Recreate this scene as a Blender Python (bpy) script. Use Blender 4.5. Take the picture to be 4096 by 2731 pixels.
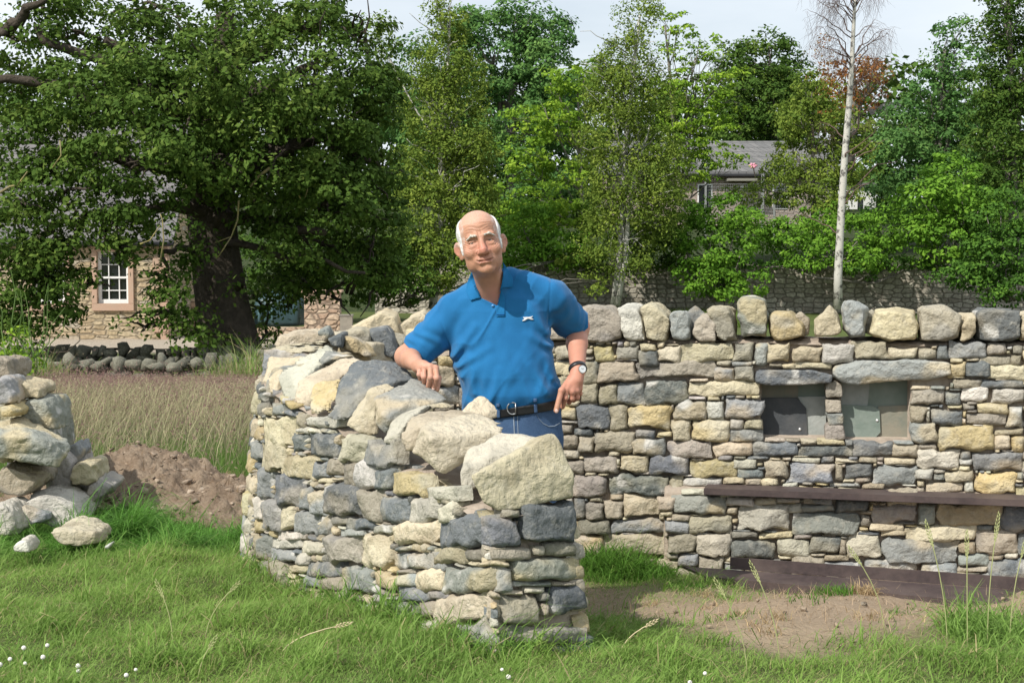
import bpy, bmesh, math
import numpy as np
from mathutils import Vector, Matrix
from mathutils.bvhtree import BVHTree

for o in list(bpy.data.objects):
    bpy.data.objects.remove(o, do_unlink=True)
scene = bpy.context.scene
C = scene.collection
rng = np.random.default_rng(7)

# ------------------------------------------------------------------ camera
F = 1600.0                      # focal length in pixels of a 1024 wide picture
CAMZ = 1.37
TH = math.atan(106.0/F)
cam_d = bpy.data.cameras.new('camera')
cam = bpy.data.objects.new('camera', cam_d); C.objects.link(cam)
cam.location = (0, 0, CAMZ)
cam.rotation_euler = (math.pi/2 - TH, 0, 0)
cam_d.lens = F/1024*36
cam_d.sensor_width = 36
cam_d.clip_start = 0.1
cam_d.clip_end = 3000
scene.camera = cam

# ------------------------------------------------------------------ sky and sun
SUN_EL = math.radians(46)
SUN_DIR = Vector((-0.70, -0.71, 0)).normalized()      # towards the sun, seen from above
sun_az = math.atan2(SUN_DIR.x, SUN_DIR.y)
w = bpy.data.worlds.new('World'); scene.world = w; w.use_nodes = True
nt = w.node_tree; nt.nodes.clear()
out = nt.nodes.new('ShaderNodeOutputWorld'); bg = nt.nodes.new('ShaderNodeBackground')
sky = nt.nodes.new('ShaderNodeTexSky'); sky.sky_type = 'NISHITA'; sky.sun_disc = False
sky.sun_elevation = SUN_EL; sky.sun_rotation = sun_az
sky.air_density = 1.0; sky.dust_density = 1.5; sky.ozone_density = 1.0
tc = nt.nodes.new('ShaderNodeTexCoord'); mp = nt.nodes.new('ShaderNodeMapping')
mp.inputs['Scale'].default_value = (1.0, 1.0, 3.2); mp.inputs['Location'].default_value = (0.35, 0.2, 0.1)
cn = nt.nodes.new('ShaderNodeTexNoise'); cn.inputs['Scale'].default_value = 2.6; cn.inputs['Detail'].default_value = 7; cn.inputs['Roughness'].default_value = 0.52
cr = nt.nodes.new('ShaderNodeValToRGB'); cr.color_ramp.elements[0].position = 0.30; cr.color_ramp.elements[1].position = 0.62
cr.color_ramp.elements[0].color = (0.45, 0.45, 0.45, 1); cr.color_ramp.elements[1].color = (1, 1, 1, 1)
mix = nt.nodes.new('ShaderNodeMixRGB'); mix.inputs[2].default_value = (8.4, 9.0, 9.6, 1)
nt.links.new(tc.outputs['Generated'], mp.inputs[0]); nt.links.new(mp.outputs[0], cn.inputs[0])
nt.links.new(cn.outputs[0], cr.inputs[0]); nt.links.new(cr.outputs[0], mix.inputs[0])
nt.links.new(sky.outputs[0], mix.inputs[1]); nt.links.new(mix.outputs[0], bg.inputs[0])
bg.inputs[1].default_value = 0.10
nt.links.new(bg.outputs[0], out.inputs[0])

sl = bpy.data.lights.new('sun', 'SUN'); sl.energy = 4.4; sl.angle = math.radians(0.6); sl.color = (1.0, 0.955, 0.88)
so = bpy.data.objects.new('sun', sl); C.objects.link(so)
d = Vector((SUN_DIR.x*math.cos(SUN_EL), SUN_DIR.y*math.cos(SUN_EL), math.sin(SUN_EL)))
so.rotation_euler = d.to_track_quat('Z', 'Y').to_euler(); so.location = (-20, -20, 30)
scene.view_settings.view_transform = 'Standard'; scene.view_settings.look = 'None'
scene.view_settings.exposure = 0.2; scene.view_settings.gamma = 1.0

# ------------------------------------------------------------------ helpers
def at(sx, sy, Y):
    """world point at depth Y seen at picture position sx,sy (4096 x 2731 grid)"""
    u = (sx/4-512)/F; v = (341-sy/4)/F
    dy = math.cos(TH)+v*math.sin(TH); dz = -math.sin(TH)+v*math.cos(TH)
    k = Y/dy
    return Vector((u*k, Y, CAMZ+dz*k))

def tag(o, label=None, cat=None, group=None, kind=None):
    if label: o['label'] = label
    if cat: o['category'] = cat
    if group: o['group'] = group
    if kind: o['kind'] = kind
    return o
def thing(name, label, cat, loc=(0, 0, 0), group=None):
    o = bpy.data.objects.new(name, None); C.objects.link(o); o.location = loc
    o.empty_display_size = 0.2
    return tag(o, label, cat, group)
def link(name, me, mat, parent=None, smooth=True):
    o = bpy.data.objects.new(name, me); C.objects.link(o)
    if mat: me.materials.append(mat)
    if smooth and len(me.polygons):
        me.polygons.foreach_set('use_smooth', np.ones(len(me.polygons), bool))
    if parent:
        o.parent = parent
        l = parent.location; p = parent.parent
        off = l if not p else l+p.location
        o.location = (-off.x, -off.y, -off.z)      # mesh data is kept in world coordinates
    return o
def mesh_np(name, V, Fc, n=4):
    """V (N,3), Fc (M,n) -> mesh"""
    me = bpy.data.meshes.new(name)
    V = np.asarray(V, np.float32); Fc = np.asarray(Fc, np.int32)
    me.vertices.add(len(V)); me.vertices.foreach_set('co', V.ravel())
    me.loops.add(Fc.size); me.loops.foreach_set('vertex_index', Fc.ravel())
    me.polygons.add(len(Fc))
    me.polygons.foreach_set('loop_start', np.arange(0, Fc.size, Fc.shape[1], dtype=np.int32))
    me.update(calc_edges=True); me.validate()
    return me
def fattr(me, name, vals):
    a = me.attributes.new(name, 'FLOAT', 'POINT'); a.data.foreach_set('value', np.asarray(vals, np.float32))
def cattr(me, cols, name='col'):
    cols = np.asarray(cols, np.float32)
    if cols.shape[1] == 3: cols = np.hstack([cols, np.ones((len(cols), 1), np.float32)])
    a = me.color_attributes.new(name, 'FLOAT_COLOR', 'POINT'); a.data.foreach_set('color', cols.ravel())

# value noise
def _h(ix, iy, iz):
    n = (ix.astype(np.int64)*374761393+iy.astype(np.int64)*668265263+iz.astype(np.int64)*2147483647) & 0x7fffffff
    n = ((n ^ (n >> 13))*1274126177) & 0x7fffffff
    n = (n ^ (n >> 16)) & 0xffff
    return n/32767.5-1
def vnoise(P, sc=1.0, seed=0.0):
    P = np.asarray(P, np.float64)*sc+seed*17.31+100.0
    i = np.floor(P); f = P-i; f = f*f*(3-2*f); i = i.astype(np.int64)
    x, y, z = i[..., 0], i[..., 1], i[..., 2]; fx, fy, fz = f[..., 0], f[..., 1], f[..., 2]
    r = 0
    for a in (0, 1):
        for b in (0, 1):
            for c in (0, 1):
                r = r+_h(x+a, y+b, z+c)*(fx if a else 1-fx)*(fy if b else 1-fy)*(fz if c else 1-fz)
    return r
def fbm(P, sc=1.0, seed=0.0, octv=3):
    r = 0; a = 1; t = 0
    for k in range(octv):
        r = r+a*vnoise(P, sc*2.03**k, seed+k*3.7); t += a; a *= .5
    return r/t

# ------------------------------------------------------------------ surface nets
def snets(f, lo, hi, h, margin=1.7):
    lo = np.array(lo, float); hi = np.array(hi, float)
    nb = np.maximum(1, np.ceil((hi-lo)/(8*h)).astype(int)); N = nb*8+1
    g = np.stack(np.meshgrid(*[np.arange(k) for k in nb], indexing='ij'), -1).reshape(-1, 3)
    cc = lo+(g*8+4)*h
    dc = f(cc)
    D = np.repeat(np.repeat(np.repeat(np.where(dc > 0, 1, -1).astype(np.float32).reshape(nb), 8, 0), 8, 1), 8, 2)
    D = np.pad(D, ((0, 1), (0, 1), (0, 1)), mode='edge')
    act = g[np.abs(dc) < 7*h*margin]
    loc = np.stack(np.meshgrid(*[np.arange(9)]*3, indexing='ij'), -1).reshape(-1, 3)
    for k in range(0, len(act), 400):
        idx = (act[k:k+400, None, :]*8+loc[None]).reshape(-1, 3)
        v = f(lo+idx*h)
        D[idx[:, 0], idx[:, 1], idx[:, 2]] = v
    D[0] = D[-1] = 1; D[:, 0] = D[:, -1] = 1; D[:, :, 0] = D[:, :, -1] = 1
    S = D < 0
    c = S[:-1, :-1, :-1].astype(np.int8)
    cnt = np.zeros_like(c)
    for a in (0, 1):
        for b in (0, 1):
            for e in (0, 1):
                cnt += S[a:N[0]-1+a, b:N[1]-1+b, e:N[2]-1+e]
    mask = (cnt > 0) & (cnt < 8)
    cells = np.argwhere(mask)
    vid = -np.ones(mask.shape, np.int32); vid[mask] = np.arange(len(cells))
    acc = np.zeros((len(cells), 3)); num = np.zeros(len(cells))
    cor = [(a, b, e) for a in (0, 1) for b in (0, 1) for e in (0, 1)]
    for p in cor:
        for ax in range(3):
            if p[ax]: continue
            q = list(p); q[ax] = 1
            A = cells+np.array(p); B = cells+np.array(q)
            da = D[A[:, 0], A[:, 1], A[:, 2]]; db = D[B[:, 0], B[:, 1], B[:, 2]]
            m = (da < 0) != (db < 0)
            t = np.where(m, da/np.where(m, da-db, 1), 0)
            P = np.array(p)[None]+np.zeros((len(cells), 3)); P[:, ax] += t
            acc[m] += P[m]; num[m] += 1
    V = lo+(cells+acc/num[:, None])*h
    Q = []
    for ax in range(3):
        sl0 = [slice(None)]*3; sl1 = [slice(None)]*3
        sl0[ax] = slice(0, -1); sl1[ax] = slice(1, None)
        s0 = S[tuple(sl0)]; s1 = S[tuple(sl1)]
        E = np.argwhere(s0 != s1)
        b, c2 = (ax+1) % 3, (ax+2) % 3
        E = E[(E[:, b] > 0) & (E[:, c2] > 0) & (E[:, b] < N[b]-1) & (E[:, c2] < N[c2]-1)]
        inside = s0[E[:, 0], E[:, 1], E[:, 2]]
        def cell(db, dc_):
            X = E.copy(); X[:, b] += db; X[:, c2] += dc_
            return vid[X[:, 0], X[:, 1], X[:, 2]]
        q = np.stack([cell(-1, -1), cell(0, -1), cell(0, 0), cell(-1, 0)], 1)
        q[~inside] = q[~inside][:, ::-1]
        Q.append(q)
    return V, np.vstack(Q)

# sdf primitives (P is (N,3))
def s_sph(P, c, r): return np.linalg.norm(P-np.array(c), axis=1)-r
def s_ell(P, c, r, M=None):
    q = P-np.array(c)
    if M is not None: q = q@M
    r = np.array(r); k0 = np.linalg.norm(q/r, axis=1); k1 = np.linalg.norm(q/(r*r), axis=1)
    return k0*(k0-1)/np.maximum(k1, 1e-6)
def s_cap(P, a, b, ra, rb=None):
    rb = ra if rb is None else rb
    a = np.array(a, float); b = np.array(b, float); ab = b-a
    t = np.clip(((P-a)@ab)/max(ab@ab, 1e-9), 0, 1)
    return np.linalg.norm(P-a-t[:, None]*ab, axis=1)-(ra+(rb-ra)*t)
def smin(a, b, k):
    h = np.clip(.5+.5*(b-a)/k, 0, 1)
    return b*(1-h)+a*h-k*h*(1-h)
def smax(a, b, k): return -smin(-a, -b, k)

# mesh pieces collected in plain lists
class MB:
    def __init__(s): s.v = []; s.f = []; s.c = []
    def add(s, V, Fc, col=None):
        b = len(s.v); s.v += [tuple(p) for p in V]; s.f += [tuple(i+b for i in q) for q in Fc]
        s.c += [col or (1, 1, 1)]*len(V)
    def box(s, c, sz, M=None, col=None):
        x, y, z = [k/2 for k in sz]
        V = [Vector(p) for p in ((-x, -y, -z), (x, -y, -z), (x, y, -z), (-x, y, -z), (-x, -y, z), (x, -y, z), (x, y, z), (-x, y, z))]
        if M: V = [M@p for p in V]
        V = [p+Vector(c) for p in V]
        s.add(V, [(3, 2, 1, 0), (4, 5, 6, 7), (0, 1, 5, 4), (1, 2, 6, 5), (2, 3, 7, 6), (3, 0, 4, 7)], col)
    def prism(s, top, h, col=None):
        """closed solid between a polygon and the same polygon moved by h"""
        n = len(top); h = Vector(h); T = [Vector(p) for p in top]
        s.add(T+[p+h for p in T], [tuple(range(n)), tuple(range(2*n-1, n-1, -1))]+[(i, i+n, (i+1) % n+n, (i+1) % n) for i in range(n)], col)
    def tube(s, pts, rad, n=8, col=None, cap=True):
        pts = [Vector(p) for p in pts]; V = []; Fc = []
        for i, p in enumerate(pts):
            t = (pts[min(i+1, len(pts)-1)]-pts[max(i-1, 0)]).normalized()
            a = t.cross(Vector((0.3, 1, 0.1))); a.normalize(); b = t.cross(a)
            for k in range(n):
                an = 2*math.pi*k/n
                V.append(p+(a*math.cos(an)+b*math.sin(an))*rad[i])
        for i in range(len(pts)-1):
            for k in range(n):
                Fc.append((i*n+k, i*n+(k+1) % n, (i+1)*n+(k+1) % n, (i+1)*n+k))
        if cap: Fc.append(tuple(range(n-1, -1, -1))); Fc.append(tuple(range((len(pts)-1)*n, len(pts)*n)))
        s.add(V, Fc, col)
    def build(s, name, mat, parent=None, smooth=False, cols=False, bevel=0):
        me = bpy.data.meshes.new(name); me.from_pydata([tuple(v) for v in s.v], [], s.f); me.update()
        bm = bmesh.new(); bm.from_mesh(me); bmesh.ops.recalc_face_normals(bm, faces=bm.faces)
        if bevel: bmesh.ops.bevel(bm, geom=bm.edges[:], offset=bevel, segments=2, affect='EDGES')
        bm.to_mesh(me); bm.free()
        if cols and not bevel: cattr(me, s.c)
        return link(name, me, mat, parent, smooth)

# ------------------------------------------------------------------ materials
def mat(name, col=(.5, .5, .5), rough=.8, attr=None, noise=None, bump=0, bscale=40, spec=.3, metal=0, vary=None, transl=0, sss=0, bdetail=6, noise2=None):
    """noise=(scale, colour, amount): mottling; vary=(attribute, dark colour, light colour)"""
    m = bpy.data.materials.new(name); m.use_nodes = True; t = m.node_tree; b = t.nodes['Principled BSDF']
    L = t.links.new; N = t.nodes.new
    b.inputs['Roughness'].default_value = rough; b.inputs['Specular IOR Level'].default_value = spec; b.inputs['Metallic'].default_value = metal
    tcn = N('ShaderNodeTexCoord')
    src = None
    if attr:
        a = N('ShaderNodeAttribute'); a.attribute_name = attr; src = a.outputs['Color']
    elif vary:
        a = N('ShaderNodeAttribute'); a.attribute_name = vary[0]
        r = N('ShaderNodeValToRGB'); cs = vary[1:]
        r.color_ramp.elements[0].color = (*cs[0], 1); r.color_ramp.elements[1].color = (*cs[-1], 1)
        for i, c in enumerate(cs[1:-1]):
            e = r.color_ramp.elements.new((i+1)/(len(cs)-1)); e.color = (*c, 1)
        L(a.outputs['Fac'], r.inputs[0]); src = r.outputs[0]
    for nz in (noise, noise2):
        if not nz: continue
        n = N('ShaderNodeTexNoise'); n.inputs['Scale'].default_value = nz[0]; n.inputs['Detail'].default_value = 6; n.inputs['Roughness'].default_value = .6
        L(tcn.outputs['Object'], n.inputs['Vector'])
        mr = N('ShaderNodeMapRange'); mr.inputs[1].default_value = nz[3] if len(nz) > 3 else .4; mr.inputs[2].default_value = nz[4] if len(nz) > 4 else .65
        mr.inputs[3].default_value = 0; mr.inputs[4].default_value = nz[2]
        L(n.outputs[0], mr.inputs[0])
        mx = N('ShaderNodeMixRGB'); mx.inputs[2].default_value = (*nz[1], 1)
        if src: L(src, mx.inputs[1])
        else: mx.inputs[1].default_value = (*col, 1)
        L(mr.outputs[0], mx.inputs[0]); src = mx.outputs[0]
    if src: L(src, b.inputs['Base Color'])
    else: b.inputs['Base Color'].default_value = (*col, 1)
    if bump:
        n = N('ShaderNodeTexNoise'); n.inputs['Scale'].default_value = bscale; n.inputs['Detail'].default_value = bdetail; n.inputs['Roughness'].default_value = .62
        L(tcn.outputs['Object'], n.inputs['Vector'])
        bp = N('ShaderNodeBump'); bp.inputs['Strength'].default_value = 1.0; bp.inputs['Distance'].default_value = bump
        L(n.outputs[0], bp.inputs['Height']); L(bp.outputs[0], b.inputs['Normal'])
    if sss:
        b.inputs['Subsurface Weight'].default_value = sss; b.inputs['Subsurface Radius'].default_value = (.012, .005, .003); b.inputs['Subsurface Scale'].default_value = .6
    if transl:
        tr = N('ShaderNodeBsdfTranslucent'); ms = N('ShaderNodeMixShader'); ms.inputs[0].default_value = transl
        if src: L(src, tr.inputs[0])
        else: tr.inputs[0].default_value = (*col, 1)
        o = t.nodes['Material Output']; L(b.outputs[0], ms.inputs[1]); L(tr.outputs[0], ms.inputs[2]); L(ms.outputs[0], o.inputs['Surface'])
    return m

M_stone = mat('stone', attr='col', rough=.9, noise=(30, (.60, .56, .47), .35, .52, .72), noise2=(45, (.10, .10, .095), .32, .54, .74), bump=.036, bscale=21, spec=.10, bdetail=14)
M_mortar = mat('mortar', (.40, .335, .27), .95, noise=(14, (.27, .22, .175), .8), bump=.014, bscale=34, spec=.1)
M_soil = mat('soil', (.21, .155, .11), .95, noise=(9, (.31, .245, .18), .8), noise2=(60, (.10, .07, .045), .5), bump=.012, bscale=60, spec=.1)
# ------------------------------------------------------------------ wall plan
OUT = [(-.07, 5.14), (-.272, 5.54), (-.50, 5.98), (-.737, 6.42), (-.96, 6.82), (-1.10, 7.13), (-1.19, 7.45), (-1.19, 7.8), (-1.05, 8.12), (-.72, 8.37), (-.2, 8.49), (.5, 8.46), (1.5, 8.30), (2.5, 8.12), (3.8, 7.88)]
INN = [(.213, 5.33), (.03, 5.70), (-.19, 6.18), (-.40, 6.61), (-.60, 6.98), (-.70, 7.28), (-.70, 7.58), (-.52, 7.86), (-.2, 8.03), (.2, 8.07), (.6, 8.01), (1.5, 7.85), (2.5, 7.67), (3.8, 7.43)]
def dense(pts, step=.02, passes=8):
    P = [np.array(p, float) for p in pts]; out = []
    for a, b in zip(P[:-1], P[1:]):
        n = max(2, int(np.linalg.norm(b-a)/step))
        out += [a+(b-a)*k/n for k in range(n)]
    out.append(P[-1]); A = np.array(out)
    for _ in range(passes*6):
        A[1:-1] = (A[:-2]+2*A[1:-1]+A[2:])/4
    return A
def ground_np(x, y):
    base = np.interp(y, [0, 4.6, 5.6, 6.8, 7.5, 8, 27, 39, 48, 70, 74, 90, 150, 400], [.06, .04, -.02, -.19, -.28, -.31, -1.2, -1.6, -1.77, -1.95, .1, 1.6, 5, 8])
    # outside the curved wall, on the left, the grass lies a little higher
    lft = 1/(1+np.exp(np.clip((x+1.0)*6, -30, 30)))*np.interp(y, [5, 7.3, 9, 12], [0, .13, .12, 0])
    dip = -.16*np.exp(-((x-.05)**2+(y-6.55)**2)/.16)
    bumps = .02*np.sin(x*3.1+y*1.7)+.015*np.sin(x*7.3-y*4.1)+.01*np.sin(y*9+x)
    return base+lft+dip+bumps*(y < 60)
EB_ = .19
class Face:
    def __init__(s, pts, side, tops, batter):
        s.L = dense(pts); t0 = s.L[0]-s.L[1]; t0 /= np.linalg.norm(t0); s.L = np.vstack([s.L[0]+t0*k for k in np.linspace(.16, .02, 8)]+[s.L]); s.shear = None; d = np.diff(s.L, axis=0); s.s = np.concatenate([[0], np.cumsum(np.linalg.norm(d, axis=1))])-.16
        t = np.gradient(s.L, axis=0); t /= np.linalg.norm(t, axis=1)[:, None]
        s.n = np.stack([-t[:, 1], t[:, 0]], 1)*side
        s.len = s.s[-1]; s.tops = tops; s.b = batter
    def top(s, q): return np.interp(q, s.tops[0], s.tops[1])
    def plan(s, q): return np.stack([np.interp(q, s.s, s.L[:, 0]), np.interp(q, s.s, s.L[:, 1])], -1)
    def nor(s, q):
        n = np.stack([np.interp(q, s.s, s.n[:, 0]), np.interp(q, s.s, s.n[:, 1])], -1)
        return n/np.linalg.norm(n, axis=-1, keepdims=True)
    def pt(s, q, z, d):
        q = np.asarray(q, float); z = np.asarray(z, float)
        off = d+s.b*(s.top(q)-z)
        if s.shear == 'side': q = q-EB_*np.clip(.43-z, 0, 1)*np.clip(1-q/.35, 0, 1)
        elif s.shear == 'end': e = np.clip(.43-z, 0, 1); q = q*(s.len+(.10+.05)*e)/s.len-.10*e
        p = s.plan(q)+s.nor(q)*off[..., None]
        return np.concatenate([p, z[..., None]], -1)
    def pick(s, sx, sy, near=True):
        """wall position s,z seen at a picture position"""
        q = None; z = .4
        u = (sx/4-512)/F; v = (341-sy/4)/F; dy = math.cos(TH)+v*math.sin(TH); dz = -math.sin(TH)+v*math.cos(TH)
        r = u/dy
        for _ in range(5):
            P = s.L+s.n*(s.b*(s.top(s.s)-z))[:, None]
            e = P[:, 0]-r*P[:, 1]
            k = np.where(np.sign(e[:-1]) != np.sign(e[1:]))[0]
            if near: k = k[s.s[k] < 3.4]
            if not len(k) and near: q = s.s[0]; Y = P[0, 1]
            elif not len(k): i = int(np.argmin(np.abs(e))); q = s.s[i]; Y = P[i, 1]
            else:
                i = k[0] if near else k[-1]; t = e[i]/(e[i]-e[i+1]); q = s.s[i]+t*(s.s[i+1]-s.s[i]); Y = P[i, 1]+t*(P[i+1, 1]-P[i, 1])
            z = CAMZ+dz/dy*Y
        if q < .35:
            e = EB_*min(max(.43-z, 0), 1); q = max(0.0, (q+e)/(1+e/.35))
        return q, z
fo = Face(OUT, 1, ([0, .5, 1.03, 1.54, 2.2, 2.6, 3.5, 4.5, 9], [.43, .46, .52, .62, .67, .70, .77, .835, .835]), .10)
fi = Face(INN, -1, ([0, 1.03, 1.54, 2.0, 2.6, 3.2, 3.8, 9], [.43, .52, .62, .66, .72, .80, .835, .835]), .05)
EA = fo.plan(0.0); EB = fi.plan(0.0)
fe = Face([tuple(EA), tuple(EB)], -1, ([0, 1], [.43, .43]), .19)

fo.shear = fi.shear = 'side'; fe.shear = 'end'
# colour pairs of the stones: main colour, stain colour
PAL = {'c': ((.53, .465, .33), (.42, .36, .25)), 'y': ((.50, .41, .235), (.50, .45, .33)), 't': ((.36, .32, .25), (.26, .24, .205)),
       'g': ((.175, .186, .186), (.32, .30, .25)), 'l': ((.54, .51, .43), (.42, .40, .34)), 'm': ((.285, .295, .28), (.46, .40, .29)), 'w': ((.7, .69, .64), (.5, .48, .43))}
def stone_cols(P, code, seed, off=0.0):
    a, b = [np.array(k) for k in PAL[code]]
    n = fbm(P, 7, seed, 3)+.5*vnoise(P*np.array([1, 1, 2.4]), 5, seed+3)
    m = np.clip((n-.05+off)*3.4, 0, 1)[:, None]
    c = a*(1-m)+b*m
    r = np.random.default_rng(int(seed*1000) % 100000)
    c = c*(1+.13*r.standard_normal())*np.array([1+.02*r.standard_normal(), 1, 1+.05*r.standard_normal()])
    if code in 'gm':
        v = np.clip((fbm(P, 11, seed+9, 2)-.42)*6, 0, .8)[:, None]; c = c*(1-v)+np.array([.62, .60, .55])*v
    return np.clip(c, .02, .85)

class Stones:
    def __init__(s): s.V = []; s.Q = []; s.C = []; s.n = 0
    def add(s, face, quad, code, D=None, extra=0.0, cell=.010):
        """quad: 4 (s,z) corners: lower left, lower right, upper right, upper left"""
        q = np.array(quad, float); ctr = q.mean(0)
        W = (np.linalg.norm(q[1]-q[0])+np.linalg.norm(q[2]-q[3]))/2; H = (np.linalg.norm(q[3]-q[0])+np.linalg.norm(q[2]-q[1]))/2
        if W < .012 or H < .008: return
        nu = int(np.clip(W/cell, 5, 40)); nv = int(np.clip(H/cell, 5, 26))
        u, v = np.meshgrid(np.linspace(-1, 1, nu+1), np.linspace(-1, 1, nv+1), indexing='ij')
        m = min(W, H); D = D if D is not None else float(np.clip(m*.18, .006, .03))*rng.uniform(.7, 1.3)
        k = rng.uniform(.02, .20)
        uu = u*np.sqrt(1-k*v*v*.5); vv = v*np.sqrt(1-k*u*u*.5)
        sd = rng.uniform(0, 1000)
        X = ((1-uu)*(1-vv))[..., None]*q[0]+((1+uu)*(1-vv))[..., None]*q[1]+((1+uu)*(1+vv))[..., None]*q[2]+((1-uu)*(1+vv))[..., None]*q[3]
        X = X/4
        P3 = np.concatenate([X, np.full(X.shape[:2]+(1,), sd % 13)], -1)
        amp = min(.011, m*.09)
        edge = np.maximum(np.abs(u), np.abs(v))[..., None]**2
        X = X+edge*amp*np.stack([fbm(P3, 16, sd, 4), fbm(P3, 16, sd+5, 4)], -1)*3.4
        # bevelled and faceted front
        eu = (1-np.abs(u))*W/2; ev = (1-np.abs(v))*H/2
        b = rng.uniform(.10, .28)*m*.3; D = D+.013
        d = D*np.clip(np.minimum(eu*rng.uniform(.7, 1.4), ev*rng.uniform(.7, 1.4))/b, 0, 1)**.75
        for _ in range(rng.integers(4, 8)):
            a = rng.uniform(0, 2*math.pi); sl_ = rng.uniform(.05, .5)
            c0 = D*rng.uniform(.75, 1.3)+sl_*m*.2
            d = np.minimum(d, c0-sl_*((X[..., 0]-ctr[0])*math.cos(a)+(X[..., 1]-ctr[1])*math.sin(a)))
        d = np.maximum(d, -.002)*np.clip(np.minimum(eu, ev)/.006, 0, 1)
        d = d+fbm(P3, 20, sd, 5)*min(.011, m*.10)-np.abs(vnoise(P3, 10, sd))*min(.010, m*.08)+(np.abs(vnoise(P3, 31, sd+2))-.3)*min(.006, m*.06)
        d = d+extra
        X = np.pad(X, ((1, 1), (1, 1), (0, 0)), mode='edge'); d = np.pad(d, 1, mode='edge')
        d[0] = d[-1] = -.055+extra; d[:, 0] = d[:, -1] = -.055+extra
        P = face.pt(X[..., 0], X[..., 1], d)
        n0, n1 = P.shape[:2]
        idx = np.arange(n0*n1).reshape(n0, n1)
        Q = np.stack([idx[:-1, :-1], idx[1:, :-1], idx[1:, 1:], idx[:-1, 1:]], -1).reshape(-1, 4)
        if face is fo: Q = Q[:, ::-1]
        P = P.reshape(-1, 3)
        s.V.append(P); s.Q.append(Q+s.n); s.n += len(P)
        s.C.append(stone_cols(P, code, sd/7))
    def build(s, name, parent):
        me = mesh_np(name, np.vstack(s.V), np.vstack(s.Q)); cattr(me, np.vstack(s.C))
        return link(name, me, M_stone, parent)

class Cover:
    """keeps count of which part of a wall face already has stones"""
    def __init__(s, face, z0=-.42, z1=.9, r=.01):
        s.f = face; s.r = r; s.z0 = z0; s.G = np.zeros((int(face.len/r)+2, int((z1-z0)/r)+2), bool)
    def ij(s, a, b, c, d):
        return max(0, int(a/s.r)), max(0, int((b-s.z0)/s.r)), int(c/s.r), int((d-s.z0)/s.r)
    def box(s, q):
        q = np.array(q); return q[:, 0].min(), q[:, 1].min(), q[:, 0].max(), q[:, 1].max()
    def frac(s, bx):
        i0, j0, i1, j1 = s.ij(*bx)
        g = s.G[i0:max(i1, i0+1), j0:max(j1, j0+1)]
        return g.mean() if g.size else 1
    def put(s, bx):
        i0, j0, i1, j1 = s.ij(*bx); s.G[i0:i1+1, j0:j1+1] = True
def quadmask(cv, q):
    q = np.array(q); i0, j0, i1, j1 = cv.ij(*cv.box(q)); i1 = min(i1, cv.G.shape[0]-1); j1 = min(j1, cv.G.shape[1]-1)
    I, J = np.meshgrid(np.arange(i0, i1+1), np.arange(j0, j1+1), indexing='ij'); X = (I+.5)*cv.r; Z = (J+.5)*cv.r+cv.z0
    c = q.mean(0); m = np.ones(X.shape, bool)
    for a, b in zip(q, np.roll(q, -1, 0)):
        n = np.array([(b-a)[1], -(b-a)[0]])
        if n@(c-a) > 0: n = -n
        m &= ((X-a[0])*n[0]+(Z-a[1])*n[1]) < 0
    return I[m], J[m]
def pick_code(z=0):
    return rng.choice(list('cytglm'), p=[.34, .10, .17, .13, .12, .14])
def fill(st, cv, s0, s1, zb, sizes, tries, gap=.004, extra=None, codes=None, D=None):
    """fill every free place with the largest flat-bedded stone that fits"""
    G = cv.G; r = cv.r; i_0, i_1 = int(s0/r), int(s1/r)
    for (wm, wx, hm, hx) in sizes:
        free = np.argwhere(~G[i_0:i_1]); rng.shuffle(free)
        for i, j in free[:60000]:
            i += i_0
            if G[i, j]: continue
            z = cv.z0+j*r; zt = float(cv.f.top(i*r))
            if z+hm > zt+.005 or z < zb(i*r)-.01: continue
            i00 = i
            while i-1 >= i_0 and i00-i < 30 and not G[i-1, j] and z+hm < float(cv.f.top((i-1)*r)): i -= 1
            zt = float(cv.f.top(i*r))
            while j-1 > 0 and not G[i, j-1] and cv.z0+(j-1)*r > zb(i*r): j -= 1
            W_ = int(rng.uniform(max(wm, wx*.5), wx)/r); H_ = int(rng.uniform(max(hm, hx*.5), hx)/r); w = h = 1
            while w < W_ and i+w < i_1 and not G[i+w, j] and z+hm < float(cv.f.top((i+w)*r)): w += 1
            zt = min(zt, float(cv.f.top((i+w)*r)))+.004
            while h < H_ and cv.z0+(j+h+1)*r <= zt+.004 and not G[i:i+w, j+h].any(): h += 1
            if w*r < wm or h*r < hm: continue
            G[i:i+w, j:j+h] = True
            bx = (i*r, cv.z0+j*r, (i+w)*r, cv.z0+(j+h)*r)
            jt = lambda m_: rng.uniform(-1, 1)*min(.007, m_*.10)
            W = bx[2]-bx[0]; H = bx[3]-bx[1]; g = gap/2
            q = [(bx[0]+g+jt(W), bx[1]+g+jt(H)), (bx[2]-g+jt(W), bx[1]+g+jt(H)), (bx[2]-g+jt(W), bx[3]-g+jt(H)), (bx[0]+g+jt(W), bx[3]-g+jt(H))]
            e = extra((bx[0]+bx[2])/2, (bx[1]+bx[3])/2) if extra else 0
            st.add(cv.f, q, rng.choice(codes) if codes else pick_code(), extra=e, D=D)
BIG = [(.14, .32, .07, .13), (.08, .22, .045, .10), (.05, .15, .03, .06), (.04, .12, .02, .04), (.03, .10, .01, .03), (.02, .06, .01, .04), (.01, .04, .02, .06)]

wall = thing('stone_wall', 'curved new stone wall with a seat recess, the man leaning over its low arm', 'wall', (0, 6.5, -.2))
masonry = Stones()

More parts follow.
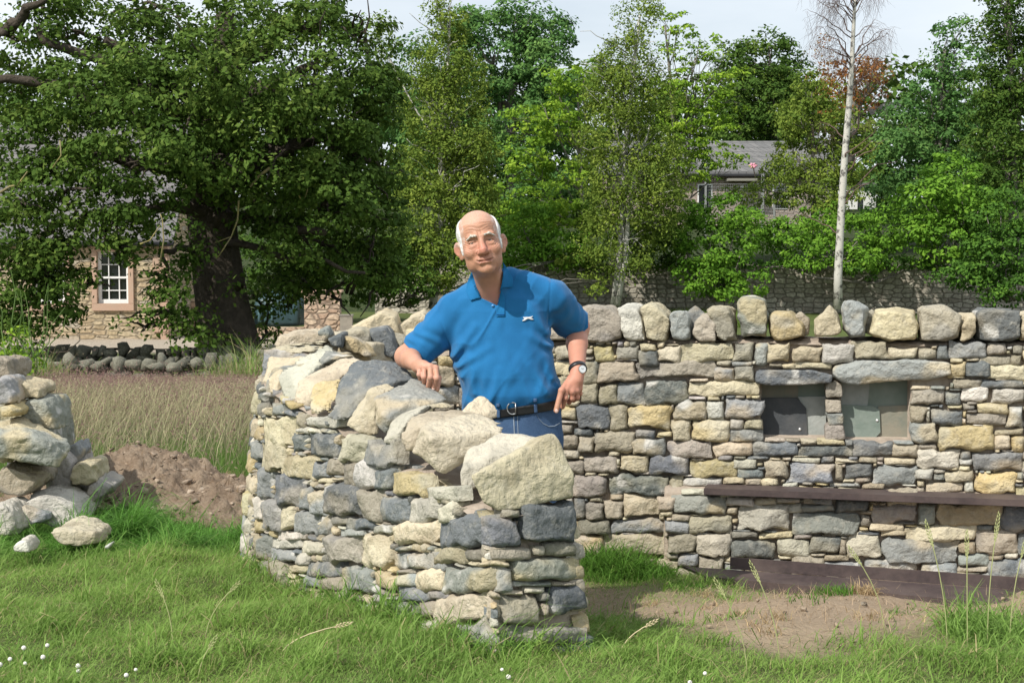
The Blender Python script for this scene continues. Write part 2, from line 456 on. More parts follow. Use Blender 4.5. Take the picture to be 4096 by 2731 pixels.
# ---- traced stones.  rows: x0 y0 x1 y1 kind, in enlarged picture positions
BACK = '''30 465 115 545 c;220 475 322 555 y;330 482 440 543 l;432 500 540 578 g;535 475 645 557 c;645 462 918 548 c;915 462 1020 550 t;1018 460 1085 570 m
1085 458 1200 556 c;1200 472 1350 556 c;1355 458 1508 550 l;1508 455 1678 537 c;1675 478 1826 538 c;1830 487 1916 532 c;1920 468 1978 538 m;1980 458 2172 535 m;2172 460 2265 520 t;2292 470 2352 515 g
2130 518 2290 570 t;2290 520 2345 570 t;235 550 430 658 t;435 555 828 635 t;820 580 912 642 m;918 575 1018 640 t;1220 558 1400 588 c;1155 562 1222 584 c
1980 558 2060 630 y;2058 556 2185 640 g;2185 570 2352 640 c;160 548 240 665 m;245 660 330 765 t;332 655 472 765 g;475 640 690 760 g;690 652 1042 720 c;1785 640 1900 685 t
1900 645 2000 685 l;2000 643 2138 680 t;2140 645 2352 680 g;2185 682 2352 760 l;2045 678 2182 750 l;1955 695 2040 768 m;1785 692 1955 765 t;150 668 240 760 t
130 768 295 885 g;297 765 388 888 t;400 765 602 885 y;622 738 782 845 m;785 742 858 838 l;860 735 1058 832 m;1785 772 1868 852 c;1868 795 1890 850 l;1892 792 2050 860 g;2120 760 2275 808 c;2060 810 2270 864 t;2275 768 2352 880 m;2050 765 2110 792 g
58 772 137 842 y;605 850 698 942 c;703 845 888 950 y;885 838 955 886 l;965 838 1052 886 c;888 890 1058 948 m;1787 855 1920 948 m;1925 865 2205 990 y;2208 885 2350 915 c;2210 918 2285 990 c;2288 917 2352 995 y
222 898 418 998 t;422 895 525 928 g;122 890 215 922 g;48 910 137 980 t;130 924 218 1003 t;405 930 580 1012 m;530 900 602 925 c;585 948 808 1028 t;810 958 1008 1025 c;1008 952 1225 1015 g;1235 968 1502 1022 g;1502 950 1700 1025 g;1702 962 1828 1025 t
1815 985 2030 1080 l;2032 995 2090 1040 m;2095 998 2342 1090 m;45 985 145 1035 m;72 1037 172 1100 t;170 1015 335 1100 t;350 1008 487 1100 c;487 1015 697 1112 g;700 1045 928 1122 y;908 1038 1028 1080 l;1062 1038 1175 1130 c;1182 1050 1412 1150 m
1412 1062 1452 1138 t;1465 1060 1598 1125 g;1600 1070 1820 1158 m;1812 1082 1905 1145 l;1908 1085 1957 1110 l;1908 1112 1955 1145 m;1960 1092 2100 1152 c;2108 1105 2310 1205 y;2315 1098 2352 1135 m;1420 1035 1530 1058 c;1660 1030 1812 1058 c
100 1118 285 1225 t;288 1112 597 1215 g;598 1118 662 1215 t;665 1130 845 1170 l;930 1085 1060 1125 g;860 1125 965 1160 c;967 1130 1043 1165 c;1045 1132 1135 1168 c;1155 1150 1225 1172 l;1385 1152 1535 1175 m;1545 1158 1665 1182 c;1870 1150 2055 1200 c;2058 1145 2100 1205 l
120 1235 172 1330 g;175 1245 265 1338 t;267 1235 360 1338 t;365 1220 540 1325 c;542 1215 620 1275 c;622 1207 875 1295 m;878 1212 1010 1255 l;1015 1213 1118 1252 c;1120 1213 1245 1240 l;1178 1245 1248 1285 l;1255 1218 1400 1250 m;1250 1252 1402 1280 m;1415 1222 1578 1282 g
1590 1250 1812 1340 t;1815 1242 1912 1340 m;1918 1242 2225 1350 c;2232 1257 2352 1375 g;150 1342 297 1412 t;300 1330 575 1400 m;578 1328 702 1388 m;700 1300 910 1382 t;928 1250 1190 1370 l;1194 1285 1530 1390 m;1537 1300 1588 1352 t;1575 1345 1748 1375 c;1752 1347 2108 1425 c
135 1420 260 1522 y;262 1412 586 1520 t;590 1395 730 1482 c;733 1390 903 1500 l;900 1382 1035 1408 g;1042 1380 1205 1410 c;907 1415 1118 1505 g;1122 1415 1288 1500 l;1292 1400 1430 1485 g;1434 1410 1470 1490 t;1472 1394 1645 1512 l;1650 1412 2018 1540 m
2022 1430 2098 1490 c;2108 1374 2305 1485 t;2308 1387 2352 1500 g;645 1487 742 1550 m;745 1500 870 1568 t;870 1504 965 1530 c;968 1520 1190 1580 m;1200 1497 1355 1590 t;1362 1490 1475 1520 c;1360 1522 1550 1590 m;1555 1514 1820 1600 m;1825 1535 2005 1615 m
2012 1492 2165 1545 m;2170 1512 2352 1610 g;2010 1550 2160 1580 c;2060 1590 2200 1640 m;2210 1615 2352 1650 l'''
ARM = '''230 690 425 850 c;275 610 350 680 m;490 690 670 745 l;400 780 482 890 g;487 785 665 920 g;670 797 835 940 l;815 837 1005 985 g;430 747 490 782 l;495 750 570 783 l;165 560 235 640 l;180 642 230 780 l;140 760 213 930 l;180 830 215 940 m
216 835 368 1000 c;337 912 528 1055 c;342 848 413 900 c;527 947 598 1038 m;600 932 718 1028 t;706 948 780 1088 t;783 947 915 1108 l;905 988 982 1110 g;984 1012 1180 1140 y;990 915 1180 995 c;1095 1000 1220 1045 l;1195 1092 1372 1178 l
145 942 230 1003 t;145 1012 198 1140 l;208 1005 283 1165 m;287 1017 463 1208 g;465 1082 515 1225 m;518 1102 612 1263 m;616 1072 805 1265 g;808 1105 928 1308 t;552 1042 620 1075 c;627 1037 700 1063 c;948 1117 1085 1148 t;932 1152 1095 1298 g;1100 1147 1276 1300 l
1280 1192 1358 1310 l;1362 1147 1470 1222 l;182 1147 246 1290 l;250 1175 333 1350 m;337 1202 412 1355 c;416 1232 562 1378 m;566 1262 632 1383 m;636 1262 713 1318 t;717 1274 878 1348 g;675 1352 823 1385 m;182 1292 240 1370 y;887 1320 1008 1368 g;942 1285 1035 1318 l
1014 1302 1280 1420 c;302 1357 478 1410 l;185 1382 270 1520 m;450 1417 588 1490 l;597 1387 793 1550 t;797 1367 988 1555 c;272 1462 413 1530 m;1017 1437 1092 1478 g;1097 1430 1222 1528 l;1227 1442 1420 1545 c;275 1400 445 1458 l;420 1492 490 1560 l'''
ARM8 = '''138 582 520 700 m;155 705 300 738 t;185 742 312 840 m;314 712 518 870 c;522 700 880 885 m;178 842 400 945 g;403 872 515 930 g;0 895 60 960 l;62 912 170 942 l;45 955 325 1130 m;332 950 465 1060 t;464 912 943 1125 c;507 1130 620 1170 y;322 1070 500 1290 l;503 1175 605 1290 l;610 1128 978 1340 m;0 1135 315 1200 c;505 307 858 535 g;690 545 850 640 t;790 650 900 695 c'''
ARM7 = '''1545 825 1600 1000 m;1602 852 1808 1060 t;1815 872 1925 918 c;1930 860 2140 945 g;1865 815 1925 868 c;1898 947 1995 1010 m;2000 952 2140 1035 t;2143 887 2352 1045 m;1812 967 1880 1040 c;1867 1045 2050 1180 c;2062 1047 2262 1200 t;2267 1112 2352 1230 m;1602 692 1690 850 m;1700 702 1850 765 l;1695 770 1855 848 m'''
END8 = '''1100 222 1515 495 g;965 255 1090 312 t;870 318 1085 535 g;855 542 1190 645 t;1200 532 1275 610 t;1280 505 1518 608 t;795 650 1015 690 c;893 705 1040 880 m;1040 622 1572 795 m;1045 800 1330 835 m;745 887 942 935 c;960 868 1118 900 c;1132 842 1278 888 l;1240 880 1308 950 g;1318 845 1640 1030 g;1335 800 1520 835 t;949 907 1250 1120 t;1257 962 1308 1058 t;1500 1035 1640 1050 m;984 1130 1688 1270 t;1035 1275 1690 1345 g'''  # last row: shadow under the bottom stone, put in as a dark grey stone
def parse(txt, sx, sy, k):
    out = []
    for row in txt.replace('\n', ';').split(';'):
        a = row.split()
        if len(a) == 5: out.append([sx+float(a[0])*k, sy+float(a[1])*k, sx+float(a[2])*k, sy+float(a[3])*k, a[4]])
    return out
SILL = None
def lay(face, cv, rows, near=True, extra=None, smin_=0.0, smax_=99, jit=3.0):
    for x0, y0, x1, y1, c in rows:
        j = lambda: rng.uniform(-jit, jit)*1.5
        pts = [(x0+j(), y1+j()), (x1+j(), y1+j()), (x1+j(), y0+j()), (x0+j(), y0+j())]
        q = [face.pick(*p, near) for p in pts]
        q = [(min(max(a, smin_), smax_), b) for a, b in q]
        if face is fo:
            q = [(a if a < 3.3 else 0.0, b) for a, b in q]; q = [q[1], q[0], q[3], q[2]]
        bx = cv.box(q)
        I, J = quadmask(cv, q)
        if bx[2]-bx[0] < .015 or (len(I) and cv.G[I, J].mean() > .35): continue
        cv.G[I, J] = True
        c_ = np.mean(q, 0); q = [tuple(c_+(np.array(p)-c_)*(1+.004/max(.02, abs(p_-c__)))) if False else p for p, p_, c__ in zip(q, [1]*4, [0]*4)]
        zt = float(face.top((bx[0]+bx[2])/2))
        if bx[1] > zt: continue
        masonry.add(face, q, c, extra=extra((bx[0]+bx[2])/2, (bx[1]+bx[3])/2) if extra else 0)

sl_led = fi.pick(2655, 2100, False)[0]
zl_led = fi.pick(3400, 1966, False)[1]
n1 = fi.pick(3046, 1535, False); n2 = fi.pick(3640, 1760, False)
NS0, NS1, NZ0, NZ1 = n1[0], n2[0], n2[1], n1[1]
led = lambda a, b: .09 if (a > sl_led and b < zl_led) else 0.0
ci = Cover(fi); co = Cover(fo); ce = Cover(fe)
ci.put((NS0, NZ0, NS1, NZ1+.02))
# long stones over the two window recesses are parts of their own: keep their places free
LINT = [(1015, 592, 1398, 668, 'g'), (1402, 547, 1985, 655, 'm')]
for a in LINT:
    x0, y0, x1, y1 = 2200+a[0]*.806, 1000+a[1]*.806, 2200+a[2]*.806, 1000+a[3]*.806
    q = [fi.pick(x0, y1, False), fi.pick(x1, y0, False)]; ci.put((q[0][0], q[0][1], q[1][0], q[1][1]))
lay(fi, ci, parse(BACK, 2200, 1000, .8061), False, led)
lay(fo, co, parse(ARM8, 1500, 1900, .53)+parse(ARM, 900, 1200, .6803)+parse(ARM7, 0, 1700, .6378), True)
def lay_end(rows):
    for x0, y0, x1, y1, c in rows:
        # corners on the end face, which leans out towards its foot
        def pk(sx, sy):
            u = (sx/4-512)/F; v = (341-sy/4)/F; dy = math.cos(TH)+v*math.sin(TH); dz = -math.sin(TH)+v*math.cos(TH); r = u/dy
            z = .3; L = fe.len; t = (EB-EA)/L; n = fe.nor(0.0)
            for _ in range(5):
                o = fe.b*(.43-z); A = EA+n*o
                k = (r*A[1]-A[0])/(t[0]-r*t[1]); z = CAMZ+dz/dy*(A[1]+t[1]*k)
            return k, z
        q = [pk(x0, y1), pk(x1, y1), pk(x1, y0), pk(x0, y0)]
        q = [((a+.10*min(max(.43-b, 0), 1))*fe.len/(fe.len+.15*min(max(.43-b, 0), 1)), b) for a, b in q]
        q = [(min(max(a, .0), fe.len), b) for a, b in q]
        bx = cv_box(q); ce.put((max(bx[0], 0), bx[1], bx[2], bx[3]))
        masonry.add(fe, q, c, cell=.0105)
def cv_box(q): q = np.array(q); return q[:, 0].min(), q[:, 1].min(), q[:, 0].max(), q[:, 1].max()
lay_end(parse(END8, 1500, 1900, .53))
zbi = lambda q: float(ground_np(*fi.plan(q)))-.06
zbo = lambda q: float(ground_np(*fo.plan(q)))-.06
vis0 = fi.pick(2230, 1700, False)[0]
fill(masonry, ci, 0.0, fi.len, zbi, BIG, None, .004, extra=led)
fill(masonry, co, 0.0, 3.6, zbo, BIG, [2500, 4000, 6000, 8000, 12000, 9000], .004)
fill(masonry, co, 3.6, fo.len, zbo, BIG[:4], [3000, 3000, 3000, 2500], .006)
fill(masonry, ce, 0.0, fe.len, lambda q: -.04, BIG[2:], [1200, 2500, 4000, 4000], .004)
masonry.build('masonry', wall)

# ---- mortar and rubble core behind the stones, with the two recesses left open
def _unused(): pass
def sheet(face, s0, s1, ds, d_of, z_lo, flip, dz_top=0):
    S = np.linspace(s0, s1, max(2, int((s1-s0)/ds))); K = 60 if ds < .03 else 40
    T = np.linspace(0, 1, K)
    a, t = np.meshgrid(S, T, indexing='ij')
    top = face.top(a)+dz_top; zz = z_lo+(top-z_lo)*t
    dd = d_of(a, zz)
    P = face.pt(a, zz, dd); P3 = P.reshape(-1, 3)
    nz = fbm(P3, 17, 2, 3).reshape(a.shape)*.012
    P = face.pt(a, zz, dd+nz); n0, n1_ = a.shape
    idx = np.arange(n0*n1_).reshape(n0, n1_)
    Q = np.stack([idx[:-1, :-1], idx[1:, :-1], idx[1:, 1:], idx[:-1, 1:]], -1).reshape(-1, 4)
    if flip: Q = Q[:, ::-1]
    return P, Q
VV = []; QQ = []; nv_ = 0
def rec(a, z):
    inside = (a > NS0) & (a < NS1) & (z > NZ0) & (z < NZ1+.03)
    return np.where(inside, -.155, np.where((a > sl_led) & (z < zl_led), .056, -.036))
Pi, Qi = sheet(fi, .03, fi.len, .015, rec, -.5, False)
Po, Qo = sheet(fo, .03, fo.len, .03, lambda a, z: np.full_like(a, -.036), -.5, True)
Pe, Qe = sheet(fe, .02, fe.len-.02, .03, lambda a, z: np.full_like(a, -.034), -.5, False)
for P, Q in ((Pi, Qi), (Po, Qo), (Pe, Qe)):
    VV.append(P.reshape(-1, 3)); QQ.append(Q+nv_); nv_ += P.shape[0]*P.shape[1]
# bed of mortar on top
A = np.linspace(0, 1, 240); Bt = np.linspace(0, 1, 14)
pa = fo.pt(A*fo.len, fo.top(A*fo.len), np.zeros_like(A)-.01); pb = fi.pt(A*fi.len, fi.top(A*fi.len), np.zeros_like(A)-.01)
top = pa[:, None]*(1-Bt[None, :, None])+pb[:, None]*Bt[None, :, None]
top[..., 2] += .022*np.sin(math.pi*Bt)[None]**.5+fbm(top.reshape(-1, 3), 12, 5, 3).reshape(top.shape[:2])*.016
idx = np.arange(240*14).reshape(240, 14)
VV.append(top.reshape(-1, 3)); QQ.append(np.stack([idx[:-1, :-1], idx[1:, :-1], idx[1:, 1:], idx[:-1, 1:]], -1).reshape(-1, 4)+nv_)
me = mesh_np('mortar_core', np.vstack(VV), np.vstack(QQ)); link('mortar_core', me, M_mortar, wall)
s_l = Stones()
# flat chips laid on the top bed along both edges
cv_t = [0]
def rock_mesh(name, pts, code, parent=None, h=.0088, rough=.012, seed=None, chips=12, soft=.0025, strata=.0, matl=None, label=None):
    """faceted boulder: hull of the given points, worn and chipped"""
    seed = seed if seed is not None else rng.uniform(0, 500)
    bm = bmesh.new()
    for p in pts: bm.verts.new(p)
    r = bmesh.ops.convex_hull(bm, input=bm.verts)
    bm.normal_update()
    pl = {}
    for f_ in bm.faces:
        n = np.array(f_.normal); dd = float(n@np.array(f_.verts[0].co))
        if np.linalg.norm(n) < .5: continue
        key = tuple(np.round(n, 1))+(round(dd, 2),)
        pl[key] = (n, dd)
    bm.free()
    PL = list(pl.values()); Nn = np.array([a for a, b in PL]); Dd = np.array([b for a, b in PL])
    P_ = np.array([tuple(p) for p in pts]); cen = P_.mean(0)
    sg = np.sign(Dd-Nn@cen); Nn = Nn*sg[:, None]; Dd = Dd*sg
    ext = P_.max(0)-P_.min(0); sz = float(ext.max())
    rgh = min(rough, sz*.06)*.75
    rs = np.random.default_rng(int(seed*97) % 99991)
    nc = chips; cn_ = rs.normal(0, 1, (nc, 3)); cn_ /= np.linalg.norm(cn_, axis=1)[:, None]
    cd_ = (P_@cn_.T).max(0)-rs.uniform(.004, .04, nc)*sz
    Nn = np.vstack([Nn, cn_]); Dd = np.concatenate([Dd, cd_])
    def f(P):
        k = soft*.6
        v = (P@Nn.T-Dd)
        m = v.max(1); d_ = m+k*np.log(np.exp(np.clip((v-m[:, None])/k, -40, 0)).sum(1))
        q = P+.02*np.stack([vnoise(P, 14, seed+1), vnoise(P, 14, seed+2), vnoise(P, 14, seed+3)], 1)
        n = rgh*(fbm(q, 8, seed, 5)*1.0+.75*(np.abs(vnoise(q, 13, seed+8))-.35)+.5*(np.abs(vnoise(q, 29, seed+9))-.3))
        # conchoidal chips and ledges
        led_ = np.round((q@np.array([.25, .2, .95]))*28+vnoise(q, 5, seed+4)*1.5)
        n2 = rgh*.45*(np.sin(led_*12.9898+seed)*43758.5453 % 1-.5)
        return d_-n-n2
    hh = max(h, sz/60)
    V, Q = snets(f, P_.min(0)-.03, P_.max(0)+.03, hh, 1.15)
    me = mesh_np(name, V, Q); cattr(me, stone_cols(V, code, seed))
    return link(name, me, matl or M_stone, parent)

# ---- lintels, recess slates and the small pillar between them
def wp(face, x6, y6, d):
    """point on a wall face (enlarged right-hand picture), moved d out of the face"""
    a, z = face.pick(2200+x6*.8061, 1000+y6*.8061, False)
    return Vector(face.pt(a, z, np.float64(d)))
def slab(name, outline, code, d0, d1, **k):
    pts = [wp(fi, x, y, d0) for x, y in outline]+[wp(fi, x, y, d1) for x, y in outline]
    c = sum((Vector(p) for p in pts), Vector())/len(pts)
    return rock_mesh(name, pts, code, wall, **k)
l1 = slab('lintel', [(1015, 600), (1012, 655), (1100, 672), (1270, 674), (1395, 655), (1402, 608), (1300, 592), (1040, 590)], 'g', .03, -.2)
l1['label'] = 'dark grey lintel with a white mineral patch, over the left recess'
l2 = slab('lintel', [(1402, 590), (1410, 640), (1480, 664), (1700, 640), (1880, 640), (1985, 610), (1985, 560), (1900, 545), (1550, 545), (1410, 568)], 'm', .035, -.2)
l2['label'] = 'longer grey lintel with tan ends, over the right recess'
for oc, out_ in (('t', [(1365, 680), (1372, 655), (1420, 648), (1450, 670), (1452, 730), (1368, 735)]), ('t', [(1365, 742), (1445, 742), (1450, 805), (1370, 808)]),
                 ('m', [(1368, 812), (1455, 808), (1458, 862), (1385, 868)]), ('t', [(1362, 880), (1375, 866), (1455, 866), (1470, 940), (1365, 948)])):
    slab('pillar_stone', out_, oc, -.005, -.15, h=.007, rough=.006)
SL = [mat('slate_dark', (.055, .06, .065), .7, noise=(12, (.10, .10, .10), .6), noise2=(5, (.13, .10, .06), .3, .6, .8), bump=.003, bscale=50),
      mat('slate_green', (.16, .20, .17), .7, noise=(9, (.24, .27, .24), .7), bump=.003, bscale=40),
      mat('slate_pale', (.27, .29, .27), .75, noise=(15, (.36, .37, .35), .7), bump=.004, bscale=60),
      mat('slate_tan', (.24, .22, .17), .75, noise=(9, (.16, .18, .15), .7), bump=.003, bscale=40)]
def slate(pts, mi, d, name='slate'):
    m = MB(); fr = [wp(fi, x, y, d) for x, y in pts]; bk = [wp(fi, x, y, d-.012) for x, y in pts]
    nn = (bk[0]-fr[0]); m.prism(fr, nn); return m.build(name, SL[mi], wall)
slate([(1030, 745), (1060, 742), (1225, 742), (1272, 795), (1278, 945), (1030, 945)], 0, -.112)
slate([(1230, 738), (1372, 736), (1372, 945), (1262, 945), (1262, 800)], 2, -.122)
slate([(1232, 655), (1372, 650), (1372, 745), (1232, 750)], 1, -.134)
slate([(1035, 655), (1236, 655), (1236, 750), (1035, 755)], 3, -.140)
slate([(1445, 660), (1588, 655), (1590, 690), (1580, 790), (1445, 785)], 2, -.118)
slate([(1582, 640), (1800, 640), (1800, 800), (1578, 800)], 1, -.130)
slate([(1445, 776), (1600, 782), (1640, 800), (1645, 915), (1620, 942), (1445, 945)], 1, -.106)
slate([(1634, 785), (1800, 780), (1800, 945), (1634, 945)], 3, -.120)
M_nail = mat('galvanised_nail', (.75, .75, .75), .35, metal=.6)
for x, y, d_ in ((1240, 900, -.112), (1628, 855, -.106)):
    m = MB(); c = wp(fi, x, y, d_); n = (wp(fi, x, y, d_+.01)-c).normalized()
    m.tube([c, c+n*.004, c+n*.007], [.008, .007, .003], 10); m.build('nail_head', M_nail, wall, True)

# ---- coping stones of the back wall
COP = '''t 150,290 160,465 290,465 362,440 365,330 300,280 190,275
l 325,290 365,450 400,468 486,460 470,350 440,282 380,270
c 445,280 480,440 580,468 602,360 580,320 520,270 480,263
m 588,320 605,440 640,452 702,448 700,340 660,295 620,298
t 705,360 708,435 740,458 822,458 835,370 810,322 750,320
t 765,300 800,280 880,284 912,300 926,445 840,455 835,350
m 918,270 940,235 1010,227 1065,250 1085,330 1072,432 955,432 930,330
y 1087,330 1120,310 1200,310 1260,370 1266,435 1170,452 1093,440
c 1315,350 1390,270 1430,310 1452,410 1380,432 1318,425
m 1450,290 1470,250 1540,265 1582,290 1570,425 1500,440 1460,400
c 1568,415 1620,300 1730,292 1815,310 1836,380 1825,445 1680,452
t 1834,300 1850,282 1970,280 2046,330 2032,435 1960,455 1838,450
c 2035,360 2060,325 2118,318 2119,405 2090,448 2035,450
g 2119,310 2150,292 2336,300 2341,435 2290,455 2124,452
c 2330,360 2345,320 2400,310 2470,330 2480,450 2335,450
l 2470,330 2500,290 2600,290 2640,320 2640,450 2480,450
m 2640,320 2680,300 2800,300 2820,440 2650,450
t 2820,330 2860,290 2980,300 3000,440 2830,450
t -140,340 -120,300 20,285 60,330 110,390 100,455 -130,460
c -420,330 -380,290 -200,290 -150,330 -150,455 -420,455'''
for row in COP.split('\n'):
    a = row.split(); pts = [tuple(map(float, p.split(','))) for p in a[1:]]
    c = np.mean(pts, 0); fr = [c+(np.array(p)-c)*.9 for p in pts]; dp = rng.uniform(.26, .34)
    P = [wp(fi, x, y, .035) for x, y in fr]+[wp(fi, x, y, -.04) for x, y in pts]+[wp(fi, *(c+(np.array(p)-c)*.93), -dp) for p in pts]
    rock_mesh('coping_stone', P, a[0], wall, rough=.017)
for x, y, s_, cc in ((1235, 330, 1, 't'), (1595, 320, 1, 't'), (700, 300, 1, 'm')):
    P = [wp(fi, x+dx, y+dy, -.12-dd) for dd in (0, .12) for dx, dy in ((-40, 100), (50, 100), (55, 20), (10, -20), (-30, 10))]
    rock_mesh('coping_stone', P, cc, wall)

# ---- coping stones of the curved arm; plane t metres along the arm, points in the enlarged left picture
AD = (fo.plan(1.6)-fo.plan(0)); AD = AD/np.linalg.norm(AD); AX = np.array([AD[1], -AD[0]])
def arm(x5, y5, t):
    sx, sy = 900+x5*.6803, 1200+y5*.6803
    u = (sx/4-512)/F; v = (341-sy/4)/F; dy = math.cos(TH)+v*math.sin(TH); dz = -math.sin(TH)+v*math.cos(TH); r = u/dy
    A0 = fo.plan(0.0)+AD*t
    k = (r*A0[1]-A0[0])/(AX[0]-r*AX[1]); Y = A0[1]+AX[1]*k
    return Vector((A0[0]+AX[0]*k, Y, CAMZ+dz/dy*Y))
ACOP = [
 ('c', [(1450,1030,.04),(1470,1110,.03),(1515,1190,.02),(1590,1240,.02),(1820,1207,.02),(2060,1165,.02),(2048,1010,.03),(1985,900,.06),(1945,785,.10),(1930,783,.16),(1850,800,.14),(1650,935,.08),(1460,1020,.12),(1880,790,.26),(1640,930,.24),(2040,1160,.2),(1560,1200,.22)]),
 ('l', [(1375,1000,.32),(1385,1100,.30),(1450,1130,.28),(1640,950,.28),(1840,812,.28),(1860,800,.34),(1750,783,.4),(1620,775,.44),(1450,850,.42),(1400,930,.4),(1400,1080,.48),(1740,830,.5)]),
 ('c', [(1212,800,.50),(1210,940,.50),(1255,1010,.49),(1330,1015,.49),(1412,890,.48),(1530,805,.48),(1675,775,.48),(1095,890,.62),(1150,728,.62),(1220,775,.52),(1300,690,.70),(1500,664,.70),(1600,705,.66),(1150,900,.7)]),
 ('c', [(1025,800,.74),(1058,885,.72),(1100,885,.70),(1140,745,.70),(1250,700,.70),(1500,672,.70),(1600,700,.70),(1060,715,.80),(1120,655,.84),(1250,650,.86),(1420,640,.88)]),
 ('c', [(1372,690,.76),(1400,640,.84),(1470,565,.86),(1500,553,.86),(1560,590,.82),(1606,640,.78),(1606,700,.76),(1500,675,.76),(1480,620,.96)]),
 ('l', [(935,830,.88),(1000,865,.84),(1040,855,.82),(1035,765,.82),(1110,660,.84),(1210,618,.9),(1190,600,.98),(1010,670,.98),(960,760,.96)]),
 ('y', [(1110,660,.9),(1190,602,.98),(1290,578,1.0),(1420,600,.96),(1350,645,.9),(1240,665,.88)]),
 ('m', [(905,655,.98),(960,780,.96),(925,800,1.0),(882,720,1.04),(960,690,.95),(1060,625,.95),(1200,612,.95),(1295,585,.96),(878,570,1.14),(950,540,1.16),(1060,480,1.18),(1130,458,1.18),(1200,500,1.14),(1285,560,1.04)]),
 ('c', [(705,730,1.22),(850,520,1.26),(960,478,1.28),(1015,498,1.24),(890,575,1.14),(872,690,1.12),(900,795,1.10),(790,788,1.16),(740,700,1.3),(900,500,1.36)]),
 ('g', [(605,690,1.36),(700,714,1.30),(785,650,1.28),(880,505,1.27),(1010,480,1.26),(1130,458,1.27),(1105,430,1.36),(1000,360,1.44),(880,348,1.46),(765,344,1.48),(690,440,1.46),(635,570,1.44),(960,400,1.50)]),
 ('y', [(475,600,1.66),(520,500,1.68),(560,472,1.68),(700,460,1.62),(690,525,1.56),(640,600,1.55),(605,688,1.52),(560,692,1.54),(500,662,1.6),(600,470,1.78)]),
 ('c', [(405,600,1.86),(430,480,1.92),(530,400,1.96),(640,342,1.98),(780,340,1.86),(770,385,1.78),(700,455,1.74),(560,470,1.76),(505,540,1.76),(480,645,1.76),(430,632,1.82)]),
 ('m', [(525,350,2.1),(590,290,2.15),(720,300,2.1),(780,320,2.0),(700,335,1.95),(620,342,1.95),(560,388,2.0)]),
 ('l', [(312,450,2.12),(330,410,2.2),(480,330,2.25),(600,262,2.3),(700,300,2.2),(600,350,2.05),(530,395,2.0),(440,480,1.96),(400,605,1.92),(340,565,2.0)]),
 ('c', [(225,400,2.4),(250,325,2.46),(400,292,2.5),(540,288,2.4),(460,340,2.28),(335,415,2.2),(312,545,2.16),(262,560,2.2),(228,480,2.3)]),
 ('c', [(258,290,2.55),(270,268,2.6),(420,262,2.55),(600,235,2.45),(625,262,2.35),(520,295,2.3),(330,325,2.4),(262,322,2.48)]),
]
for code, pts in ACOP:
    rock_mesh('coping_stone', [arm(x, y, t) for x, y, t in pts], code, wall, rough=.013, soft=.0015, chips=4, h=.0078)
def p5(x, y, Y): return at(900+x*.6803, 1200+y*.6803, Y)
TURN = [
 ('c', 7.55, .3, [(265,270),(310,202),(440,188),(600,185),(625,230),(590,258),(430,288),(300,295)]),
 ('m', 7.55, .25, [(540,180),(600,155),(625,200),(600,230),(545,205)]),
 ('g', 7.45, .25, [(600,230),(640,202),(700,188),(702,240),(690,285),(630,268)]),
 ('t', 7.75, .25, [(700,200),(690,182),(790,165),(862,200),(860,255),(780,262),(700,230)]),
 ('y', 7.5, .2, [(690,210),(760,228),(862,310),(885,345),(830,345),(740,302),(690,280)]),
 ('c', 8.05, .3, [(735,157),(830,100),(930,56),(1005,90),(1012,180),(1050,250),(1020,290),(960,250),(900,200),(800,172)]),
 ('g', 7.8, .25, [(835,170),(940,150),(1000,240),(1022,300),(990,352),(900,322),(850,262)]),
 ('c', 8.1, .3, [(1005,150),(1160,58),(1200,90),(1240,200),(1240,330),(1060,320),(1010,240)]),
 ('t', 8.05, .3, [(1230,90),(1420,60),(1480,120),(1500,330),(1240,330)]),
 ('c', 8.05, .3, [(1490,90),(1640,60),(1730,100),(1730,330),(1500,330)]),
 ('m', 7.9, .25, [(640,300),(760,290),(900,320),(1010,340),(1000,420),(860,380),(720,340)]),
]
for code, Y, dp, pts in TURN:
    P = [p5(x, y, Y) for x, y in pts]; c = sum(P, Vector())/len(P)
    q = [c+(p-c)*.9+Vector((0, dp, 0))+(p-c)*0 for p in P]; m_ = [c+(p-c)*1.0+Vector((0, dp*.35, 0)) for p in P]
    f0 = [c+(p-c)*.88 for p in P]
    rock_mesh('coping_stone', f0+m_+q, code, wall, rough=.017)
# filler stones bedded behind the visible coping so nothing floats when seen from the side
for k in range(9):
    s_ = 2.35+k*.22; a = Vector(fo.pt(np.float64(s_), fo.top(s_), np.float64(-.04))); b = Vector(fi.pt(np.float64(s_*.82), fi.top(s_*.82), np.float64(-.04)))
    P = []
    for w_ in (.04, .5, .96):
        for dz, e in ((-.03, .10), (.10+.05*rng.random(), .07)):
            c_ = a.lerp(b, w_); t_ = Vector((-(b-a).y, (b-a).x, 0)).normalized()
            P += [c_+t_*e+Vector((0, 0, dz)), c_-t_*e+Vector((0, 0, dz))]
    rock_mesh('coping_stone', P, pick_code(), wall, rough=.014)
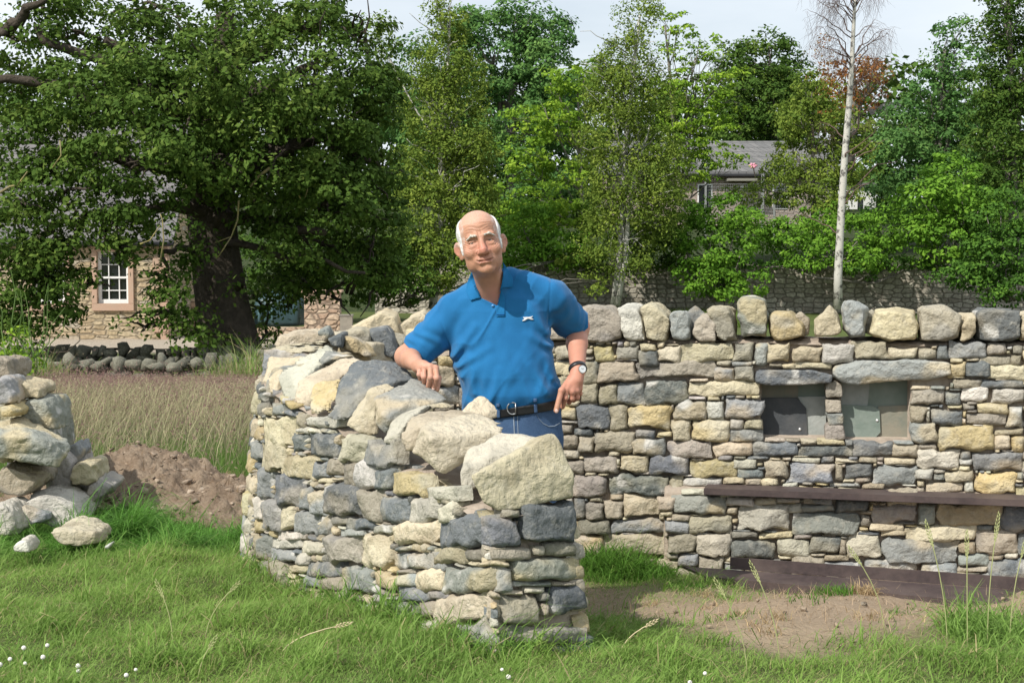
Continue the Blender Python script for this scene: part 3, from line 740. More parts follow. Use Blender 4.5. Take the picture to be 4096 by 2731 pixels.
# thin levelling chips on the sloping bed
chips = Stones()
cc_ = Cover(fo, .2, 1.0)
M_chip = None
for k in range(70):
    s_ = rng.uniform(0.05, 2.5); w_ = rng.uniform(.02, .12); L = rng.uniform(.05, .14); z = float(fo.top(s_))+.006
    p = Vector(fo.pt(np.float64(s_), z, np.float64(-w_))); an = rng.uniform(-.5, .5)
    t2 = Vector((AD[0]*math.cos(an)-AD[1]*math.sin(an), AD[0]*math.sin(an)+AD[1]*math.cos(an), .05)); n2_ = Vector((t2.y, -t2.x, 0))
    hh = rng.uniform(.012, .03); wd = L*rng.uniform(.4, .8)
    P = [p+t2*a*L/2*rng.uniform(.7, 1)+n2_*b*wd/2*rng.uniform(.7, 1)+Vector((0, 0, c_*hh)) for a in (-1, 1) for b in (-1, 1) for c_ in (-.5, .5)]
    V = np.array([tuple(v) for v in P]); 
    bm = bmesh.new()
    for v in P: bm.verts.new(v)
    bmesh.ops.convex_hull(bm, input=bm.verts); bmesh.ops.triangulate(bm, faces=bm.faces)
    bmesh.ops.subdivide_edges(bm, edges=bm.edges[:], cuts=1)
    bmesh.ops.triangulate(bm, faces=bm.faces); bm.verts.index_update()
    VV_ = np.array([tuple(v.co) for v in bm.verts]); FF_ = np.array([[v.index for v in f_.verts] for f_ in bm.faces])
    VV_ = VV_+.004*np.stack([vnoise(VV_, 30, 1), vnoise(VV_, 30, 2), vnoise(VV_, 30, 3)], 1)
    bm.free(); chips.V.append(VV_); chips.Q.append(FF_+chips.n); chips.n += len(VV_); chips.C.append(stone_cols(VV_, pick_code(), k))
chips.build('bedding_chips', wall)

# ---- rusty steel seat parts
M_rust = mat('weathered_steel', (.070, .050, .048), .55, noise=(30, (.04, .03, .03), .8), noise2=(4, (.12, .09, .08), .6), bump=.0015, bscale=80, spec=.4)
m = MB()
A0 = at(2815, 1945, 7.76); B0 = at(4130, 2003, 7.40); B0 = A0+(B0-A0)*1.2
B0.z = A0.z = (A0.z+B0.z)/2; dn = Vector((0, 0, -.032)); bk = Vector((-(B0-A0).y, (B0-A0).x, 0)).normalized()*.16
m.prism([A0, B0, B0+dn, A0+dn], bk)
s1 = m.build('steel_seat_bar', M_rust, None, bevel=.002)
tag(s1, 'long rusty brown steel bar resting on the ledge halfway up the wall', 'steel bar', 'rusty steel seat parts')
tr = thing('steel_channel', 'wide rusty brown steel channel lying on bare soil at the foot of the wall', 'steel channel', tuple(at(3400, 2360, 7.5)), 'rusty steel seat parts')
def gz(p, up=0.0): return Vector((p[0], p[1], float(ground_np(p[0], p[1]))+up))
def ray_z(sx, sy, z):
    p1 = at(sx, sy, 1.0); dd = p1-Vector((0, 0, CAMZ)); k = (z-CAMZ)/dd.z
    return Vector((0, 0, CAMZ))+dd*k
zt = -.195
a = ray_z(2735, 2262, zt); b = ray_z(4250, 2370, zt); c = ray_z(4250, 2432, zt); d_ = ray_z(2820, 2300, zt)
dn = Vector((0, 0, -.012)); m = MB(); m.prism([a, b, c, d_], dn); m.build('tray', M_rust, tr)
m = MB(); a2 = ray_z(2920, 2273, zt+.001); b2 = ray_z(4250, 2370, zt+.001); bk = Vector((-(b2-a2).y, (b2-a2).x, 0)).normalized()*.012
m.prism([a2, b2, b2+Vector((0, 0, .055)), a2+Vector((0, 0, .055))], bk); m.build('upstand', M_rust, tr)
m = MB(); fr = -bk; m.prism([d_+fr*.1, c+fr*.1, c+fr*.1+Vector((0, 0, -.06)), d_+fr*.1+Vector((0, 0, -.06))], fr); m.build('front_lip', M_rust, tr)
# ------------------------------------------------------------------ ground
def mesh_grid(xs, ys, zf):
    X, Y = np.meshgrid(xs, ys, indexing='ij'); Z = zf(X, Y); P = np.stack([X, Y, Z], -1).reshape(-1, 3)
    idx = np.arange(X.size).reshape(X.shape)
    return P, np.stack([idx[:-1, :-1], idx[1:, :-1], idx[1:, 1:], idx[:-1, 1:]], -1).reshape(-1, 4)
def soilmask(x, y):
    """1 where bare soil, 0 where grass (inside the seat recess and right of the wall end)"""
    P = np.stack([x, y, 0*x], -1); n = .28*fbm(P, 2.2, 3, 3)+.2*vnoise(P, 7, 4)
    edge = np.interp(x, [-.5, .30, .55, .9, 1.4, 2.0, 3, 4], [5.8, 5.8, 5.50, 5.30, 5.22, 5.24, 5.3, 5.4])
    m = 1/(1+np.exp(-np.clip((y-edge+n*.75)*9, -30, 30)))
    inside = (y < 8.6) & (x > -.8)
    lf = np.interp(y, [5.2, 8.2], [.32, -.9])
    left = 1/(1+np.exp(-np.clip((x-lf+n*.5)*8, -30, 30)))
    g2 = np.exp(-(((x-.55)/.42)**2+((y-7.65)/.42)**2)*1.4)       # tuft at the foot of the back wall
    g3 = np.exp(-(((x-.42)/.20)**2+((y-5.75)/.5)**2))
    g4 = np.exp(-(((x-.75)/.35)**2+((y-7.0)/.35)**2))*.8
    return np.clip(m*left-1.1*g2-.85*g3-.7*g4, 0, 1)*inside
xs = np.concatenate([[-400, -200, -100, -60, -40, -25, -15, -10, -7], np.linspace(-5, 5, 168), [7, 10, 15, 25, 40, 60, 100, 200, 400]])
ys = np.concatenate([[-60, -20, -5, 0, 2, 3.5], np.linspace(4, 10, 110), np.linspace(10.3, 30, 40), np.linspace(31, 69, 30), [69.8, 70.6, 71, 73, 76, 82, 90, 105, 130, 160, 220, 320, 500, 800]])
P, Q = mesh_grid(xs, ys, ground_np)
ms = soilmask(P[:, 0], P[:, 1])
P[:, 2] += ms*.012*fbm(P, 9, 6, 3)
cg = np.tile(np.array([.075, .105, .028]), (len(P), 1)); cs = np.tile(np.array([.34, .262, .185]), (len(P), 1))
nn = fbm(P, 1.3, 8, 3)[:, None]
cg = cg*(1+.35*nn); cg[P[:, 1] > 69] = (.025, .045, .015)
far = P[:, 1] > 40
grav = ((P[:, 1] > 41) & (P[:, 1] < 55) & (P[:, 0] < -1.5))
cg[grav] = (.36, .31, .25)
col = cg*(1-ms[:, None])+cs*(1+.2*nn)*ms[:, None]
M_ground = mat('ground', attr='col', rough=.95, noise=(40, (.16, .12, .075), .5, .5, .8), noise2=(11, (.40, .30, .21), .25, .5, .8), bump=.02, bscale=45, spec=.1)
me = mesh_np('ground', P, Q); cattr(me, col); g = link('ground', me, M_ground); g['kind'] = 'structure'

# ------------------------------------------------------------------ grass blades
def blades(name, x, y, z, L, wdt, col, lean=.35, bend=.9, seed=1, segs=3, mat_=None, head=None, lab=None, cat='grass', winddir=None, parent=None):
    r = np.random.default_rng(seed); n = len(x)
    az = r.uniform(0, 2*np.pi, n); ln = np.abs(r.normal(lean, lean*.5, n)); bd = np.abs(r.normal(bend, bend*.4, n))
    dx, dy = np.cos(az), np.sin(az)
    if winddir: dx = dx*.8+winddir[0]; dy = dy*.8+winddir[1]; q = np.hypot(dx, dy)+1e-6; dx /= q; dy /= q
    wa = r.uniform(0, np.pi, n); wx, wy = np.cos(wa), np.sin(wa)
    V = []; 
    for k in range(segs+1):
        t = k/segs; an = ln+bd*t*t*.9
        hor = L*t*np.sin(np.clip(an*.8, 0, 1.9)); ver = L*t*np.cos(np.clip(an*.8, 0, 1.9))
        px = x+dx*hor; py = y+dy*hor; pz = z+ver
        wv = wdt*(1-t)**.7*.5+.0002
        if head is not None: wv = np.where(head, wdt*.5*(.22 if k < segs-1 else 1.0 if k == segs-1 else .3), wv)
        V.append(np.stack([px-wx*wv, py-wy*wv, pz], -1)); V.append(np.stack([px+wx*wv, py+wy*wv, pz], -1))
    V = np.stack(V, 1); m = 2*(segs+1)
    base = np.arange(n)[:, None]*m
    Qs = [base+np.array([2*k, 2*k+1, 2*k+3, 2*k+2]) for k in range(segs)]
    Q = np.stack(Qs, 1).reshape(-1, 4)
    me = mesh_np(name, V.reshape(-1, 3), Q)
    if col.ndim == 3: cc = col.reshape(-1, 3)
    else: cc = np.repeat(col, m, 0)
    cattr(me, cc)
    o = link(name, me, mat_, parent)
    if not parent: tag(o, lab, cat, None, 'stuff')
    return o
M_grass = mat('grass', attr='col', rough=.6, spec=.2, transl=.42)
def gcol(n, r, P, dry=.09):
    a = np.array([.215, .36, .065]); b = np.array([.34, .48, .12]); c = np.array([.46, .40, .20]); d0 = np.array([.065, .15, .03])
    t = r.random((n, 1)); k = np.clip(.5+.9*fbm(P, 1.7, 5, 3), 0, 1)[:, None]
    col = a*(1-t)+b*t; col = col*(.45+.55*k)+d0*(.55-.55*k)
    col = np.where(r.random((n, 1)) < dry*(.4+1.2*k), c*r.uniform(.6, 1.1, (n, 1)), col)
    return col
def scatter(n, y0, y1, half=.36, r=rng):
    y = r.uniform(y0**1.0, y1, n*2); 
    y = y[r.random(len(y)) < (y/y1)][:n]; x = r.uniform(-half, half, len(y))*y
    return x, y
from mathutils.geometry import intersect_point_line
polyO = np.array([tuple(p) for p in fo.L[::6]]); polyI = np.array([tuple(p) for p in fi.L[::6]])
polyO = polyO[1:]; polyI = polyI[1:]; poly = np.vstack([polyO, polyI[::-1]])
def inpoly(x, y, poly, grow=0):
    c = np.zeros(len(x), bool); j = len(poly)-1
    for i in range(len(poly)):
        xi, yi = poly[i]; xj, yj = poly[j]
        k = ((yi > y) != (yj > y)) & (x < (xj-xi)*(y-yi)/((yj-yi) if yj != yi else 1e-9)+xi); c ^= k; j = i
    return c
def edge_dist(x, y):
    P = np.stack([x, y], 1); dm = np.full(len(x), 9.)
    for q in poly[::1]: dm = np.minimum(dm, np.hypot(P[:, 0]-q[0], P[:, 1]-q[1]))
    return dm
x, y = scatter(250000, 4.1, 9.0)
P0 = np.stack([x, y, 0*x], -1)
dens = .55+.6*fbm(P0, 3, 2, 3)
keep = (rng.random(len(x)) < (1-soilmask(x, y))**1.6*(.75+.5*dens)) & ~inpoly(x, y, poly) & ~((y > 8.3) & (x > -.9))
x, y = x[keep], y[keep]; P0 = P0[keep]; ed = edge_dist(x, y)
tall = np.clip(1-np.hypot((x+2.0)/1.05, (y-8.1)/.95), 0, 1)                  # long lush grass round the rock pile and mound
tuft = np.clip(.5+1.1*fbm(P0, 6, 9, 2), .25, 1.5)
L = (.043+.06*rng.random(len(x)))*tuft*(1+2.6*tall)*np.where(ed < .16, 1.25+1.3*rng.random(len(x)), 1)*np.where(rng.random(len(x)) < .08, 1.8, 1)+.01
col = gcol(len(x), rng, P0)
lush = np.array([.10, .25, .04]); w_ = np.clip(tall*2+np.where(ed < .12, .4, 0), 0, .85)[:, None]; col = col*(1-w_)+lush*w_*rng.uniform(.7, 1.5, (len(x), 1))
z = ground_np(x, y)-.005
rr_ = np.clip(L/.08, .8, 1.6)
V0 = blades('grass', x, y, z, L, np.where(rng.random(len(x)) < .1, .0055, .0034)*rr_, col, .5, 1.1, 3, 3, M_grass, lab='short green grass with dry stalks in front of the stone wall', winddir=(.5, .1))
# sparse tufts on soil
def tufts(name, lst, lab):
    xs_, ys_, Ls, cs_ = [], [], [], []
    for cx, cy, rad, n, Lm, kind in lst:
        a = rng.uniform(0, 2*np.pi, n); r = rad*np.sqrt(rng.random(n)); xs_.append(cx+r*np.cos(a)); ys_.append(cy+r*np.sin(a)); Ls.append(Lm*rng.uniform(.4, 1.1, n))
        c = {'g': (.10, .22, .03), 'l': (.22, .36, .08), 'd': (.50, .38, .22)}[kind]
        cs_.append(np.array(c)*rng.uniform(.6, 1.3, (n, 1)))
    x = np.concatenate(xs_); y = np.concatenate(ys_); L = np.concatenate(Ls); c = np.vstack(cs_)
    return blades(name, x, y, ground_np(x, y)-.004, L, .004+L*.01, c, .45, 1.0, 11, 3, M_grass, lab=lab)
T = []
for k in range(48):
    cx, cy = rng.uniform(.5, 2.6), rng.uniform(5.3, 7.3); T.append((cx, cy, rng.uniform(.03, .09), int(rng.uniform(15, 60)), rng.uniform(.03, .07), rng.choice(['g', 'l', 'd', 'd'])))
T += [(.50, 7.75, .16, 900, .20, 'g'), (.66, 7.68, .14, 600, .13, 'g'), (.42, 7.6, .12, 300, .10, 'g')]
q = ray_z(3330, 2400, -.22); T += [(q.x, q.y, .09, 200, .08, 'g')]
q = ray_z(3460, 2390, -.22); T += [(q.x, q.y, .06, 140, .09, 'd')]
q = ray_z(2740, 2370, -.2); T += [(q.x, q.y, .09, 150, .06, 'g')]
q = ray_z(3950, 2560, 0); T += [(q.x, q.y, .16, 700, .17, 'l'), (q.x+.1, q.y-.2, .25, 700, .11, 'l')]
tufts('grass_tufts', T, 'separate tufts of green and dry grass on the bare soil')
# straw litter lying on the soil
n = 5200; x = rng.uniform(.3, 2.8, n); y = rng.uniform(5.1, 7.5, n); k = soilmask(x, y) > .4; x, y = x[k], y[k]
blades('dry_litter', x, y, ground_np(x, y)+.004, rng.uniform(.02, .07, len(x)), np.full(len(x), .0022), np.array([.48, .36, .24])*rng.uniform(.6, 1.3, (len(x), 1)), 1.6, .2, 5, 2, M_grass, lab='dry straw scraps lying on the bare soil')
cb_ = Stones()
for k in range(420):
    X = rng.uniform(.3, 2.8); Y = rng.uniform(5.2, 7.6)
    if soilmask(np.array([X]), np.array([Y]))[0] < .4: continue
    s_ = rng.choice([.005, .009, .016], p=[.6, .32, .08])*rng.uniform(.7, 1.3); V = rng.normal(0, 1, (8, 3)); V = V/np.linalg.norm(V, axis=1)[:, None]*s_*np.array([1, .9, .6])+np.array([X, Y, float(ground_np(X, Y))+.008])
    bm = bmesh.new(); [bm.verts.new(v) for v in V]; bmesh.ops.convex_hull(bm, input=bm.verts)
    for v in [v for v in bm.verts if not v.link_faces]: bm.verts.remove(v)
    bmesh.ops.triangulate(bm, faces=bm.faces); bm.verts.index_update()
    VV_ = np.array([tuple(v.co) for v in bm.verts]); FF_ = np.array([[v.index for v in f_.verts] for f_ in bm.faces]); bm.free()
    cb_.V.append(VV_); cb_.Q.append(FF_+cb_.n); cb_.n += len(VV_); cb_.C.append(np.tile(np.array([.32, .25, .18])*rng.uniform(.5, 1.4), (len(VV_), 1)))
o = cb_.build('soil_crumbs', None); tag(o, 'small clods and pebbles lying on the bare soil inside the wall', 'clods', None, 'stuff')
# seed stalks: each one a countable plant in front
M_stalk = mat('seed_stalk', (.42, .44, .20), .7, vary=None, transl=.2); M_dry = mat('dry_stalk', (.55, .46, .28), .7)
def stalk(sx, sy, H, lean, head, z=None, m=None, lab='', n=1):
    b = ray_z(sx, sy, .03 if z is None else z); b.z = float(ground_np(b.x, b.y))-.01
    t = thing('grass_stalk', lab, 'grass stalk', tuple(b), 'seed stalks standing in the grass')
    pts = [b+Vector((lean*(k/6)**2*H, .03*k/6, H*k/6*(1-.12*abs(lean)*k/6))) for k in range(7)]
    mb = MB(); mb.tube(pts, [.0018]*6+[.0012], 5); mb.build('stem', m or M_stalk, t, True)
    mb = MB(); dirv = (pts[-1]-pts[-2]).normalized(); side = dirv.cross(Vector((0, 1, 0))).normalized()
    for k in range(int(head/.006)):
        p = pts[-1]-dirv*head*.6+dirv*k*.006; s_ = 1 if k % 2 else -1
        w2 = .0045*math.sin(math.pi*min(1, (k+1)/(head/.006)))+.0015
        mb.tube([p, p+dirv*.005+side*s_*w2, p+dirv*.013+side*s_*w2*1.1], [.001, .0024, .0005], 5)
    mb.build('seed_head', m or M_stalk, t, True)
ST = [(690,2560,.20,-.25,.07,'green seed stalk leaning left on the lawn below the rock pile'),(820,2540,.20,.5,.05,'seed stalk bending right on the lawn left of the wall'),(790,2660,.13,.35,.05,'short seed stalk low in the grass, below the bending one'),
      (3790,2600,.40,-.15,.09,'tall seed stalk at the left side of the right-hand tuft'),(3950,2580,.42,.08,.10,'tall seed stalk in the middle of the right-hand tuft'),(3870,2600,.36,.0,.09,'slightly shorter straight seed stalk in the right-hand tuft'),
      (4040,2560,.36,.15,.09,'seed stalk leaning right at the right-hand picture edge'),(3540,2500,.30,-.35,.08,'thin seed stalk leaning left before the lying steel channel'),
      (3120,2610,.33,-.25,.08,'thin seed stalk leaning left before the bare soil'),(2990,2660,.30,-.3,.07,'thin seed stalk in the grass below the shadow on the soil'),(2480,2600,.12,.9,.05,'dry stalk arching right beside the wall end'),(1120,2590,.13,1.6,.06,'pale stalk lying over to the right before the curved wall')]
for sx, sy, H, ln, hd, lb in ST: stalk(sx, sy, H, ln, hd, m=M_dry if 'dry' in lb or 'pale' in lb else None, lab=lb)
# white clover heads
M_clov = mat('clover_white', (.75, .72, .66), .8); M_stem = mat('clover_stem', (.12, .22, .05), .7)
CL = [(95,2588),(189,2578),(172,2625),(100,2650),(313,2680),(312,2660),(543,2675),(505,2697),(0,2655),(40,2633),(2008,2675),(2034,2704),(2820,2690),(2760,2726)]
for i, (sx, sy) in enumerate(CL):
    c = ray_z(sx, sy, .085); b = Vector((c.x, c.y, float(ground_np(c.x, c.y))))
    where = 'in the lower left corner' if sx < 1500 else 'in the grass below the wall end' if sx < 2500 else 'in the grass at the bottom right of centre'
    t = thing('clover_flower', 'small round white clover flower '+where, 'clover flower', tuple(b), 'white clover flowers in the grass')
    mb = MB(); mb.tube([b, c], [.0015, .0012], 5); mb.build('stem', M_stem, t, True)
    mb = MB(); R = rng.uniform(.0045, .0070)
    for k in range(42):
        ph = math.acos(1-2*(k+.5)/42); th = 2.4*k
        dd = Vector((math.sin(ph)*math.cos(th), math.sin(ph)*math.sin(th), math.cos(ph)))
        mb.tube([c+dd*R*.25, c+dd*R*.85, c+dd*R*1.15], [.0012, .0028, .0006], 5)
    mb.build('flower_head', M_clov, t, True)

# meadow
xm = []; ym = []
y = rng.uniform(9.3, 27, 300000); y = y[rng.random(len(y)) < (y/27)**.6]; x = rng.uniform(-.36, -.10, len(y))*y
k = ~((x > -1.4) & (y < 9.5)); x, y = x[k], y[k]
n = len(x); P0 = np.stack([x, y, 0*x], -1)
hd = rng.random(n) < np.interp(y, [9, 11, 13.5, 17, 27], [.0, .03, .10, .14, .16])
L = np.where(hd, rng.uniform(.45, .75, n), rng.uniform(.15, .45, n))*np.interp(y, [9.3, 11, 15, 20, 25, 27], [.45, .9, .95, .6, .42, .3])
colb = np.array([.135, .225, .05])*rng.uniform(.6, 1.4, (n, 1)); colh = np.where(rng.random((n, 1)) < .22, np.array([.40, .32, .19]), np.array([.25, .165, .125]))*rng.uniform(.7, 1.3, (n, 1))
colh = np.array([.46, .38, .22])*rng.uniform(.7, 1.2, (n, 1))
segs = 3; cc = np.zeros((n, 8, 3)); cc[:] = colb[:, None]
cc[hd, 2:] = colh[hd][:, None]*np.array([.9, 1.0, 1.0]); cc[hd, :2] = colb[hd][:, None]*.9
blades('meadow_grass', x, y, ground_np(x, y), L, np.where(hd, .0075, .005)*np.interp(y, [9, 27], [.7, 1.25]), cc, .16, .35, 8, 3, M_grass, head=hd, lab='tall meadow grass with reddish brown seed heads beyond the mound', winddir=(.6, 0))
n = 560000; y = rng.uniform(10.2, 26.5, n); y = y[rng.random(n) < (y/27)**.5]; x = rng.uniform(-.36, -.10, len(y))*y
P0 = np.stack([x, y, 0*x], -1); pr = np.interp(y, [10, 12, 15, 24, 26.5], [.02, .15, .75, 1, .4])*np.clip(.75+1.3*fbm(P0, .7, 31, 3), .08, 1)
k = (rng.random(len(x)) < pr) & ~((x > -1.5) & (y < 10)); x, y, P0 = x[k], y[k], P0[k]; n = len(x)
z = ground_np(x, y)+np.abs(rng.normal(.40, .13, n))*np.clip(.95+.5*fbm(P0, 1.5, 12, 2), .5, 1.4)*np.interp(y, [10, 14, 19, 24, 26.5], [.7, 1, .8, .5, .35])
c = np.stack([x, y, z], 1); t = rng.normal(0, 1, (n, 3)); t[:, 2] *= 1.6; t /= np.linalg.norm(t, axis=1)[:, None]; b = np.cross(t, rng.normal(0, 1, (n, 3))); b /= np.linalg.norm(b, axis=1)[:, None]
s_ = rng.uniform(.006, .017, (n, 1)); Vm = np.stack([c-t*s_, c-b*s_*.3, c+t*s_, c+b*s_*.3], 1).reshape(-1, 3)
cm = np.where(rng.random((n, 1)) < .13, np.array([.42, .34, .23]), np.array([.285, .175, .155]))*rng.uniform(.7, 1.35, (n, 1))
me = mesh_np('meadow_seed_heads', Vm, np.arange(len(Vm)).reshape(-1, 4)); cattr(me, np.repeat(cm, 4, 0)); o = link('meadow_seed_heads', me, M_grass); tag(o, 'purplish brown haze of fine grass seed heads over the meadow', 'grass', None, 'stuff')
# coarse tall grass before the low wall
x = rng.uniform(-.36, -.12, 10000)*25.5; y = rng.uniform(24.5, 26.6, 10000); P0 = np.stack([x, y, 0*x], -1); k = fbm(P0, .8, 2, 2) > -.25; x, y = x[k], y[k]; n = len(x)
blades('coarse_grass', x, y, ground_np(x, y), rng.uniform(.3, 1.2, n)*rng.uniform(.4, 1, n)*np.clip(.5+1.2*fbm(np.stack([x, y*0, y*0], -1), 1.1, 4, 2), .15, 1.3), np.full(n, .02), np.where(rng.random((n, 1)) < .35, np.array([.42, .35, .19]), np.array([.21, .31, .08]))*rng.uniform(.7, 1.2, (n, 1)), .15, .45, 9, 3, M_grass, lab='coarse green and straw coloured grass before the low mossy wall')

# ------------------------------------------------------------------ mound of soil
bm_c = at(620, 1960, 9.4); 
def mound_z(X, Y):
    g0 = ground_np(X, Y)
    a = .30*np.exp(-(((X+2.02)/.50)**2+((Y-9.5)/.55)**2)*1.1)+.25*np.exp(-(((X+2.72)/.55)**2+((Y-9.55)/.5)**2)*1.3)+.17*np.exp(-(((X+1.45)/.45)**2+((Y-9.2)/.5)**2))
    P = np.stack([X, Y, 0*X], -1).reshape(-1, 3)
    n = fbm(P, 5, 4, 4).reshape(X.shape)*.07+np.abs(fbm(P, 22, 6, 4)).reshape(X.shape)*.055
    return g0+a*(1+n*1.5)+np.where(a > .03, n, -.05)-.03
P, Q = mesh_grid(np.linspace(-3.7, -.7, 190), np.linspace(8.5, 10.5, 110), mound_z)
me = mesh_np('soil_mound', P, Q); link('soil_mound', me, M_soil); so_ = bpy.data.objects['soil_mound']
tag(so_, 'low mound of brown dug soil between the rock pile and the curved wall', 'soil mound')
cr_ = Stones()
for k in range(480):
    X = rng.uniform(-3.2, -1.1); Y = rng.uniform(8.65, 9.9); z = float(mound_z(np.array([X]), np.array([Y]))[0]); s_ = rng.choice([.010, .017, .028, .05], p=[.5, .33, .13, .04])*rng.uniform(.7, 1.2)
    V = rng.normal(0, 1, (9, 3)); V = V/np.linalg.norm(V, axis=1)[:, None]*s_*np.array([1, .8, .55])+np.array([X, Y, z+s_*.2])
    bm = bmesh.new(); [bm.verts.new(v) for v in V]; bmesh.ops.convex_hull(bm, input=bm.verts)
    for v in [v for v in bm.verts if not v.link_faces]: bm.verts.remove(v)
    bmesh.ops.triangulate(bm, faces=bm.faces); bm.verts.index_update()
    VV_ = np.array([tuple(v.co) for v in bm.verts]); FF_ = np.array([[v.index for v in f_.verts] for f_ in bm.faces]); bm.free()
    cr_.V.append(VV_); cr_.Q.append(FF_+cr_.n); cr_.n += len(VV_); cr_.C.append(np.tile(np.array([.36, .28, .21])*rng.uniform(.55, 1.35), (len(VV_), 1)))
o = cr_.build('stone_rubble', None); tag(o, 'small loose stones scattered over the brown soil mound', 'rubble', None, 'stuff')
x = rng.uniform(-3.2, -1.2, 900); y = rng.uniform(8.8, 9.9, 900)
blades('dead_roots', x, y, mound_z(x, y), rng.uniform(.04, .12, 900), np.full(900, .004), np.array([.30, .21, .13])*rng.uniform(.6, 1.4, (900, 1)), 1.2, .8, 15, 3, M_grass, lab='dead roots and stems matted over the soil mound')

# ------------------------------------------------------------------ loose rock pile, every rock its own thing
def pp(x, y, Y): return at(x*.6378, 1300+y*.6378, Y)
PILE = [
 ('t', 8.35, .35, 'tan block standing on top of the pile at the left edge', [(-80,210),(0,200),(50,220),(75,310),(70,350),(-80,350)]),
 ('m', 8.1, .3, 'upright blue-grey rock leaning at the left edge below the tan block', [(-60,345),(0,333),(30,345),(90,440),(82,500),(-40,505)]),
 ('c', 8.3, .3, 'flat cream rock pointing right near the top of the pile', [(30,345),(110,350),(200,370),(256,400),(250,455),(100,478),(60,430)]),
 ('m', 8.25, .35, 'grey block with a pale flat top on the right shoulder of the pile', [(90,487),(180,460),(280,462),(305,500),(340,580),(346,665),(240,650),(110,590)]),
 ('y', 8.05, .25, 'small cream rock above the biggest slab', [(-20,500),(50,494),(115,540),(90,578),(-20,595)]),
 ('l', 8.35, .4, 'tan boulder like a pillar under the biggest slab', [(250,880),(400,780),(455,860),(455,1000),(430,1100),(280,1080)]),
 ('m', 8.45, .25, 'grey rock wedged behind the tip of the biggest slab', [(410,780),(470,738),(498,790),(482,862),(450,875)]),
 ('c', 7.95, .25, 'small cream rock under the biggest slab at the left edge', [(-40,760),(0,755),(30,800),(60,840),(40,872),(-40,880)]),
 ('t', 7.95, .35, 'tan wedge shaped rock lying under the biggest slab', [(-40,900),(40,858),(150,900),(254,960),(244,1010),(150,1085),(70,1065),(-40,1040)]),
 ('c', 8.3, .3, 'cream and tan block on the right flank of the pile', [(450,885),(520,855),(580,870),(592,990),(530,1012),(440,1005)]),
 ('t', 8.3, .3, 'pointed tan rock lowest on the right flank of the pile', [(590,962),(692,1015),(684,1050),(570,1130),(515,1110),(550,1000)]),
 ('l', 7.95, .35, 'rounded pale slab with a grey patch at the foot of the pile', [(140,1085),(200,1065),(350,1068),(450,1120),(502,1190),(506,1245),(470,1290),(280,1260),(180,1200)]),
 ('l', 7.7, .3, 'rounded pale boulder in the grass at the left picture edge', [(-50,1140),(0,1125),(60,1150),(100,1220),(117,1290),(60,1340),(-50,1320)]),
 ('m', 7.85, .2, 'low dark grey stone between the two pale boulders', [(75,1160),(130,1138),(290,1185),(302,1225),(140,1260)]),
 ('c', 7.35, .28, 'flat cream stone half sunk in grass in front of the pile', [(310,1300),(400,1272),(520,1275),(600,1298),(642,1375),(500,1400),(340,1380)]),
 ('w', 7.15, .16, 'small white stone in the grass in front of the pile', [(68,1395),(100,1353),(150,1348),(190,1385),(194,1430),(80,1430)]),
 ('w', 7.3, .08, 'tiny white stone in the grass right of the pile', [(643,1385),(690,1367),(696,1380),(680,1405),(650,1405)]),
 ('g', 8.5, .3, 'dark grey stone low in the gap right of the pillar rock', [(430,1090),(545,1118),(535,1190),(470,1200)]),
 ('t', 8.55, .3, 'brown rock deep in the gap right of the pillar rock', [(400,1000),(530,1000),(530,1110),(420,1120)]),
 ('g', 8.45, .4, 'dark rock deep inside the pile behind the wedge shaped rock', [(20,790),(230,790),(290,900),(290,1000),(150,1000),(20,960)]),
 ('m', 8.6, .5, 'grey rock hidden deep in the pile behind the blocks', [(-60,480),(90,520),(300,640),(330,860),(100,860),(-60,760)]),
]
for code, Y, dp, lab, pts in PILE:
    P = [pp(x, y, Y) for x, y in pts]; c = sum(P, Vector())/len(P)
    dp *= 1.2; V = [c+(p-c)*.88 for p in P]+[p+Vector((0, dp*.35, 0)) for p in P]+[c+(p-c)*.85+Vector((0, dp, 0)) for p in P]
    o = rock_mesh('loose_rock', V, code, None, rough=.02); tag(o, lab, 'rock', 'loose rocks heaped on the left')
# the biggest slab, with a broad pale top and a dark front
B = [(0,700,6.7),(0,815,6.72),(180,822,6.72),(260,860,6.72),(380,886,6.74),(385,835,6.76),(215,688,6.68),(100,715,6.68),(0,700,6.68),(395,740,6.8),(448,745,6.9),(440,772,6.85),(-60,700,6.7),(-60,815,6.72),
     (60,566,7.1),(0,600,7.0),(-60,600,7.0),(130,578,7.1),(240,620,7.1),(380,690,7.05),(440,722,7.0),(300,860,7.1),(100,810,7.1)]
o = rock_mesh('loose_rock', [pp(x, y, Y+1.15) for x, y, Y in B], 'm', None, rough=.02); tag(o, 'biggest slab of the pile, pale flat top and dark grey front', 'rock', 'loose rocks heaped on the left')
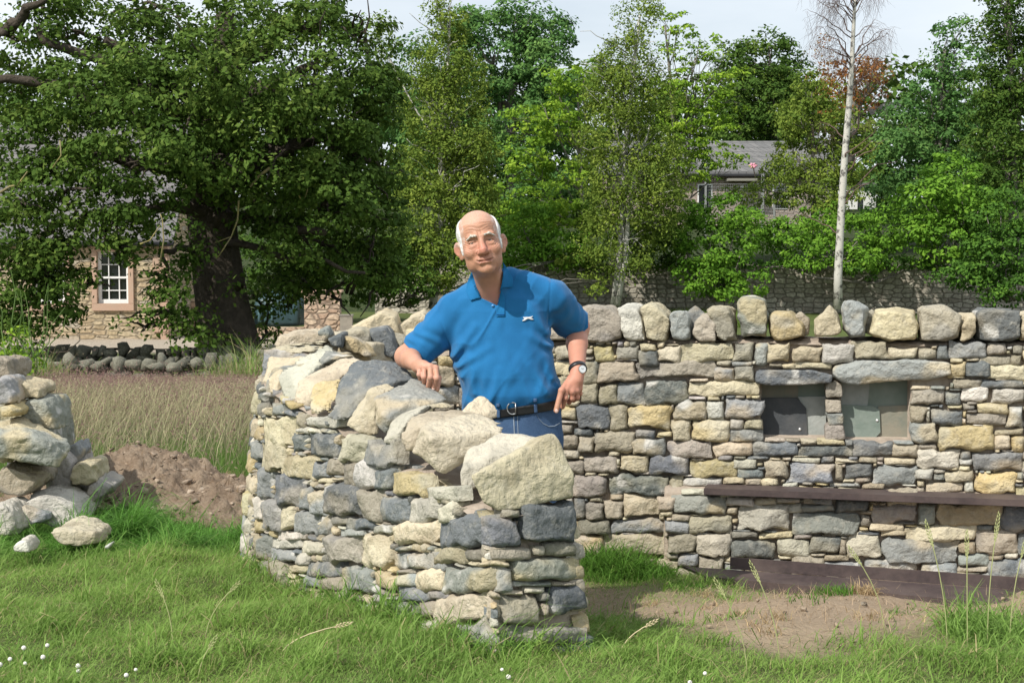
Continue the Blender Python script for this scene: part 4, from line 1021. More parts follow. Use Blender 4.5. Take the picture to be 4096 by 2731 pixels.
# ------------------------------------------------------------------ trees
def leafmat(name, dark, mid, light, transl=.3, rough=.5):
    return mat(name, vary=('v', dark, mid, light), rough=.75, spec=.12, transl=transl)
M_bark = mat('oak_bark', (.062, .052, .042), .95, noise=(5, (.11, .09, .07), .7), bump=.08, bscale=9, spec=.1)
M_bbark = mat('birch_bark', (.50, .48, .43), .8, noise=(5, (.07, .065, .06), .85, .52, .60), bump=.01, bscale=20)
M_gbark = mat('grey_bark', (.16, .145, .12), .9, noise=(4, (.22, .2, .17), .6), bump=.02, bscale=15)
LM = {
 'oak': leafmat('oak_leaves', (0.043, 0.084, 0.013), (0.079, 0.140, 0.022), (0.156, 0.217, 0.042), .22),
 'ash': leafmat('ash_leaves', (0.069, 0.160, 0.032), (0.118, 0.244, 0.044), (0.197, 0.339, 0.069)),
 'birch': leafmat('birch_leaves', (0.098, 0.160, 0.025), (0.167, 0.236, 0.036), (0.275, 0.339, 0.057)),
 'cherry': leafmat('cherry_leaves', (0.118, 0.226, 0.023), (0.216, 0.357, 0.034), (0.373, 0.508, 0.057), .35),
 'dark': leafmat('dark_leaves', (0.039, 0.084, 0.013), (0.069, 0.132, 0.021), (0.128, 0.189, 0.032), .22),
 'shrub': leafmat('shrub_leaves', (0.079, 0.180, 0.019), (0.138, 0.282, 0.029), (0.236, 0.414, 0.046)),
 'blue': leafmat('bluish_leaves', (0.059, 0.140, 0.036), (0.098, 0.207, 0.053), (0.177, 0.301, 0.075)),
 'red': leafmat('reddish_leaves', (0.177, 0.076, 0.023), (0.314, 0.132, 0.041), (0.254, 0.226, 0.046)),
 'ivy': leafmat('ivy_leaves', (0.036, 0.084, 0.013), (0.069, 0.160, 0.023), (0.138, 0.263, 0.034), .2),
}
def Pm(Y): return F*4/Y                  # picture units in one metre at depth Y
def crown(name, matl, blobs, leaf, cover, parent, seed, clump=.45, droop=0, flat=.5, up=.55, aspect=.62, hollow=.35):
    """blobs: (cx, cy, rx, ry, Y, depth radius) in picture units; leaves gathered in clumps over each blob"""
    r = np.random.default_rng(seed); VS = []; AS = []
    for bl in blobs:
        cx, cy, rx, ry, Y, rd = bl[:6]; cv = cover*(bl[6] if len(bl) > 6 else 1)
        c = np.array(at(cx, cy, Y)); R = np.array([rx/Pm(Y), rd, ry/Pm(Y)])
        area = math.pi*R[0]*R[2]
        ncl = max(6, int(area/(clump*clump)*1.7))
        d = r.normal(0, 1, (ncl, 3)); d /= np.linalg.norm(d, axis=1)[:, None]
        rad = r.uniform(hollow, 1.0, ncl)**.5*(1+.10*r.standard_normal(ncl))
        cc = c+d*rad[:, None]*R
        nl = int(area*cv*(3.0 if name != 'crown' or leaf < .125 or leaf > .155 else 2.8)/(leaf*leaf*aspect)/ncl)+3
        cr = clump*r.uniform(.45, 1.25, ncl)
        e = r.normal(0, 1, (ncl, nl, 3)); e[..., 2] = e[..., 2]*.8+.25; e /= np.linalg.norm(e, axis=2)[..., None]
        q = r.uniform(.35, 1.0, (ncl, nl, 1))**.6
        pos = cc[:, None]+e*q*cr[:, None, None]*np.array([1.15, 1.15, flat+.2])
        if droop: pos[..., 2] -= droop*np.abs(r.normal(0, 1, (ncl, nl)))*cr[:, None]
        nrm = e*.75+d[:, None]*.35+np.array([0, 0, up])+r.normal(0, .55, (ncl, nl, 3))
        pos = pos.reshape(-1, 3); nrm = nrm.reshape(-1, 3); nrm /= np.linalg.norm(nrm, axis=1)[:, None]
        t = np.cross(nrm, r.normal(0, 1, nrm.shape)); t /= np.linalg.norm(t, axis=1)[:, None]
        b = np.cross(nrm, t); s = leaf*r.uniform(.6, 1.35, (len(pos), 1))
        V = np.stack([pos-t*s*.55, pos-b*s*aspect*.5, pos+t*s*.55, pos+b*s*aspect*.5], 1)
        VS.append(V.reshape(-1, 3))
        cl = np.repeat(r.normal(0, .16, ncl), nl)
        AS.append(np.repeat(np.clip(.42+cl+r.normal(0, .20, len(pos)), 0, 1), 4))
    V = np.vstack(VS); Q = np.arange(len(V)).reshape(-1, 4)
    me = mesh_np(name, V, Q); fattr(me, 'v', np.concatenate(AS))
    return link(name, me, matl, parent, smooth=False)
def limb(mb, a, b, r0, r1, sag=.1, n=6, sides=7, seed=0):
    r = np.random.default_rng(abs(seed)); a = Vector(a); b = Vector(b); L = (b-a).length
    pts = [a.lerp(b, k/n)+Vector(r.normal(0, .03, 3)*L*(0 < k < n))+Vector((0, 0, sag*L*math.sin(math.pi*k/n))) for k in range(n+1)]
    mb.tube(pts, [r0+(r1-r0)*k/n for k in range(n+1)], sides); return pts
def tree(name, label, trunk, r0, r1, bark, kind, blobs, leaf, cover, seed, group='trees beyond the seat wall', limbs=True, **k):
    """trunk: list of (sx, sy, Y)"""
    P = [at(*p) for p in trunk]; t = thing(name, label, 'tree', tuple(P[0]), group)
    mb = MB(); n = len(P); rr = [r0+(r1-r0)*i/(n-1) for i in range(n)]; rr[0] *= 1.15
    mb.tube(P, rr, 14); mb.build('trunk', bark, t, True)
    if limbs:
        mb = MB(); r = np.random.default_rng(seed+5)
        for i, b in enumerate(blobs):
            c = at(b[0], b[1], b[4]); 
            j = r.uniform(.35, .9); idx = j*(n-1); k0 = int(idx); s = P[k0].lerp(P[min(k0+1, n-1)], idx-k0)
            if s.z > c.z+.5: s = P[0].lerp(P[-1], .3)
            rb = rr[k0]*.45
            pts = limb(mb, s, c, rb, rb*.3, .06, 6, 6, seed+i)
            for q in range(5):
                dd = Vector((r.normal(0, b[2]/Pm(b[4])*.5), r.normal(0, b[5]*.5), r.normal(0, b[3]/Pm(b[4])*.5)))
                limb(mb, pts[3+q % 3], c+dd, rb*.35, rb*.06, .05, 4, 5, seed+i*7+q)
        mb.build('limb', bark, t, True)
    crown('crown', LM[kind], blobs, leaf, cover, t, seed, **k)
    return t

# ---- the big oak
OB = [(150,560,260,200,37,2.2),(420,430,260,200,36,2.4),(700,420,230,220,35.5,2.4),(560,640,280,170,35,2.2),(960,330,250,210,36,2.4),(250,740,230,150,35.5,1.8),(820,620,230,150,35,2.0),
 (1240,280,230,230,36.5,2.4),(1100,560,230,200,36,2.2),(1350,520,220,200,37,2.0),(1450,330,150,190,37.5,1.6),(1330,760,240,190,37,2.0),(1480,640,170,160,37.5,1.6),(1130,800,190,160,37.5,1.8),(1250,960,220,150,37.5,1.8),(1480,900,150,190,38,1.5),
 (1500,1080,110,110,38,1.2),(1360,1130,170,120,38,1.4),(1180,1120,120,90,38.5,1.2,.9),(580,820,200,110,35,1.4),(850,735,150,60,36.5,1.2),(60,820,160,160,35,1.5),
 (60,1060,150,150,35,1.4),(150,1200,160,150,35,1.3),(60,1290,110,80,35,1.1),(270,960,100,70,35,.8,.8),(190,1130,110,110,35.2,1.0),(150,1020,120,90,35.2,1.0),(1060,1210,70,60,38.5,.6,.7),(1170,1190,60,50,38.5,.6,.8),(480,1000,110,80,35,.9,.9),(440,900,120,80,35,1,.9),(360,1130,60,40,35,.6,.6),
 (640,1100,100,60,35.5,.9,.8),(700,1210,120,75,35.5,.9,.9),(600,1290,75,35,35.5,.6,.8),(760,1320,100,55,35.5,.8,.8),(770,1000,60,90,35.5,.6,.8),(900,1372,45,28,36,.4,.8),(1060,1330,60,60,38.5,.8,.6),(960,1150,50,30,36.5,.4,.7),
 (330,140,260,140,38,2.0,.8),(650,180,200,150,38,2.0,.8),(900,110,250,140,38,2.2),(1200,60,260,110,38,2.2),(1430,120,130,110,38,1.6,.8),(80,330,160,150,38.5,1.6,.8),(60,140,90,60,38.5,1.2,.6),(520,20,260,70,38,2.2,.9),(200,20,140,50,38,2,.7),(330,330,180,90,37.5,1.8,.9),(560,290,110,90,37.5,1.4,.7)]
oak = thing('oak_tree', 'huge dark green spreading oak with a thick leaning trunk, left of the man', 'tree', tuple(at(935, 1455, 38)), None)
mb = MB()
TP = [at(940,1470,38), at(925,1400,38), at(905,1290,38), at(880,1150,38), at(858,1000,38), at(845,850,38), at(850,650,38), at(880,430,38), at(905,250,38), at(900,50,38)]
n_ = 48; V = []; Fq = []
for i, p in enumerate(TP):
    r_ = [.80, .70, .64, .60, .565, .55, .50, .42, .33, .2][i]
    for k in range(n_):
        a = 2*math.pi*k/n_; ru = r_*(1+.045*math.sin(a*9+i*.5)+.03*math.sin(a*17-i)+(.10*math.sin(a*5+1) if i == 0 else 0))
        V.append(p+Vector((math.cos(a)*ru, math.sin(a)*ru, 0)))
for i in range(len(TP)-1):
    for k in range(n_): Fq.append((i*n_+k, i*n_+(k+1) % n_, (i+1)*n_+(k+1) % n_, (i+1)*n_+k))
mb.add(V, Fq); mb.build('trunk', M_bark, oak, True)
mb = MB(); r = np.random.default_rng(4)
for a, b, ra in (((850,800),(500,420),.28),((860,760),(1200,560),.30),((850,900),(1300,930),.22),((848,1000),(640,1010),.13),((880,500),(1250,260),.26),((880,500),(420,160),.26),((850,700),(200,650),.26),((870,560),(150,100),.22),((500,430),(-100,330),.2),
                 ((900,300),(1300,60),.2),((855,980),(1460,1090),.10),((200,900),(60,1180),.1),((500,860),(200,900),.15),((850,830),(500,860),.2),((640,1010),(690,1190),.06),((1200,560),(1480,640),.14),((20,130),(180,0),.17),((-60,180),(20,130),.19)):
    limb(mb, at(*a, 37.6), at(*b, 36.6), ra, ra*.35, .05, 8, 9, int(a[0]+b[0]))
for i, b in enumerate(OB):
    for q in range(4):
        s = at(b[0]+r.uniform(-.3, .3)*b[2], b[1]+r.uniform(-.2, .5)*b[3], b[4]+.5); e = at(b[0]+r.normal(0, .6)*b[2], b[1]+r.normal(0, .6)*b[3], b[4]-b[5]*.3)
        limb(mb, s, e, .05, .012, .03, 5, 5, i*5+q)
mb.build('limb', M_bark, oak, True)
M_lich = mat('lichen_bark', (.22, .19, .10), .9, noise=(8, (.32, .27, .09), .8, .45, .6), bump=.01, bscale=30)
for pts, rr in (([(0,770),(40,745),(70,740),(110,685)], .055), ([(1080,670),(1040,700),(1000,745),(1005,748)], .06), ([(640,1050),(655,960),(650,880),(640,850)], .035), ([(955,800),(950,880),(925,945),(860,970)], .04), ([(925,945),(890,1000),(870,1030)], .03), ([(560,975),(600,960),(640,900)], .03),
                ([(240,560),(245,620),(210,670)], .035), ([(1180,740),(1200,790),(1210,800)], .03), ([(1220,700),(1230,760),(1220,790)], .03),([(150,1370),(210,1410),(270,1405),(320,1360),(315,1330)], .035)):
    mb = MB(); mb.tube([at(x, y, 33.8 if x < 830 else 35.6) for x, y in pts], [rr*.6*(1-.18*k) for k in range(len(pts))], 6); mb.build('dead_branch', M_lich if pts[0][1] < 1300 else M_bark, oak, True)
crown('crown', LM['oak'], OB, .115, 2.4, oak, 21, clump=.55, flat=.45, up=.5, aspect=.66)

# ---- trees and shrubs in the middle and on the right
B2 = 'trees beyond the seat wall'
tree('ash_tree', 'tall dense bluish green ash rising highest behind the pale birch, centre left', [(2060,1150,100),(2050,700,100),(2040,300,100)], .5, .2, M_gbark, 'blue',
     [(1980,220,210,200,100,4),(2180,260,170,190,100,4),(2100,480,260,200,99,4),(1640,300,150,130,100,4),(1560,430,130,150,100,3),(2230,430,130,150,99,3),(1880,120,120,100,100,3),(2070,90,140,90,100,3),(2200,150,110,80,100,3),(2080,720,260,200,99,4),(1750,560,200,200,100,4)], .24, 2.3, 31, clump=.9, up=.6)
tree('birch_tree', 'tall olive birch with a thin white trunk just left of the man', [(1730,1235,62),(1745,1080,62),(1765,850,62),(1772,600,62),(1790,330,62),(1800,30,62)], .15, .04, M_bbark, 'birch',
     [(1790,80,80,110,62,1),(1760,250,120,140,62,1.4),(1850,330,100,130,62,1.2),(1720,430,130,150,62,1.5),(1850,520,120,150,62,1.5),(1760,650,190,150,62,1.8),(1900,620,110,120,62,1.2),(1700,830,160,150,62,1.6),(1850,780,140,130,62,1.5),(1680,980,150,110,61.5,1.4),(1780,990,120,90,61.5,1.2),(1720,1080,110,60,61.5,1,.9),(1500,150,60,110,63,.8,.5)], .12, 1.9, 32, clump=.42, droop=.7)
tree('cherry_tree', 'bright yellow-green cherry with open sprays between the man and the tall birch', [(2330,1150,70),(2330,900,70),(2320,600,70),(2310,350,70)], .14, .04, M_gbark, 'cherry',
     [(2200,330,90,60,70,1,.8),(2180,430,100,60,69,1,.8),(2230,520,130,60,70,1.2),(2100,600,110,50,69,1),(2270,420,80,120,70,1,.8),(2120,680,110,50,69,1),(2250,700,110,60,69,1,.8),(2000,860,120,60,68,1,.9),(2160,800,170,70,68,1.4),(1970,760,70,40,68,.8,.8),(2250,880,130,70,68,1.2),(2090,930,110,50,68,1,.9),(2350,300,80,80,70,1,.7),(2060,480,60,40,69,.8,.8)], .17, 1.7, 33, clump=.5, flat=.25, up=.8)
tree('birch_tree', 'large feathery birch with a double white trunk in the middle of the row', [(2458,1225,64),(2475,1080,64),(2490,880,64),(2495,700,64),(2510,480,64),(2535,300,64),(2560,60,64)], .17, .04, M_bbark, 'birch',
     [(2560,60,90,110,64,1.0,.8),(2500,220,110,120,64,1.3),(2430,330,90,100,64,1.2),(2560,360,130,130,64,1.5),(2450,500,150,150,64,1.7),(2600,540,120,140,64,1.5),(2500,680,200,130,64,1.8),(2650,720,100,120,64,1.2),(2400,800,110,100,64,1.3,.8),(2560,830,170,90,64,1.4,.8),(2640,900,80,80,64,1,.6),(2420,930,100,90,64,1.2,.8),(2500,1020,120,70,63.5,1,.7)], .11, 1.7, 34, clump=.42, droop=.8)
crown('crown', LM['birch'], [(2690,640,80,60,66,1,.7),(2690,760,70,60,66,1,.7),(3130,680,70,50,72,1,.7)], .12, 1.6, bpy.data.objects['birch_tree.001'], 77, clump=.4)
mb = MB(); bt = [o for o in bpy.data.objects if o.name == 'birch_tree.001'][0]
mb.tube([at(x, y, 63.7) for x, y in ((2470,1220),(2500,1050),(2515,850),(2540,700),(2600,500))], [.11,.10,.08,.06,.03], 10); mb.build('trunk', M_bbark, bt, True)
tree('cherry_tree', 'yellow-green cherry reaching stiff sprays to the right of the tall feathery birch', [(2760,1150,72),(2740,900,72),(2700,600,72),(2680,300,72),(2660,100,72)], .15, .04, M_gbark, 'cherry',
     [(2660,60,70,30,72,.6,.8),(2720,110,80,25,72,.6,.8),(2700,190,90,30,72,.7,.8),(2800,150,90,20,72,.5,.7),(2780,230,80,30,72,.6,.8),(2850,210,60,30,72,.6,.7),(2740,320,130,50,72,1),(2900,300,80,40,72,.8,.8),(2800,400,140,50,72,1.1),(2920,400,70,40,72,.8,.8),(2750,480,140,60,72,1.2),(2880,500,90,40,72,.8),(2700,580,150,60,72,1.3),(2850,610,110,50,72,1),(2750,680,140,50,72,1,.8),(2930,650,60,30,72,.7,.7)], .17, 1.6, 35, clump=.45, flat=.22, up=.85)
tree('sycamore_tree', 'dark rounded tree on the skyline between the cherry and the bare birch', [(3090,700,115),(3090,500,115),(3080,250,115)], .45, .15, M_gbark, 'dark',
     [(3060,260,190,100,115,4),(2960,370,140,120,115,3.5),(3160,340,120,110,115,3.5),(3060,430,200,150,114,4),(3100,560,170,130,114,4),(2930,500,120,120,114,3.5),(3080,180,110,40,115,2.5)], .26, 2.4, 36, clump=.9, up=.6)
tree('sallow_tree', 'olive green rounded tree directly behind the bare birch', [(3260,900,75),(3250,700,75),(3250,450,75)], .16, .05, M_gbark, 'birch',
     [(3250,360,80,90,75,1.2,.9),(3200,470,90,120,75,1.5),(3290,440,70,100,75,1.2),(3180,620,110,100,75,1.5),(3280,600,80,110,75,1.4,.9),(3130,730,120,80,75,1.5,.9),(3420,520,90,90,76,1.4),(3380,640,110,110,76,1.6),(3060,780,150,60,74,1.3,.7),(3330,760,120,100,74,1.4),(3250,840,120,90,73,1.3,.9)], .15, 1.8, 37, clump=.5)
tree('maple_tree', 'tree with rust red top leaves behind the bare birch', [(3400,700,90),(3410,500,90),(3420,260,90)], .25, .06, M_gbark, 'red',
     [(3420,280,90,60,90,2,.8),(3310,300,60,60,90,1.5,.6),(3500,290,50,50,90,1.2,.6),(3460,360,90,80,90,2,.7),(3350,420,100,90,90,2,.6)], .18, 1.5, 38, clump=.55)
tree('rowan_tree', 'grey-green feathery rowan at the right with wispy top shoots', [(3760,1080,82),(3750,800,82),(3760,500,82),(3780,200,82)], .22, .06, M_gbark, 'blue',
     [(3790,150,50,70,82,1,.8),(3850,110,35,60,82,.8,.7),(3740,260,60,60,82,1,.7),(3850,250,90,80,82,1.6),(3720,380,110,110,82,2),(3870,400,130,120,82,2.2),(3620,500,110,110,82,2),(3780,560,180,130,81,2.5),(3600,660,140,130,80,2.2),(3900,600,140,150,81,2.2),(3700,760,180,120,80,2.4),(3560,800,110,100,79,1.8)], .19, 2.1, 39, clump=.6, up=.6)
tree('alder_tree', 'tall dark green tree filling the upper right corner', [(4060,1150,74),(4050,700,74),(4040,200,74),(4030,-60,74)], .25, .08, M_gbark, 'dark',
     [(4010,-20,80,70,74,1.6,.9),(4060,100,110,110,74,2),(3960,140,80,90,74,1.5,.8),(4080,280,130,130,74,2.2),(3960,340,110,110,74,1.8),(4060,460,150,130,74,2.3),(3960,560,130,130,73.5,2),(4070,680,150,150,73.5,2.3),(3930,760,110,110,73,1.8),(4150,300,100,300,74,2)], .16, 2.2, 40, clump=.5)
# shrubs
def shrub(label, kind, blobs, leaf, cover, seed, stem=True, name='shrub', group='shrubs by the old wall', **k):
    b0 = blobs[0]; Y = b0[4]; lo = max(blobs, key=lambda b: b[1]+b[3]); base = at(lo[0], lo[1]+lo[3]*.9, lo[4]+.3)
    t = thing(name, label, 'shrub', tuple(base), group)
    mb = MB(); r = np.random.default_rng(seed)
    for i, b in enumerate(blobs):
        for q in range(2): limb(mb, base+Vector((r.normal(0, .3), 0, 0)), at(b[0]+r.normal(0, .3)*b[2], b[1], b[4]), .05, .015, .02, 5, 5, seed+i*3+q)
    mb.build('stem', M_gbark, t, True); crown('foliage', LM[kind], blobs, leaf, cover, t, seed, **k); return t
shrub('bright green bush leaning over the old wall, between the two white birch trunks', 'shrub', [(2880,850,170,90,66,1.4),(2750,930,120,90,66,1.3),(3000,930,120,80,66,1.3),(2870,1000,180,90,65,1.4),(2820,1090,110,80,64.5,1.1),(2960,1110,110,80,64.5,1.1),(2880,1150,90,60,64,.9),(2760,1080,60,60,64.5,.8,.8)], .15, 2.1, 51, clump=.45)
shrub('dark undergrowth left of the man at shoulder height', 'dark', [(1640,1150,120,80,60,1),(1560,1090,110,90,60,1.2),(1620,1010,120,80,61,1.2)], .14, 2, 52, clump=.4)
shrub('low bright shrub immediately right of the man\'s head', 'shrub', [(2120,900,130,100,66,1.3),(2080,980,130,90,66,1.2),(2230,980,130,90,66,1.3),(2160,1050,180,40,65.5,.8),(2340,1010,100,60,66,1,.8)], .15, 2.1, 53, clump=.45)
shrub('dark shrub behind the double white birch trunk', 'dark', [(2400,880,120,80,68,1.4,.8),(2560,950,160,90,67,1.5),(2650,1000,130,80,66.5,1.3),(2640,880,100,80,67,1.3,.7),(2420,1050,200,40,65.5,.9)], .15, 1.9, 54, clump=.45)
shrub('undergrowth hanging over the old wall right of the bare birch trunk', 'shrub', [(3200,1000,130,80,66,1.3),(3420,950,140,90,66.5,1.4),(3300,890,110,80,67,1.4,.8),(3450,1030,150,60,65.5,1),(3260,1060,150,35,65.5,.8),(3550,920,110,110,66.5,1.4),(3130,930,100,70,66.5,1.2)], .15, 2.0, 55, clump=.45)
shrub('ivy strip draped over the top of the old wall right of the bare birch', 'ivy', [(3560,1055,150,30,65.5,.6),(3420,1070,60,25,65.2,.5),(3000,1055,120,20,65.5,.5,.8),(3780,1050,150,40,65.5,.7),(3480,1100,25,35,65.1,.3,.7)], .13, 2.0, 56, clump=.3)
shrub('big bright green bush on the right with glossy upright shoots', 'shrub', [(3800,720,140,110,66,1.5),(3720,820,150,110,65,1.6),(3880,840,150,110,65,1.6),(3800,950,190,110,64.5,1.7),(3960,930,110,110,65,1.5),(3660,930,100,90,65,1.3)], .18, 2.1, 57, clump=.5, up=.7)
shrub('dark ivy covered bush low at the right picture edge', 'ivy', [(4000,860,130,120,63,1.4),(4080,1000,130,130,62.5,1.5),(3950,1040,150,100,62.5,1.4),(3850,1090,110,60,62.5,1),(4050,1140,140,70,62,1.2),(3960,1150,80,50,62,.9)], .15, 2.2, 58, clump=.4)
shrub('birch sapling leaves low beside the left end of the old wall', 'birch', [(1640,1080,90,50,61,.8),(1560,1170,50,60,61,.6,.7),(1760,1120,70,35,61,.6,.7),(2380,1120,60,60,63.5,.7,.6),(2250,1040,60,30,65,.5)], .12, 1.8, 59, clump=.35)
# far woodland closing the gaps
wood = crown('woodland', LM['dark'], [(x, 560+60*math.sin(x*.01), 260, 260, 128, 6) for x in range(-300, 4500, 260)]+[(x, 830, 260, 200, 126, 5) for x in range(-300, 4500, 260)]+[(x, 1000, 260, 160, 100, 4) for x in range(1300, 4500, 240)], .55, 2.0, None, 71, clump=1.6)
tag(wood, 'far dark woodland closing the view behind the trees', 'woodland', None, 'stuff')

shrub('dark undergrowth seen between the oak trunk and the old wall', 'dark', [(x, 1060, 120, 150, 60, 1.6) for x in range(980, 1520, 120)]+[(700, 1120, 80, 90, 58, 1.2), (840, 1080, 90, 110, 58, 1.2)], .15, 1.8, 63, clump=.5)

# ---- bare birch
bb = thing('birch_tree', 'nearly leafless birch with a tall straight white trunk on the right', 'tree', tuple(at(3352, 1225, 62)), B2)
mb = MB(); TR = [(3352,1235),(3352,1100),(3360,950),(3368,800),(3378,640),(3392,470),(3405,300),(3412,150),(3420,0),(3424,-80)]
mb.tube([at(x, y, 62) for x, y in TR], [.18,.16,.15,.14,.13,.12,.10,.08,.055,.035], 16); mb.build('trunk', M_bbark, bb, True)
M_twig = mat('birch_twig', (.13, .085, .07), .9)
mb = MB(); r = np.random.default_rng(3)
for i in range(34):
    sy = r.uniform(20, 960) if i > 12 else r.uniform(0, 300); k = np.interp(sy, [p[1] for p in TR][::-1], [p[0] for p in TR][::-1]); sd = -1 if i % 2 else 1
    L = r.uniform(70, 180)*(1 if sy < 500 else 1.3); up_ = r.uniform(60, 190) if sy < 600 else r.uniform(80, 200)
    a = at(k, sy, 62); b = at(k+sd*L, sy-up_, 62+r.normal(0, 1.2)); rr = .035 if sy > 250 else .025
    pts = limb(mb, a, b, rr, .008, .08, 7, 5, i)
    if sy < 620:
        for q in range(9):
            s = pts[2+q % 6]; drop = r.uniform(.5, 1.5)
            e = s+Vector((sd*r.uniform(.1, .9), r.normal(0, .3), -drop*r.uniform(-.2, 1)))
            limb(mb, s, e, .007, .003, .10, 5, 3, i*20+q)
            for q2 in range(3):
                s2 = s.lerp(e, r.uniform(.2, .9)); limb(mb, s2, s2+Vector((r.normal(0, .25), r.normal(0, .2), -r.uniform(.3, .9))), .0045, .002, .03, 3, 3, i*50+q*3+q2)
mb.build('limb', M_twig, bb, True)
crown('crown', LM['red'], [(3300,200,60,60,62,.5,.25),(3330,330,50,60,62,.5,.3),(3520,280,60,50,62,.4,.12)], .07, 1.0, bb, 9, clump=.25)
# thin pale twigs in the feathery birches
for nm, cx, base, top_, w_ in (('birch_tree', 1775, 1100, 60, 150), ('birch_tree.001', 2510, 1000, 60, 190)):
    t = bpy.data.objects[nm]; mb = MB(); r = np.random.default_rng(int(cx)); 
    for i in range(30):
        sy = r.uniform(top_+60, base); sd = r.choice([-1, 1]); a = at(cx+r.normal(0, 6), sy, t.location.y); b = at(cx+sd*r.uniform(40, w_), sy-r.uniform(30, 150), t.location.y-r.uniform(0, 1.6))
        limb(mb, a, b, .03, .008, .05, 6, 5, i)
    mb.build('limb', M_bbark, t, True)

# ------------------------------------------------------------------ old wall and buildings
def brickmat(name, c1, c2, mortar_, scale=1.0, w_=.36, h_=.16, msz=.016, off=.5, bump=.02, axis='XZ', mott=(.2, .18, .14)):
    m = bpy.data.materials.new(name); m.use_nodes = True; t = m.node_tree; b = t.nodes['Principled BSDF']; L = t.links.new; N = t.nodes.new
    b.inputs['Roughness'].default_value = .92; b.inputs['Specular IOR Level'].default_value = .12
    tcn = N('ShaderNodeTexCoord'); sp = N('ShaderNodeSeparateXYZ'); cb = N('ShaderNodeCombineXYZ'); ad = N('ShaderNodeMath'); ad.operation = 'ADD'
    L(tcn.outputs['Object'], sp.inputs[0])
    L(sp.outputs['X'], ad.inputs[0]); L(sp.outputs['Y'], ad.inputs[1]); L(ad.outputs[0], cb.inputs[0]); L(sp.outputs['Z'], cb.inputs[1])
    nz = N('ShaderNodeTexNoise'); nz.inputs['Scale'].default_value = 2.3/w_*.36; nz.inputs['Detail'].default_value = 3; L(tcn.outputs['Object'], nz.inputs[0])
    vm = N('ShaderNodeVectorMath'); vm.operation = 'MULTIPLY_ADD'; vm.inputs[1].default_value = (w_*.45, h_*.6, 0); L(nz.outputs['Color'], vm.inputs[0]); L(cb.outputs[0], vm.inputs[2])
    br = N('ShaderNodeTexBrick'); br.inputs['Color1'].default_value = (*c1, 1); br.inputs['Color2'].default_value = (*c2, 1); br.inputs['Mortar'].default_value = (*mortar_, 1)
    br.inputs['Scale'].default_value = 1; br.inputs['Brick Width'].default_value = w_; br.inputs['Row Height'].default_value = h_; br.inputs['Mortar Size'].default_value = msz; br.inputs['Mortar Smooth'].default_value = .4; br.offset = off; br.squash_frequency = 3; br.squash = .7
    L(vm.outputs[0], br.inputs[0])
    n2 = N('ShaderNodeTexNoise'); n2.inputs['Scale'].default_value = 1.2; n2.inputs['Detail'].default_value = 8; n2.inputs['Roughness'].default_value = .7; L(tcn.outputs['Object'], n2.inputs[0])
    mr = N('ShaderNodeMapRange'); mr.inputs[1].default_value = .42; mr.inputs[2].default_value = .68; mr.inputs[4].default_value = .75; L(n2.outputs[0], mr.inputs[0])
    mx = N('ShaderNodeMixRGB'); mx.inputs[2].default_value = (*mott, 1); L(mr.outputs[0], mx.inputs[0]); L(br.outputs[0], mx.inputs[1]); L(mx.outputs[0], b.inputs['Base Color'])
    bp = N('ShaderNodeBump'); bp.inputs['Distance'].default_value = bump; bp.invert = True; L(br.outputs['Fac'], bp.inputs['Height']); L(bp.outputs[0], b.inputs['Normal'])
    return m
